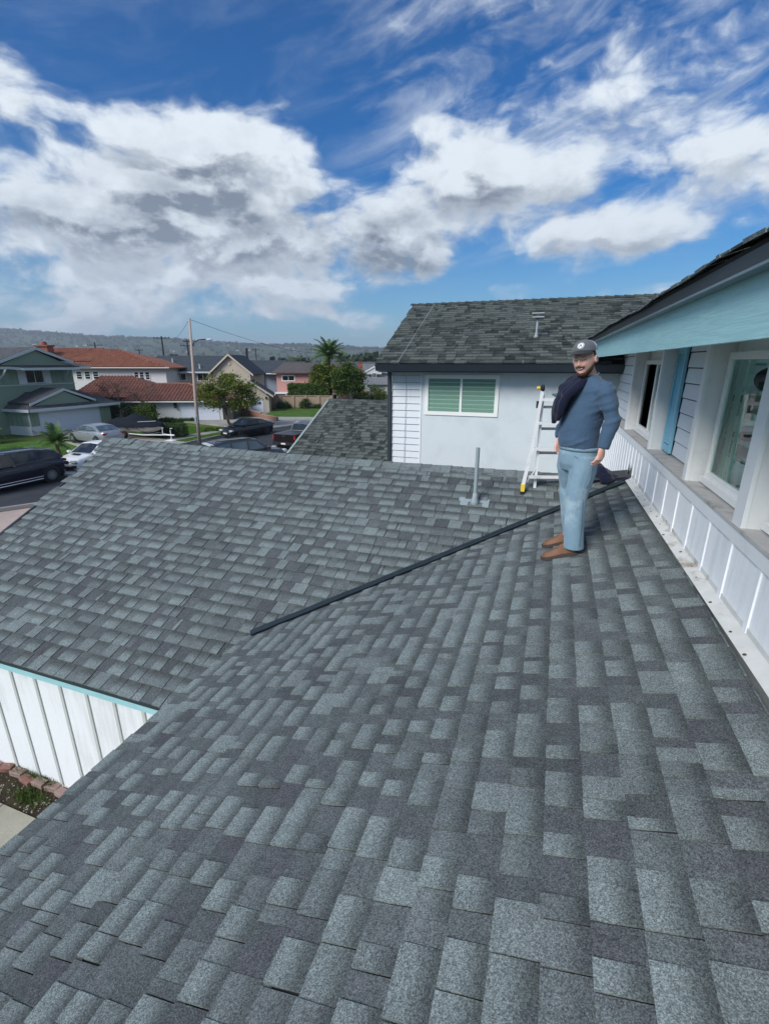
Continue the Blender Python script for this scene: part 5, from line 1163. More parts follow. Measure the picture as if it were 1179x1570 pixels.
wire('thin overhead wire from the lamp pole top to the right towards the palm', (bx_ + .33, by_ + .1, 8.3), VW(-12, 118, 8.2), 1.3)

# ================================================================ vehicles
def carpaint(name, c, rough=.25, metal=0.): return mat_plain(name, c, rough, metal=metal, var=.02, spec=.4, coat=.35)
CHROME = mat_plain('chrome', (.6, .62, .65), .15, metal=1, var=.02); RUBB = mat_plain('tyre', (.02, .02, .021), .85, var=.1); RIMM = mat_plain('alloy_rim', (.42, .43, .45), .3, metal=.8, var=.05); RIMD = mat_plain('dark_rim', (.05, .05, .055), .35, metal=.6)
HLAMP = mat_plain('headlight_lens', (.55, .58, .6), .1, var=.1, spec=.8); TLAMP = mat_plain('tail_light_red', (.35, .015, .015), .2, var=.1, spec=.7); PLATE = mat_plain('number_plate', (.7, .7, .68), .5, var=.05); PLAST = mat_plain('black_plastic', (.018, .018, .02), .5)
CGLASS = mat_glass('car_glass', (.012, .017, .022), .02); CGLASSL = mat_glass('pale_car_glass', (.06, .10, .13), .02)
def wheel(parent, x, y, r, w, side, rim=RIMM, spokes=10):
    g = MB(); s = side
    g.lathe([(r * .62, -w / 2), (r * .93, -w / 2), (r, -w / 2 + .03), (r, w / 2 - .03), (r * .93, w / 2), (r * .62, w / 2)], (x, y, r), (0, 1, 0), 24); wl = g.build('wheel', RUBB, parent)
    g = MB(); yo = y + s * (w / 2 - .012); g.lathe([(r * .66, 0), (r * .66, .012), (r * .60, .012), (r * .58, .0)], (x, yo, r), (0, s, 0), 24)
    for k_ in range(spokes):
        a = 2 * math.pi * k_ / spokes; ca, sa_ = math.cos(a), math.sin(a); wd = .028 if spokes < 12 else .02
        vs = []
        for (rr_, ww) in ((.05, wd), (r * .62, wd * .8)):
            for (o_, q) in ((-ww, 0), (ww, 0), (ww, .015), (-ww, .015)): vs.append((x + ca * rr_ - sa_ * o_, yo + s * q, r + sa_ * rr_ + ca * o_))
        g.add(vs, [(0, 1, 5, 4), (1, 2, 6, 5), (2, 3, 7, 6), (3, 0, 4, 7)])
    g.lathe([(.07, 0), (.06, .025), (0.001, .03)], (x, yo, r), (0, s, 0), 12); g.build('rim', rim, wl)
    MB().lathe([(r * .62, 0), (.001, .001)], (x, yo - s * .02, r), (0, s, 0), 20).build('brake_shadow', PLAST, wl)
def interp(T, x): return float(np.interp(x, [t_[0] for t_ in T], [t_[1] for t_ in T]))
def car(name, label, cat, loc, head, L, W_, deck, plan, cab, belt, wheels, rw, body, lower=.22, glass=CGLASS, rim=RIMM, spokes=10, roofm=None, side_w=None, extras=None, front=None, trimc=None, bot=None):
    """deck: (x, z) upper outline of the lower body; plan: (x, half width); cab: roofline points (x, z) from cowl to tail; side_w: windows [(xb0, xt0, xt1, xb1)]"""
    root = thing(name, label, cat, (0, 0, 0), local=True); x0, x1 = deck[0][0], deck[-1][0]
    sec = lambda x, zd, hw, zb: [(x, 0, zb), (x, hw * .86, zb), (x, hw * .97, zb + .10), (x, hw, zb + (zd - zb) * .45), (x, hw * .985, zb + (zd - zb) * .72), (x, hw * .93, zd - .035), (x, hw * .84, zd), (x, 0, zd + .03)]
    g = MB(); xs_ = np.linspace(x0, x1, 34); rows = []
    for i, x in enumerate(xs_):
        x = float(x); zb = lower + (.16 * max(0, 1 - (x - x0) / .25) + .16 * max(0, 1 - (x1 - x) / .25)); zd = interp(deck, x); hw = interp(plan, x)
        s_ = sec(x, zd, hw, zb); rows.append([(a, b, c) for a, b, c in s_] + [(a, -b, c) for a, b, c in s_[1:-1][::-1]])
    k = len(rows[0])
    for r_ in rows: g.v += r_; g.c += [(1, 1, 1, 1)] * k
    for i in range(len(rows) - 1):
        for j in range(k): g.f.append((i * k + j, i * k + (j + 1) % k, (i + 1) * k + (j + 1) % k, (i + 1) * k + j))
    g.f.append(tuple(range(k - 1, -1, -1))); g.f.append(tuple((len(rows) - 1) * k + j for j in range(k)))
    g.f = [f_[::-1] for f_ in g.f]
    bd = g.build('body', body, root, smooth=True)
    me = bd.data; 
    zr = max(c_[1] for c_ in cab); hb, ht = W_ / 2 * .93, W_ / 2 * .70
    hwz = lambda z: hb + (ht - hb) * min(1, max(0, (z - belt) / (zr - belt)))
    cs = []; n_ = 40
    for i in range(n_ + 1):
        x = cab[0][0] + (cab[-1][0] - cab[0][0]) * i / n_; cs.append((x, interp(cab, x)))
    g = MB(); k = 7; taper = lambda x: 1 - .07 * (abs(x - (cab[0][0] + cab[-1][0]) / 2) / ((cab[-1][0] - cab[0][0]) / 2)) ** 2
    for (x, z) in cs:
        z = max(z, belt - .02); w = hwz(z) * taper(x); cr = .035 * min(1, (z - belt + .03) / .3)
        for (f_, dz) in ((-1, -.0), (-.96, cr * .5), (-.5, cr * 1.2), (0, cr * 1.5), (.5, cr * 1.2), (.96, cr * .5), (1, 0)): g.v.append((x, w * f_, z + dz)); g.c.append((1, 1, 1, 1))
    for i in range(n_):
        for j in range(k - 1): g.f.append((i * k + j, (i + 1) * k + j, (i + 1) * k + j + 1, i * k + j + 1))
    g.build('roof', roofm or body, root, smooth=True)
    g = MB()
    for sgn in (-1, 1):      # side structure behind the glass, from belt to roof
        b_ = len(g.v)
        for (x, z) in cs:
            z = max(z, belt - .02); g.v += [(x, sgn * hwz(belt) * taper(x), belt - .03), (x, sgn * hwz(z) * taper(x), z)]; g.c += [(1, 1, 1, 1)] * 2
        for i in range(n_): q = (b_ + 2 * i, b_ + 2 * i + 2, b_ + 2 * i + 3, b_ + 2 * i + 1); g.f.append(q if sgn < 0 else q[::-1])
    g.build('pillars', body, root)
    for sgn in (-1, 1):
        for (xa, xb, xc, xd) in side_w:
            P = []
            for (t0, t1, top) in ((xa, xd, 0), (xb, xc, 1)):
                for i in range(7):
                    x = t0 + (t1 - t0) * i / 6; z = (interp(cab, x) - .085) if top else belt + .045; P.append((x, sgn * (hwz(z) * taper(x) + .006), z))
            m_ = MB(); m_.v = P; m_.c = [(1, 1, 1, 1)] * 14; m_.f = [((i, i + 1, i + 8, i + 7) if sgn < 0 else (i + 7, i + 8, i + 1, i)) for i in range(6)]; m_.build('side_window', glass, root)
        if trimc:
            g = MB(); x_a, x_d = side_w[0][0] - .03, side_w[-1][3] + .03
            g.tube([(x_a, sgn * (hwz(belt) * taper(x_a) + .012), belt + .03), ((x_a + x_d) / 2, sgn * (hwz(belt) + .012), belt + .03), (x_d, sgn * (hwz(belt) * taper(x_d) + .012), belt + .03)], .013, 5)
            P = [(x_a + (x_d - x_a) * i / 16, 0, 0) for i in range(17)]; Q = []
            for (x, _, _) in P:
                z = min(interp(cab, x) - .06, zr); z = max(z, belt + .03); Q.append((x, sgn * (hwz(z) * taper(x) + .012), z))
            g.tube(Q, .011, 5); g.build('window_trim', trimc, root)
    def screen(i0, i1, nm, gm, inset=.9):
        (xa, za), (xb, zb) = cab[i0], cab[i1]; d_ = Vector((xb - xa, 0, zb - za)); nn = Vector((-d_.z, 0, d_.x)).normalized() * (1 if True else -1)
        if nn.z < 0: nn = -nn
        rows_ = []
        for t_ in (.10, .5, .90):
            x, z = xa + (xb - xa) * t_, za + (zb - za) * t_; w = hwz(max(z, belt)) * taper(x) * inset; c_ = .05 * (1)
            rows_ += [(x + nn.x * .012, w * f_, z + nn.z * .012 + .035 * min(1, max(0, (z - belt + .03)) / .3) * (1.5 - 1.3 * abs(f_)) + .006) for f_ in (-1, -.5, 0, .5, 1)]
        m_ = MB(); m_.v = rows_; m_.c = [(1, 1, 1, 1)] * 15
        for r_ in range(2):
            for j in range(4): m_.f.append((r_ * 5 + j, r_ * 5 + j + 1, (r_ + 1) * 5 + j + 1, (r_ + 1) * 5 + j))
        m_.build(nm, gm, root)
    screen(0, 1, 'rear_window' if cab[0][0] < cab[-1][0] and front != -1 else 'windscreen', glass)
    screen(len(cab) - 2, len(cab) - 1, 'windscreen', glass)
    for (wx, r_) in wheels:
        for sgn in (-1, 1):
            hw = interp(plan, wx)
            MB().lathe([(r_ * 1.17, 0), (r_ * 1.14, .008), (.001, .009)], (wx, sgn * (hw * .985), r_ + .02), (0, sgn, 0), 22).build('wheel_arch', PLAST, root)
            wheel(root, wx, sgn * (hw - rw / 2 + .045), r_, rw, sgn, rim, spokes)
    g = MB().box((x0 + .25, -W_ * .42, .16), (x1 - .25, W_ * .42, lower + .1)); g.build('underbody', PLAST, root)
    if extras: extras(root)
    root.location = loc; root.rotation_euler = (0, 0, head); return root
def bx(root, nm, m, a, b): return MB().box(a, b).build(nm, m, root)
# big dark SUV, nose towards the viewer's left; x forward
def ex_suv(r):
    for s in (-1, 1):
        g = MB(); g.tube([(-1.2, s * 1.02, .42), (1.25, s * 1.02, .42)], .022, 6); g.tube([(-1.15, s * 1.03, .30), (1.25, s * 1.03, .30)], .03, 6); g.build('side_step', CHROME, r)
        bx(r, 'tail_light', TLAMP, (-2.60, s * .62, .98), (-2.52, s * .93, 1.10)); bx(r, 'headlight', HLAMP, (2.42, s * .55, .80), (2.52, s * .85, .95))
        g = MB(); g.tube([(-2.1, s * .66, 1.70), (.9, s * .70, 1.80)], .02, 6); g.build('roof_rail', CHROME, r); bx(r, 'wing_mirror', CHROME, (1.1, s * 1.0, 1.18), (1.3, s * 1.16, 1.34))
        for xx in (-.75, .35): bx(r, 'door_handle', CHROME, (xx, s * .985, .98), (xx + .22, s * 1.005, 1.01))
        bx(r, 'b_pillar', CHROME, (-.02, s * .955, 1.13), (.10, s * .965, 1.20))
    bx(r, 'number_plate', PLATE, (-2.66, -.26, .70), (-2.63, .26, .84))
NAVY = carpaint('navy_black_paint', (.012, .012, .026), .15)
plan_suv = [(-2.6, .70), (-2.45, .93), (-1.8, 1.0), (0, 1.01), (1.8, .99), (2.35, .86), (2.58, .55)]
car('parked_suv', 'large navy-black SUV with chrome side steps parked before the young palm', 'car', (-25.62, 15.30, GS - .01), rad(-90 - 2), 5.2, 2.02,
    [(-2.6, .85), (-2.5, 1.16), (-1.6, 1.22), (1.1, 1.12), (1.5, 1.10), (2.3, .98), (2.58, .78)], plan_suv,
    [(-2.48, 1.2), (-2.12, 1.62), (-1.2, 1.76), (.3, 1.80), (.75, 1.72), (1.5, 1.10)], 1.205, [(-1.62, .40), (1.6, .40)], .28, NAVY,
    side_w=[(-2.0, -1.85, -1.25, -1.2), (-1.1, -1.1, -.06, -.06), (.06, .06, .55, 1.0)], trimc=CHROME, extras=ex_suv, spokes=18, roofm=mat_plain('dark_roof_panel', (.03, .045, .05), .12, var=.05, coat=1))
def ex_hatch(r):
    for s in (-1, 1):
        bx(r, 'headlight', HLAMP, (2.02, s * .50, .66), (2.16, s * .80, .78)); bx(r, 'headlight_surround', PLAST, (2.0, s * .47, .63), (2.14, s * .83, .66)); bx(r, 'wing_mirror', body_w, (.75, s * .90, .98), (.92, s * 1.05, 1.10)); bx(r, 'tail_light', TLAMP, (-2.22, s * .5, .85), (-2.16, s * .84, .97)); bx(r, 'fog_light', PLAST, (2.1, s * .62, .36), (2.2, s * .82, .50))
    bx(r, 'grille', PLAST, (2.14, -.36, .62), (2.235, .36, .78)); g = MB(); g.box((2.236, -.34, .69), (2.245, .34, .71)); g.build('grille_bar', CHROME, r)
    bx(r, 'lower_intake', PLAST, (2.12, -.60, .28), (2.225, .60, .46)); bx(r, 'bonnet_scoop', PLAST, (1.15, -.26, .985), (1.42, .26, 1.0))
body_w = carpaint('white_car_paint', (.72, .74, .76), .3)
plan_c = [(-2.25, .62), (-2.1, .82), (-1.4, .90), (0, .91), (1.4, .90), (1.95, .80), (2.2, .52)]
car('parked_hatchback', 'white sporty car with black bonnet scoop parked behind the navy SUV', 'car', (-25.85, 20.6, GS - .01), rad(-86), 4.5, 1.82,
    [(-2.25, .80), (-2.1, 1.02), (-1.4, 1.02), (.9, .97), (1.0, .96), (1.9, .82), (2.2, .60)], plan_c,
    [(-2.1, 1.0), (-1.55, 1.36), (-.5, 1.46), (.1, 1.44), (1.05, .95)], 1.03, [(-1.35, .33), (1.35, .33)], .23, body_w,
    side_w=[(-1.5, -1.3, -.42, -.42), (-.34, -.34, .1, .6)], extras=ex_hatch, rim=RIMD)
def ex_sed(r):
    for s in (-1, 1):
        bx(r, 'tail_light', TLAMP, (-2.36, s * .5, .80), (-2.28, s * .86, .93)); bx(r, 'headlight', HLAMP, (2.18, s * .45, .66), (2.30, s * .80, .76)); bx(r, 'wing_mirror', body_s, (.85, s * .90, 1.0), (1.0, s * 1.05, 1.1))
        for xx in (-.7, .25): bx(r, 'door_handle', CHROME, (xx, s * .905, .84), (xx + .18, s * .925, .865))
body_s = carpaint('silver_car_paint', (.33, .35, .38), .3, .5)
plan_s = [(-2.4, .62), (-2.25, .82), (-1.5, .91), (0, .92), (1.5, .91), (2.1, .80), (2.38, .52)]
DECK_S = [(-2.4, .80), (-2.3, 1.02), (-1.6, 1.04), (.9, .97), (1.05, .96), (2.0, .84), (2.36, .62)]; CAB_S = [(-1.95, 1.02), (-1.15, 1.37), (-.4, 1.44), (.2, 1.42), (1.15, .95)]
car('silver_sedan', 'silver grey sedan on the driveway in front of the white double garage door', 'car', (-33.1, 26.7, GS + .125), rad(172), 4.8, 1.86, DECK_S, plan_s, CAB_S, 1.045, [(-1.45, .34), (1.45, .34)], .23, body_s,
    side_w=[(-1.5, -1.0, -.42, -.42), (-.34, -.34, .15, .68)], extras=ex_sed, glass=CGLASSL, trimc=PLAST)
def ex_bsed(r):
    ex_sed2(r)
def ex_sed2(r):
    for s in (-1, 1):
        bx(r, 'headlight', HLAMP, (2.14, s * .42, .66), (2.30, s * .80, .76)); bx(r, 'tail_light', TLAMP, (-2.36, s * .5, .80), (-2.28, s * .86, .93)); bx(r, 'wing_mirror', body_b, (.85, s * .90, 1.0), (1.0, s * 1.05, 1.1))
    bx(r, 'grille', CHROME, (2.26, -.38, .56), (2.37, .38, .60)); bx(r, 'lower_intake', PLAST, (2.24, -.6, .30), (2.36, .6, .50)); bx(r, 'number_plate', PLATE, (2.36, -.22, .44), (2.38, .22, .54))
body_b = carpaint('black_car_paint', (.010, .011, .013), .15)
car('black_sedan', 'glossy black sedan parked at the far kerb under the olive street tree', 'car', (-24.75, 34.4, GS - .01), rad(-103), 4.8, 1.86, DECK_S, plan_s, CAB_S, 1.045, [(-1.45, .34), (1.45, .34)], .23, body_b,
    side_w=[(-1.5, -1.0, -.42, -.42), (-.34, -.34, .15, .68)], extras=ex_bsed, rim=RIMD)
# estate-like SUV seen over the ridge
body_g = carpaint('dark_grey_paint', (.045, .052, .060), .3, .3)
def ex_s2(r):
    for s in (-1, 1):
        g = MB(); g.tube([(-2.0, s * .62, 1.73), (-1.9, s * .62, 1.79), (.5, s * .64, 1.79), (.6, s * .64, 1.72)], .022, 6); g.build('roof_rail', PLAST, r); bx(r, 'headlight', HLAMP, (2.15, s * .5, .78), (2.33, s * .85, .92)); bx(r, 'tail_light', TLAMP, (-2.36, s * .6, 1.0), (-2.28, s * .88, 1.25)); bx(r, 'wing_mirror', body_g, (.95, s * .95, 1.12), (1.12, s * 1.12, 1.26))
    bx(r, 'rear_spoiler', LTRIM, (-2.32, -.6, 1.56), (-2.1, .6, 1.62)); bx(r, 'number_plate', PLATE, (-2.42, -.22, .7), (-2.40, .22, .82))
plan_2 = [(-2.38, .75), (-2.2, .92), (-1.4, .95), (0, .96), (1.5, .94), (2.1, .84), (2.36, .60)]
car('dark_wagon', 'dark grey wagon with roof rails seen just over the shingled garage ridge', 'car', (-17.25, 23.6, GS - .01), rad(60), 4.75, 1.9,
    [(-2.38, .90), (-2.3, 1.1), (-1.5, 1.12), (1.0, 1.06), (1.2, 1.05), (2.1, .92), (2.36, .70)], plan_2,
    [(-2.32, 1.1), (-2.05, 1.62), (-1.2, 1.72), (.0, 1.73), (.5, 1.66), (1.3, 1.04)], 1.125, [(-1.4, .36), (1.42, .36)], .25, body_g,
    side_w=[(-2.05, -1.9, -1.2, -1.2), (-1.1, -1.1, -.2, -.2), (-.1, -.1, .4, .85)], extras=ex_s2, glass=CGLASSL, roofm=mat_plain('matte_dark_roof', (.03, .033, .038), .3, var=.1, coat=.6))
# pickup truck, tail to the viewer
def ex_pk(r):
    bx(r, 'bed_side', body_p, (-2.72, .84, .70), (-.62, .95, 1.16)); bx(r, 'bed_side', body_p, (-2.72, -.95, .70), (-.62, -.84, 1.16))
    bx(r, 'tonneau_cover', mat_plain('black_vinyl_cover', (.05, .055, .065), .5, var=.1), (-2.70, -.84, 1.13), (-.62, .84, 1.165))
    tg_ = bx(r, 'tailgate', body_p, (-2.80, -.78, .66), (-2.73, .78, 1.15)); bx(r, 'tailgate_handle', CHROME, (-2.815, -.12, 1.02), (-2.80, .12, 1.08)); bx(r, 'rear_bumper', PLAST, (-2.90, -.93, .42), (-2.72, .93, .62)); bx(r, 'number_plate', PLATE, (-2.915, -.18, .46), (-2.905, .18, .57))
    for s in (-1, 1):
        bx(r, 'tail_light', TLAMP, (-2.81, s * .83, .84), (-2.72, s * .955, 1.08)); bx(r, 'wing_mirror', PLAST, (1.15, s * .98, 1.15), (1.3, s * 1.2, 1.38)); bx(r, 'headlight', HLAMP, (2.7, s * .6, .85), (2.82, s * .92, 1.02))
body_p = carpaint('maroon_black_paint', (.012, .008, .010), .2)
car('pickup_truck', 'dark maroon pickup truck with covered bed driving away up the street', 'pickup truck', (-17.75, 31.9, GS - .01), rad(86), 5.7, 1.96,
    [(-2.76, .95), (-2.7, 1.12), (-.6, 1.12), (-.5, 1.16), (1.3, 1.16), (1.5, 1.16), (2.6, 1.06), (2.82, .85)], [(-2.76, .93), (-2.6, .95), (0, .97), (2.2, .95), (2.6, .88), (2.82, .66)],
    [(-.72, 1.14), (-.52, 1.66), (.0, 1.78), (.55, 1.76), (.8, 1.70), (1.6, 1.12)], 1.175, [(-1.7, .40), (1.75, .40)], .28, body_p,
    side_w=[(-.52, -.44, .1, .1), (.2, .2, .65, 1.15)], extras=ex_pk, rim=RIMD, roofm=mat_plain('pale_roof_reflection', (.10, .11, .12), .2, var=.1, coat=1), lower=.32)
# white board lying by the gutter behind the SUV
g = MB(); g.hexa([(-25.75, 18.05, GS - .005), (-24.55, 18.2, GS - .005), (-24.35, 18.7, GS - .005), (-25.6, 18.75, GS - .005), (-25.75, 18.05, GS + .12), (-24.55, 18.2, GS + .10), (-24.35, 18.7, GS + .16), (-25.6, 18.75, GS + .18)]); g.build('white_ramp', TRIMW, label='flat white kerb ramp lying on the road behind the navy SUV', cat='ramp')

# covered boat on a trailer
bt = thing('boat', 'motor boat under a dark fitted cover, its cream hull showing below', 'boat', (0, 0, 0), local=True)
BC = mat_plain('dark_boat_cover', (.012, .016, .024), .9, spec=.12, var=.2, scale=2, bump=.3, bscale=6); HULL = mat_plain('cream_hull', (.50, .46, .41), .35, var=.08, dirt=(.3, .28, .25), dscale=2, damt=.4)
def loft(rows): 
    g = MB(); k = len(rows[0])
    for r_ in rows: g.v += r_; g.c += [(1, 1, 1, 1)] * k
    for i in range(len(rows) - 1):
        for j in range(k - 1): g.f.append((i * k + j, (i + 1) * k + j, (i + 1) * k + j + 1, i * k + j + 1))
    g.f.append(tuple(range(k))); g.f.append(tuple((len(rows) - 1) * k + j for j in range(k - 1, -1, -1))); return g
rows = []
for i in range(15):
    t_ = i / 14; x = -2.6 + 5.4 * t_; w = 1.1 * (1 - max(0, (t_ - .45) / .55) ** 2.2 * .95); kz = .45 + .45 * max(0, (t_ - .6) / .4) ** 2; sh_z = 1.05 + .22 * t_
    rows.append([(x, w, sh_z), (x, w * .97, sh_z - .25), (x, w * .72, kz + .15), (x, 0, kz), (x, -w * .72, kz + .15), (x, -w * .97, sh_z - .25), (x, -w, sh_z)])
loft(rows).build('hull', HULL, bt, smooth=False)
rows = []
for i in range(22):
    t_ = i / 21; x = -2.75 + 5.7 * t_; w = 1.17 * (1 - max(0, (t_ - .45) / .55) ** 2.2 * .93); sh_z = 1.05 + .22 * t_; top = 1.45 + .50 * math.exp(-((t_ - .42) / .16) ** 2) + .16 * math.exp(-((t_ - .08) / .06) ** 2) - .05 * math.sin(t_ * 20)
    top = max(sh_z + .06, top - .25 * max(0, t_ - .6)); sg = .03 * math.sin(i * 2.1)
    rows.append([(x, w, sh_z - .22 + sg), (x, w * 1.0, sh_z + .02), (x, w * .6, (sh_z + top) / 2 + .08), (x, 0, top), (x, -w * .6, (sh_z + top) / 2 + .08), (x, -w, sh_z + .02), (x, -w, sh_z - .22 - sg)])
loft(rows).build('boat_cover', BC, bt, smooth=True)
g = MB()
for x in (-1.6, -.2, 1.2): g.tube([(x, -1.14, 1.1), (x + .1, -.98, .75), (x + .15, -.3, .5)], .018, 4); g.tube([(x, 1.14, 1.1), (x + .1, .98, .75), (x + .15, .3, .5)], .018, 4)
g.build('tie_strap', BLACK, bt)
g = MB(); g.tube([(1.2, -.92, 1.42), (2.6, -.35, 1.50)], .03, 5); g.build('cover_rail', GALV, bt)
bt.location = (-32.0, 29.9, GS + .125); bt.rotation_euler = (0, 0, rad(-8))
tr = thing('boat_trailer', 'white boat trailer with tongue jack on the driveway under the covered boat', 'trailer', (0, 0, 0), local=True)
g = MB()
for s in (-1, 1): g.tube([(-2.5, s * .75, .38), (1.4, s * .75, .38), (3.2, s * .06, .42)], .04, 6)
for x in (-2.2, -.8, .6, 1.4): g.tube([(x, -.75, .38), (x, .75, .38)], .045, 6)
g.tube([(3.1, 0, .42), (4.1, 0, .45)], .06, 6); g.build('frame', TRIMW, tr)
g = MB(); g.tube([(3.7, .0, .0), (3.7, .0, .85)], .03, 8); g.box((3.55, -.12, .0), (3.85, .12, .05)); g.tube([(3.7, 0, .95), (3.95, 0, .98)], .025, 6); g.build('jack', TRIMW, tr)
g = MB(); g.tube([(2.75, 0, .42), (2.8, 0, .95)], .03, 6); g.box((2.75, -.05, .9), (2.88, .05, 1.0)); g.build('winch_post', TRIMW, tr)
for s in (-1, 1): wheel(tr, -.6, s * .98, .30, .2, s, RIMM, 8)
tr.location = bt.location; tr.rotation_euler = bt.rotation_euler
g = MB(); g.box((-28.75, 29.1, GS + .126), (-27.95, 29.75, GS + .16)); g.build('jack_board', TRIMW, label='white board under the trailer jack on the driveway', cat='board')
# ================================================================ the man, his jacket, the ladder
def remesh(o, vox, smooth_it=6, fac=.5, disp=None, taubin=False):
    m_ = o.modifiers.new('r', 'REMESH'); m_.mode = 'VOXEL'; m_.voxel_size = vox; m_.use_smooth_shade = True
    if smooth_it: s_ = o.modifiers.new('s', 'SMOOTH'); s_.iterations = smooth_it; s_.factor = fac
    bpy.context.view_layer.update(); dg_ = bpy.context.evaluated_depsgraph_get(); me = bpy.data.meshes.new_from_object(o.evaluated_get(dg_))
    mats = list(o.data.materials); o.modifiers.clear(); o.data = me
    if not me.materials:
        for q in mats: me.materials.append(q)
    if disp:
        n_ = len(me.vertices); co = np.empty(n_ * 3); me.vertices.foreach_get('co', co); nr = np.empty(n_ * 3)
        for i, v_ in enumerate(me.vertices): nr[3 * i:3 * i + 3] = v_.normal
        co = co.reshape(-1, 3); nr = nr.reshape(-1, 3)
        for i in range(n_): co[i] += nr[i] * disp(Vector(co[i]))
        me.vertices.foreach_set('co', co.ravel())
    me.polygons.foreach_set('use_smooth', [True] * len(me.polygons)); me.update(); return o
SKIN = mat_plain('skin', (.76, .43, .34), .5, var=.18, scale=30, dirt=(.50, .17, .12), dscale=14, damt=.5, bump=.12, bscale=120)
def mat_cloth(name, a, b_, sc=90, worn=None):
    m, nt, b = M(name); e = N(nt); p = e.pos(); f = e.noise(p, sc, 3, .7); f2 = e.noise(p, 7, 4, .6)
    cc = e.mix(e.m('ADD', e.m('MULTIPLY', f, .6), e.m('MULTIPLY', f2, .5)), c4(a), c4(b_))
    if worn: cc = e.mix(e.m('MULTIPLY', e.ss(e.noise(p, 3.2, 4, .6), .48, .66), .6), cc, c4(worn))
    nt.links.new(cc, b.inputs['Base Color']); b.inputs['Roughness'].default_value = .9; b.inputs['Specular IOR Level'].default_value = .15
    b.inputs['Sheen Weight'].default_value = .15
    nt.links.new(e.bump(e.noise(p, sc * 3, 2, .6), .25, .003), b.inputs['Normal']); return m
SHIRT = mat_cloth('heather_blue_knit', (.030, .062, .118), (.078, .136, .212), 160); JEAN = mat_cloth('light_denim', (.09, .17, .25), (.27, .39, .47), 140, (.42, .54, .59))
JACK = mat_cloth('navy_jacket_cloth', (.005, .007, .020), (.012, .016, .040), 60); SHOE = mat_plain('tan_leather', (.17, .080, .042), .6, var=.3, scale=18, bump=.2); SOLE = mat_plain('shoe_sole', (.06, .05, .045), .8)
HAIR = mat_plain('brown_hair', (.115, .052, .030), .8, var=.5, scale=60, bump=.8, bscale=250); CAPM = mat_cloth('charcoal_cap_cloth', (.08, .088, .10), (.15, .16, .18), 120); MESHW = mat_cloth('pale_cap_mesh', (.30, .31, .38), (.50, .50, .60), 300)
BRIM = mat_cloth('black_cap_brim', (.018, .018, .022), (.035, .035, .04), 120)
PX, PY = .235, 4.17                     # where he stands
man = thing('person', 'bearded man in grey cap, blue long-sleeved shirt and light jeans standing on the roof', 'person', (PX, 4.2, z1(PX)))
f = Vector((-.76, -.65, 0)).normalized(); l = Vector((-f.y, f.x, 0))          # chest direction, his left
l = Vector((.65, -.76, 0)).normalized()
def ring(mb, c, rf, rl, fv, lv, n=18, tilt=None):
    c = Vector(c); up_ = Vector((0, 0, 1)) if tilt is None else tilt
    return [c + fv * rf * math.cos(2 * math.pi * j / n) + lv * rl * math.sin(2 * math.pi * j / n) for j in range(n)]
def loftr(mb, rings, caps=True):
    n = len(rings[0]); b0 = len(mb.v)
    for r_ in rings: mb.v += [tuple(p) for p in r_]; mb.c += [(1, 1, 1, 1)] * n
    for i in range(len(rings) - 1):
        for j in range(n): mb.f.append((b0 + i * n + j, b0 + i * n + (j + 1) % n, b0 + (i + 1) * n + (j + 1) % n, b0 + (i + 1) * n + j))
    if caps: mb.f.append(tuple(b0 + j for j in range(n - 1, -1, -1))); mb.f.append(tuple(b0 + (len(rings) - 1) * n + j for j in range(n)))
V3 = Vector
# joints
pel = V3((.222, 4.215, 4.60)); chest = V3((.238, 4.205, 4.98)); neckb = V3((.232, 4.195, 5.165)); head = V3((.182, 4.125, 5.318))
shL = neckb + l * .185 + V3((0, 0, -.045)); shR = neckb - l * .175 + V3((-.01, 0, -.065))
elL = V3((.424, 4.02, 4.885)); wrL = V3((.378, 3.985, 4.665)); elR = V3((.085, 4.44, 4.87)); wrR = V3((.070, 4.36, 4.68))
hipL = V3((.272, 4.150, 4.53)); hipR = V3((.175, 4.285, 4.53)); knL = V3((.245, 4.115, 4.20)); knR = V3((.195, 4.345, 4.21)); anL = V3((.262, 4.085, 3.83)); anR = V3((.262, 4.395, 3.83))
# ---- body: one surface for head, neck, trunk, arms, hands and legs
B = MB()
hf = V3((-.40, -.91, -.10)).normalized(); hl = V3((.91, -.40, 0)).normalized(); hu = hl.cross(hf) * -1
if hu.z < 0: hu = -hu
hu = (hu + hl * -.10).normalized(); hl = (hl + hu * .10).normalized()
def H(a, b, c): return head + hf * a + hl * b + hu * c      # front, his left, up
def headpt(th, ph):
    """radius function of the head; th round the vertical, 0 = front; ph from the crown"""
    x = math.sin(ph) * math.cos(th); y = math.sin(ph) * math.sin(th); z = math.cos(ph)
    a = .098 * x; b = .078 * y; c = .122 * z
    if z < 0:      # jaw: narrower and forward
        b *= 1 - .28 * (-z) ** 1.5; a = a * (1 - .10 * (-z)) + .022 * (-z) ** 1.2
        if x < -.2: a *= 1 + .25 * z
    g_ = lambda y0, z0, sy, sz: math.exp(-((y - y0) / sy) ** 2 - ((z - z0) / sz) ** 2) * (1 if x > 0 else 0)
    d = .036 * g_(0, -.20, .17, .14) + .020 * g_(0, .05, .11, .24) + .007 * g_(0, .26, .5, .10)      # nose, bridge, brow
    d -= .013 * g_(.34, .12, .15, .10) + .013 * g_(-.34, .12, .15, .10)                               # eye hollows
    d += .010 * g_(.46, -.20, .20, .18) + .010 * g_(-.46, -.20, .20, .18)                             # cheeks raised by the smile
    d += .010 * g_(0, -.80, .30, .14) - .004 * g_(0, -.48, .3, .06)                                   # chin, mouth line
    a += d * (1 if x > .1 else 0); b += .0
    return H(a, b, c)
rg = []
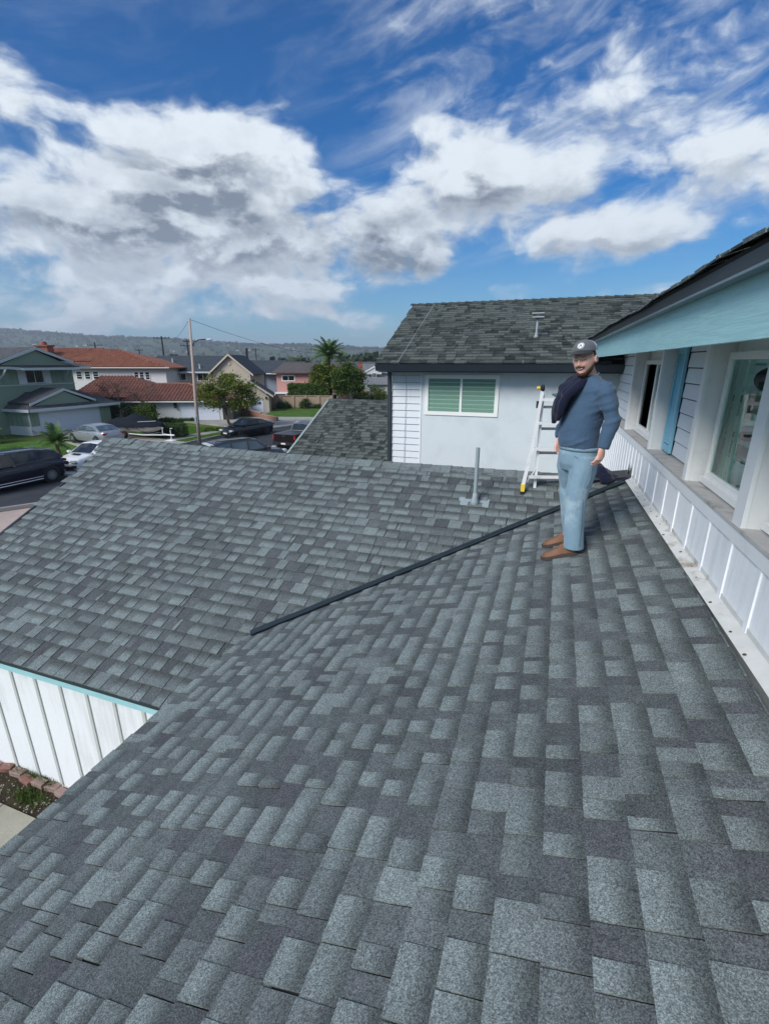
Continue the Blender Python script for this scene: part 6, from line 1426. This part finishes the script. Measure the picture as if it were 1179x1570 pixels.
for i in range(1, 40): rg.append([headpt(2 * math.pi * j / 44, math.pi * i / 40) for j in range(44)])
loftr(B, rg)
for s in (-1, 1):      # ears
    for k_ in range(9):
        w_ = k_ / 8 * 4.4 - .6; B.ball(H(-.012 - .016 * math.cos(w_), s * .080 + s * .004, .000 + .026 * math.sin(w_)), .0085, 8, 6)
    B.ball(H(-.010, s * .078, 0), (.011, .011, .02), 8, 6)
B.tube([H(-.025, 0, -.05), neckb + V3((0, 0, .03)), neckb - V3((0, 0, .06))], [.058, .062, .075], 16)
trunk = [(pel + V3((0, 0, -.06)), .10, .145), (pel + V3((0, 0, .08)), .105, .145), (chest - V3((0, 0, .10)), .11, .145), (chest + V3((0, 0, .04)), .10, .16), (neckb - V3((0, 0, .07)), .075, .15), (neckb - V3((0, 0, .0)), .05, .07)]
loftr(B, [ring(B, c, a, b, f, l) for c, a, b in trunk])
B.tube([shL, elL, wrL], [.048, .038, .027], 12); B.tube([shR, elR, wrR], [.048, .038, .027], 12)
B.tube([hipL, knL, anL], [.08, .055, .038], 12); B.tube([hipR, knR, anR], [.08, .055, .038], 12)
for (an_, s) in ((anL, 0), (anR, 0)): B.tube([an_, an_ + V3((-.01, 0, -.07)), an_ + V3((-.10, 0, -.135))], [.034, .030, .018], 10)
def hand(W_, dirv, palm_n, side, curl=.5, s=1.0):
    """W_: wrist; dirv: towards the fingertips; palm_n: out of the palm; thumb leaves on side"""
    d_ = dirv.normalized(); n_ = (palm_n - d_ * palm_n.dot(d_)).normalized(); t_ = n_.cross(d_).normalized() * side
    B.tube([W_, W_ + d_ * .03 * s, W_ + d_ * .085 * s], [.026 * s, .030 * s, .037 * s], 12, ref=n_, ry=[.020 * s, .017 * s, .014 * s])
    for k_, (o_, L_, r_) in enumerate(((.030, .070, .0095), (.010, .078, .0098), (-.011, .073, .0094), (-.030, .058, .0085))):
        p = W_ + d_ * (.065 - abs(o_) * .12) * s + t_ * o_ * s * .95; q = p; P = [p]; ang = .12
        for seg, fr_l in enumerate((.45, .32, .28)):
            ang += curl * (.45 + .25 * seg); v_ = (d_ * math.cos(ang) + n_ * math.sin(ang)); q = q + v_ * (L_ * s * fr_l * (1.25 if seg == 0 else 1)); P.append(q)
        B.tube(P, [r_ * s * 1.05, r_ * s, r_ * s * .95, r_ * s * .78], 8)
    p = W_ + d_ * .025 * s + t_ * .024 * s; a1 = p + (t_ * .55 + d_ * .8 + n_ * .25).normalized() * .042 * s; a2 = a1 + (t_ * .12 + d_ * .95 + n_ * .35).normalized() * .030 * s; a3 = a2 + (d_ * .95 + n_ * .45 - t_ * .1).normalized() * .022 * s
    B.tube([p, a1, a2, a3], [.015 * s, .0125 * s, .0105 * s, .0085 * s], 8)
hand(wrL, V3((-.10, -.05, -1)), V3((-.75, .65, 0)), -1, .52, 1.10)
hand(wrR, V3((-.10, -.05, -.6)), V3((.6, -.7, 0)), 1, .5, 1.06)
body = B.build('body', SKIN, man); body.data.update(); remesh(body, .0052, 3, .5)
# ---- face pieces that have a colour of their own
def on_face(th, ph, off): 
    p = headpt(th, ph); return p + (p - head).normalized() * off
def patch(name, m, cells, off, parent, th0=-math.pi, th1=math.pi, nt_=64, ph0=.2, ph1=3.0, np_=54, jit=.0):
    """part of the head surface lifted by off where cells(th, ph) > 0, tapered at its rim"""
    g = MB(); idx = {}
    for i in range(np_ + 1):
        for j in range(nt_ + 1):
            th, ph = th0 + (th1 - th0) * j / nt_, ph0 + (ph1 - ph0) * i / np_; c_ = cells(th, ph)
            o_ = off * min(1, max(0, c_) * 6) - .006 * (c_ <= 0); q = on_face(th, ph, o_ + jit * mn.noise(V3((th * 22, ph * 22, 3))) * (c_ > .05)); g.v.append(tuple(q)); g.c.append((1, 1, 1, 1)); idx[(i, j)] = c_
    for i in range(np_):
        for j in range(nt_):
            if max(idx[(i, j)], idx[(i + 1, j)], idx[(i, j + 1)], idx[(i + 1, j + 1)]) > 0:
                a = i * (nt_ + 1) + j; g.f.append((a, a + nt_ + 1, a + nt_ + 2, a + 1))
    return g.build(name, m, parent, smooth=True)
def beard(th, ph):
    z = math.cos(ph); y = math.sin(ph) * math.sin(th); at_ = abs(th)
    if at_ > 1.62: return -1
    low = (-.40 - .32 * math.cos(min(at_, 1.57) * 1.0)) - z          # under the cheek line
    if at_ > .75: low = (-.36 - .36 * math.cos(.75)) + (at_ - .75) * .62 - z
    mou = ((y / .36) ** 2 + ((z + .53) / .15) ** 2) - 1              # keep the mouth clear
    mus = .13 - abs(z + .37 - .10 * y * y) * 1.6 if abs(y) < .46 else -1
    return min(max(low, mus) * 1.2, mou * .8)
patch('beard', HAIR, beard, .0065, body, -1.7, 1.7, 80, 1.3, 3.05, 60, .0030)
def hairf(th, ph):
    z = math.cos(ph); at_ = abs(th)
    if at_ < 1.45: return -1
    if at_ < 1.75: return min(.3, (z + .35)) * 1 if z < .5 else .3
    return (z + .42 + .12 * (at_ - 1.75)) * .8
patch('hair', HAIR, hairf, .006, body, -math.pi, math.pi, 80, .5, 2.3, 50, .003)
for s in (-1, 1):
    g = MB(); P = [on_face(s * (.22 + .36 * t_), 1.36 - .05 * math.sin(t_ * 2.6), .0005) for t_ in (0, .33, .66, 1)]; g.tube(P, [.002, .0032, .003, .0015], 6); g.build('eyebrow', HAIR, body, smooth=True)
    g = MB(); P = [on_face(s * (.22 + .34 * t_), 1.50 - .02 * math.sin(t_ * 3.1), -.0004) for t_ in (0, .25, .5, .75, 1)]; g.tube(P, [.0015, .0036, .0042, .0034, .0012], 6); g.build('eye', mat_plain('eye_slit', (.03, .02, .018), .3), body, smooth=True)
g = MB(); P = [on_face(.46 * t_, 2.05 - .05 * abs(t_) ** 2, -.002) for t_ in np.linspace(-1, 1, 9)]; g.tube(P, [.002, .007, .010, .012, .0125, .012, .010, .007, .002], 8, ry=[.002, .004, .005, .005, .005, .005, .005, .004, .002], ref=tuple(hf)); mo = g.build('mouth', mat_plain('dark_lips', (.20, .05, .045), .5), body, smooth=True)
g = MB(); P = [on_face(.34 * t_, 2.025 - .05 * abs(t_) ** 2, .0018) for t_ in np.linspace(-1, 1, 9)]; g.tube(P, [.002, .004, .005, .0055, .006, .0055, .005, .004, .002], 8); g.build('teeth', mat_plain('teeth', (.72, .68, .60), .3), mo, smooth=True)
# ---- cap
cap_c = H(-.008, 0, .068) 
def capsurf(a0_, n, m_, name, parent, keep_):
    g = MB()
    for i in range(m_ + 1):
        ph = (math.pi / 2) * i / m_
        for j in range(n + 1):
            th = a0_[0] + (a0_[1] - a0_[0]) * j / n; q = cap_c + hf * (.108 * math.sin(ph) * math.cos(th) + .0) + hl * (.089 * math.sin(ph) * math.sin(th)) + hu * (.084 * math.cos(ph) ** .8 + .014 * math.cos(th) * math.cos(ph) * math.sin(ph))
            g.v.append(tuple(q)); g.c.append((1, 1, 1, 1))
    for i in range(m_):
        for j in range(n): a = i * (n + 1) + j; g.f.append((a, a + n + 1, a + n + 2, a + 1))
    return g.build(name, keep_, parent, smooth=True)
cap = capsurf((-1.45, 1.45), 30, 10, 'cap', man, CAPM)
capsurf((1.45, 2 * math.pi - 1.45), 30, 10, 'mesh_back', cap, MESHW)
g = MB(); n = 22; rows = []
for i in range(n + 1):
    th = -1.18 + 2.36 * i / n
    for t_ in (0, .5, 1):
        ex = t_ * .080 * math.cos(th / 1.18 * math.pi / 2 * .88) ** .6; bq = .089 * math.sin(th); aq = .108 * math.cos(th)
        g.v.append(tuple(cap_c + hf * (aq + ex) + hl * (bq * (1 - .04 * t_)) + hu * (.010 - t_ * .020 - .30 * abs(bq) ** 1.2 * .8 + .006))); g.c.append((1, 1, 1, 1))
for i in range(n):
    for j in range(2): a = i * 3 + j; g.f.append((a, a + 3, a + 4, a + 1))
nb = len(g.v)
for v_ in list(g.v): g.v.append(tuple(V3(v_) - hu * .006)); g.c.append((1, 1, 1, 1))
g.f += [tuple(nb + q for q in f_[::-1]) for f_ in list(g.f)]
for i in range(n): g.f.append((i * 3 + 2, (i + 1) * 3 + 2, nb + (i + 1) * 3 + 2, nb + i * 3 + 2))
g.build('brim', BRIM, cap, smooth=False)
bc = cap_c + hf * .094 + hl * .006 + hu * .046; bn = (hf * .86 + hu * .50 + hl * .05).normalized()
g = MB(); g.lathe([(.001, .004), (.024, .004), (.026, .0), (.026, -.006)], bc, bn, 24); pt_ = g.build('round_badge', mat_plain('white_badge', (.75, .77, .76), .6, var=.02), cap)
g = MB(); bu = (hu - bn * hu.dot(bn)).normalized(); bl = bn.cross(bu)
for pts in (((-.012, -.010), (-.006, -.010), (.001, .006), (0, .014)), ((.012, -.010), (.006, -.010), (-.001, .006), (0, .014))):
    g.add([bc + bn * .0055 + bl * a + bu * b for a, b in pts], [(0, 1, 2, 3)])
g.tube([bc + bn * .005 + bl * (.0205 * math.cos(2 * math.pi * k_ / 24)) + bu * (.0205 * math.sin(2 * math.pi * k_ / 24)) for k_ in range(25)], .0012, 4)
g.build('badge_mark', mat_plain('badge_ink', (.03, .04, .05), .7), pt_)
g = MB(); g.ball(cap_c + hu * .086 + hf * .006, (.007, .007, .004), 10, 6); g.build('button', CAPM, cap)
# ---- shirt
def fold(c, sc=(9, 9, 26), amp=.006, seed=0.): return lambda p: amp * mn.noise(V3((p.x * sc[0], p.y * sc[1], p.z * sc[2] + p.x * 8 + seed))) + amp * .5 * mn.noise(V3((p.x * 30 + seed, p.y * 30, p.z * 30)))
g = MB(); belly = V3((-.012, -.012, 0))
T = [(pel + V3((.0, 0, .035)), .146, .166), (pel + V3((0, 0, .10)) + belly, .148, .164), (pel + V3((0, 0, .22)) + belly, .143, .164), (chest + V3((0, 0, -.02)), .132, .178), (chest + V3((0, 0, .09)), .114, .192), (neckb + V3((0, 0, -.045)), .094, .195), (neckb + V3((0, 0, .002)), .084, .135), (neckb + V3((0, 0, .038)), .068, .074)]
loftr(g, [ring(g, c, a, b, f, l, 24) for c, a, b in T])
g.tube([shL + l * -.03, shL + l * .015 + V3((0, 0, -.035)), shL.lerp(elL, .5), elL, elL.lerp(wrL, .5), wrL + V3((.008, 0, -.0))], [.062, .068, .065, .059, .051, .040], 14)
g.tube([shR + l * .03, shR + V3((0, 0, -.03)), shR.lerp(elR, .5), elR, elR.lerp(wrR, .5), wrR], [.066, .072, .066, .058, .048, .040], 14)
g.ball(shL + V3((-.010, .012, -.022)), .066, 12, 8); g.ball(shR, .072, 12, 8)
def crease(p, along, across, n1, n2, fa, fb, seed):
    """long narrow creases: ridged noise stretched along one direction"""
    q = V3((p.dot(along) * fa, p.dot(across) * fb, p.dot(n2) * fa * 1.5 + seed)); r_ = 1 - abs(mn.noise(q)) * 2.6
    return max(-.4, r_)
DG = V3((-.55, 0, -.83)).normalized(); DGx = V3((.83, .2, -.55)).normalized(); HZ = V3((.8, -.5, -.18)).normalized(); UPv = V3((.1, 0, 1)).normalized()
def shirt_fold(p):
    d_ = 0.0; arm = p.x > .345 or p.y > 4.36
    if not arm:
        low = min(1, max(0, (5.05 - p.z) / .25)); d_ += 0.0152 * low * crease(p, V3((.75, -.2, .45)).normalized(), V3((-.4, .1, .9)).normalized(), 0, V3((.5, .8, 0)), 3.2, 15, 2) * max(0, .35 + mn.noise(p * 4))
        d_ += 0.0116 * crease(p, UPv, HZ, 0, V3((.5, .8, 0)), 2.5, 11, 9) * max(0, mn.noise(p * 3 + V3((4, 4, 0))) + .2)
        w = max(0, 1 - abs(p.z - (pel.z + .07)) / .07); d_ += 0.0087 * w * crease(p, HZ, UPv, 0, V3((.5, .8, 0)), 5, 24, 5)
    else:
        d_ += 0.0123 * crease(p, V3((-.3, 0, -.9)).normalized(), V3((.9, -.5, -.1)).normalized(), 0, V3((.3, .9, 0)), 4, 15, 3)
        for c_, r_ in ((elL, .12), (elR, .12)): w = max(0, 1 - (p - c_).length / r_); d_ += 0.0101 * w * crease(p, HZ, UPv, 0, V3((.3, .9, 0)), 5, 22, 7)
        w = max(0, 1 - (p - wrL).length / .10); d_ += 0.0072 * w * crease(p, HZ, UPv, 0, V3((.3, .9, 0)), 4, 30, 8)
    return d_ + .0012 * mn.noise(p * 45)
sh2 = remesh(g.build('shirt', SHIRT, man), .0075, 4, .5, shirt_fold)
g = MB(); g.tube([neckb + f * (.066 * math.cos(w)) + l * (.070 * math.sin(w)) + V3((0, 0, .042 - .018 * math.cos(w))) for w in np.linspace(0, 2 * math.pi, 28)], .0075, 6); g.build('collar', mat_cloth('grey_collar', (.14, .17, .22), (.2, .24, .3)), sh2, smooth=True)
# ---- jeans
g = MB()
loftr(g, [ring(g, c, a, b, f, l, 22) for c, a, b in ((pel + V3((0, 0, .06)), .128, .160), (pel + V3((0, 0, -.02)), .138, .168), (pel + V3((0, 0, -.10)), .130, .165), (pel + V3((0, 0, -.16)), .105, .14))])
g.tube([hipL + V3((0, 0, .04)), hipL + V3((0, 0, -.08)), knL + V3((0, 0, .06)), knL, knL.lerp(anL, .5), anL + V3((.008, 0, .01)), anL + V3((.010, 0, -.048))], [.105, .108, .088, .086, .080, .080, .084], 16)
g.tube([hipR + V3((0, 0, .04)), hipR + V3((0, 0, -.08)), knR + V3((0, 0, .06)), knR, knR.lerp(anR, .5), anR + V3((.0, 0, .01)), anR + V3((.0, 0, -.045))], [.100, .104, .086, .084, .078, .078, .080], 16)
def jean_fold(p):
    d_ = 0.0105 * crease(p, V3((.12, 0, 1)).normalized(), HZ, 0, V3((.5, .8, 0)), 3, 12, 1) * max(0, mn.noise(p * 3) + .4)
    w = max(0, 1 - abs(p.z - 3.87) / .15); d_ += 0.0270 * w * crease(p, V3((.85, -.4, .3)).normalized(), V3((-.3, 0, .95)).normalized(), 0, V3((.5, .8, 0)), 4.5, 17, 11)
    w = max(0, 1 - abs(p.z - 4.20) / .14); d_ += 0.0195 * w * crease(p, V3((.85, -.3, -.35)).normalized(), V3((.3, 0, .95)).normalized(), 0, V3((.5, .8, 0)), 4, 14, 12)
    w = max(0, 1 - abs(p.z - 4.47) / .12); d_ += 0.0195 * w * crease(p, V3((.8, -.3, .5)).normalized(), V3((-.5, 0, .85)).normalized(), 0, V3((.5, .8, 0)), 4, 15, 13)
    return d_ + .001 * mn.noise(p * 45)
je = remesh(g.build('jeans', JEAN, man), .0075, 3, .5, jean_fold)
# seam, belt line and pocket edge of the jeans
g = MB(); P = []
for t_ in np.linspace(0, 1, 10):
    c_ = hipL.lerp(knL, t_ * 2) if t_ < .5 else knL.lerp(anL, t_ * 2 - 1); r_ = .112 if t_ < .3 else .088; P.append(c_ + V3((.55, -.83, 0)).normalized() * (r_ + .002))
g.tube(P, .0028, 5); g.build('side_seam', mat_cloth('dark_denim', (.10, .18, .26), (.16, .25, .33)), je)
g = MB(); P = [pel + f * (.138 * math.cos(w)) + l * (.166 * math.sin(w)) + V3((0, 0, .030)) for w in np.linspace(0, 2 * math.pi, 40)]; g.tube(P, [.010] * 40, 6, ry=[.018] * 40); g.build('waistband', mat_cloth('denim_waistband', (.13, .22, .30), (.24, .35, .43)), je, smooth=True)
g = MB(); P = [pel + f * (.142 * math.cos(w)) + l * (.172 * math.sin(w)) + V3((0, 0, -.02 - .09 * (w - .55))) for w in np.linspace(.55, 1.25, 8)]; g.tube(P, .0035, 5); g.build('pocket_edge', mat_cloth('denim_shadow', (.09, .16, .23), (.14, .23, .3)), je)
# ---- shoes
def shoe(an_, tz):
    """toe points down the slope (-X)"""
    g = MB(); sl_ = V3((-1, -.0, -S1)).normalized(); up_ = V3((-S1, 0, 1)).normalized(); w_ = V3((0, 1, 0)); base = V3((an_.x + .045, an_.y, z1(an_.x + .045) + .014)); Lh = .298; rows = []
    prof = [(0, .030, .060), (.06, .036, .085), (.20, .040, .118), (.38, .040, .108), (.52, .046, .084), (.70, .053, .068), (.86, .047, .058), (.96, .028, .038), (1.0, .010, .025)]
    for (t_, hw, hh) in prof:
        c_ = base + sl_ * (t_ * Lh); rows.append([c_ + w_ * hw * math.cos(2 * math.pi * j / 14) * (1 if math.sin(2 * math.pi * j / 14) < .1 else .82) + up_ * (.022 + (hh - .022) * max(0, math.sin(2 * math.pi * j / 14))) for j in range(14)])
    loftr(g, rows); o = remesh(g.build('shoe', SHOE, man), .006, 3)
    g = MB(); rows = []
    for (t_, hw, hh) in prof: c_ = base + sl_ * (t_ * (Lh + .008) - .004); rows.append([c_ + w_ * (hw + .005) * s + up_ * h_ for s, h_ in ((-1, 0), (1, 0), (1, .024), (-1, .024))])
    loftr(g, rows); g.build('sole', SOLE, o)
    g = MB()
    for k_ in range(4): c_ = base + sl_ * (Lh * (.34 + .07 * k_)) + up_ * (.096 - .009 * k_); g.tube([c_ - w_ * .022, c_ + up_ * .004, c_ + w_ * .022], .003, 5)
    g.build('laces', mat_plain('dark_laces', (.07, .035, .02), .8), o)
shoe(anL, 0); shoe(anR, 0)
# ---- jacket slung over his right shoulder
jk = MB()
OUT = [neckb + V3((-.01, .045, .035)), shR + V3((.01, .03, .075)), shR + V3((-.055, .04, .01)), V3((.045, 4.33, 5.02)), V3((.030, 4.30, 4.93)), V3((.026, 4.27, 4.84))]
INN = [neckb + V3((-.03, -.085, .018)), neckb + V3((-.075, -.110, -.040)), V3((.082, 4.065, 5.05)), V3((.058, 4.075, 4.98)), V3((.038, 4.09, 4.91)), V3((.030, 4.11, 4.855))]
for k_ in range(7):
    w_ = k_ / 6; bul = math.sin(math.pi * w_); P = [a.lerp(b, w_) + V3((-.030, -.030, .008)) * bul * (.45 if i_ < 2 else 1) + V3((0, 0, -.035 * math.sin(k_ * 2.1) * (i_ == 5))) for i_, (a, b) in enumerate(zip(OUT, INN))]
    jk.tube(P, [.022, .030, .032, .030, .026, .012], 10)
jo = remesh(jk.build('jacket', JACK, None), .008, 3, .5, lambda p: .008 * crease(p, V3((-.3, 0, -.95)).normalized(), V3((.8, -.6, 0)).normalized(), 0, V3((.5, .8, 0)), 3, 16, 21))
tag(jo, 'dark navy jacket slung over the right shoulder of the man in the cap', 'jacket')
hd = MB(); hd.tube([V3((.050, 4.36, 5.03)), V3((.015, 4.36, 5.035)), V3((-.035, 4.36, 5.045))], [.035, .030, .008], 8, ry=[.03, .022, .006]); hd.build('hood', mat_cloth('teal_grey_lining', (.06, .11, .12), (.09, .15, .16)), jo, smooth=True)
# ---- dark jacket lying on the ridge behind him
g = MB(); ze_ = z2(.7, RY); rows = []
for i in range(12):
    t_ = i / 11; x = .46 + .50 * t_; w = .16 * math.sin(math.pi * min(1, t_ * .9 + .12)) ** .6 + .02; h = .14 * math.exp(-((t_ - .28) / .28) ** 2) + .025
    rows.append([V3((x, 6.24 + .04 * math.sin(i) + w * math.cos(2 * math.pi * j / 14), ze_ - .02 - .16 * max(0, math.cos(2 * math.pi * j / 14)) * 0 + h * max(-.15, math.sin(2 * math.pi * j / 14)) + .03)) for j in range(14)])
loftr(g, rows); jl = remesh(g.build('folded_jacket', JACK, None), .012, 2, .5, lambda p: .025 * mn.noise(p * 11) + .008 * mn.noise(p * 30)); tag(jl, 'dark navy jacket dropped on the roof ridge by the wall, behind the man', 'jacket')

# ================================================================ ladder
ALU = mat_plain('white_aluminium', (.80, .81, .81), .4, metal=.05, var=.08, dirt=(.35, .35, .33), dscale=9, damt=.4); ALUD = mat_plain('grey_rung', (.34, .35, .35), .4, metal=.5, var=.1); YEL = mat_plain('yellow_foot', (.75, .55, .04), .5, var=.1)
ld = thing('ladder', 'white aluminium folding ladder with yellow foot cap standing on the roof by the ridge', 'ladder', (-.1, 5.85, z2(-.1, 5.85)))
u_ = V3((.96, .28, 0)).normalized(); v_ = V3((-.28, .96, 0)).normalized(); FA = V3((-.225, 5.80, HC - 1.505)); TB = V3((-.155, 5.95, HC - .31)); wd = .44
def beam(g, a, b, w, t, side):
    a, b = V3(a), V3(b); d_ = (b - a).normalized(); n_ = d_.cross(side).normalized(); s_ = side.normalized()
    g.hexa([a - s_ * w / 2 - n_ * t / 2, a + s_ * w / 2 - n_ * t / 2, a + s_ * w / 2 + n_ * t / 2, a - s_ * w / 2 + n_ * t / 2, b - s_ * w / 2 - n_ * t / 2, b + s_ * w / 2 - n_ * t / 2, b + s_ * w / 2 + n_ * t / 2, b - s_ * w / 2 + n_ * t / 2])
for k_, (sa_, sb_) in enumerate(((0, 0), (wd, wd))):
    flare = u_ * (-.0 if k_ == 0 else .0)
    mid = V3((-.185, 5.90, HC - .86)) + u_ * sa_
    g = MB(); foot = FA + u_ * sa_ + u_ * (-.045 if k_ == 0 else .045) ; kn = FA.lerp(TB, .42) + u_ * sa_ + u_ * (-.015 if k_ == 0 else .015) ; beam(g, foot + V3((0, 0, .09)), kn, .038, .028, u_); beam(g, kn, TB + u_ * sb_ + V3((0, 0, .0)), .034, .026, u_); g.build('front_rail', ALU, ld)
    g = MB(); g.hexa([foot + V3((-.022, -.03, .005)), foot + V3((.022, -.03, .005)), foot + V3((.022, .02, .005)), foot + V3((-.022, .02, .005)), foot + V3((-.024, -.025, .10)), foot + V3((.024, -.025, .10)), foot + V3((.024, .025, .10)), foot + V3((-.024, .025, .10))]); ft = g.build('foot_cap', YEL, ld)
    g = MB(); g.box((foot.x - .026, foot.y - .035, foot.z - .022), (foot.x + .026, foot.y + .03, foot.z + .012)); g.build('rubber_foot', BLACK, ft)
    g = MB(); rf_ = V3((-.135, 5.90, HC - 1.49)) + u_ * sa_ * .96; beam(g, rf_ + V3((0, 0, .02)), TB + u_ * sb_ + V3((.01, .05, -.05)), .030, .022, u_); rr_o = g.build('rear_rail', ALU, ld)
    g = MB(); g.box((rf_.x - .018, rf_.y - .018, rf_.z - .02), (rf_.x + .018, rf_.y + .018, rf_.z + .02)); g.build('rubber_foot', BLACK, rr_o)
    g = MB(); beam(g, foot.lerp(kn, .08) + V3((0, 0, .03)), rf_.lerp(TB + u_ * sb_, .22), .012, .010, u_); g.build('brace', ALU, ld)
    h_ = TB + u_ * sb_; g = MB(); g.lathe([(.036, -.016), (.040, 0), (.036, .016)], h_ + V3((0, 0, .03)), u_, 14); hn_ = g.build('hinge', BLACK, ld)
    g = MB(); g.lathe([(.020, 0), (.018, .03), (.003, .034)], h_ + V3((0, 0, .03)) - u_ * (.035 if k_ == 0 else -.035), u_ * (-1 if k_ == 0 else 1), 12); g.build('lock_knob', YEL if k_ == 0 else BLACK, hn_)
    g = MB(); g.box((h_.x - .055, h_.y - .02, h_.z - .20), (h_.x - .022, h_.y + .02, h_.z - .12)); g.build('latch', BLACK, ld)
for t_ in (.155, .435, .69, .915):
    a = FA.lerp(TB, t_); a2 = a + u_ * wd; g = MB(); beam(g, a, a2, .034, .030, V3((0, 0, 1))) if False else g.hexa([a + v_ * -.016 + V3((0, 0, -.016)), a2 + v_ * -.016 + V3((0, 0, -.016)), a2 + v_ * .016 + V3((0, 0, -.016)), a + v_ * .016 + V3((0, 0, -.016)), a + v_ * -.016 + V3((0, 0, .016)), a2 + v_ * -.016 + V3((0, 0, .016)), a2 + v_ * .016 + V3((0, 0, .016)), a + v_ * .016 + V3((0, 0, .016))]); g.build('rung', ALU, ld)
    b1 = V3((-.135, 5.90, HC - 1.49)).lerp(TB + V3((.01, .05, -.05)), max(0, t_ - .04)) + v_ * .03; b2 = b1 + u_ * wd; g = MB(); g.hexa([b1 + v_ * -.014 + V3((0, 0, -.016)), b2 + v_ * -.014 + V3((0, 0, -.016)), b2 + v_ * .014 + V3((0, 0, -.016)), b1 + v_ * .014 + V3((0, 0, -.016)), b1 + v_ * -.014 + V3((0, 0, .014)), b2 + v_ * -.014 + V3((0, 0, .014)), b2 + v_ * .014 + V3((0, 0, .014)), b1 + v_ * .014 + V3((0, 0, .014))]); g.build('rear_rung', ALUD, ld)
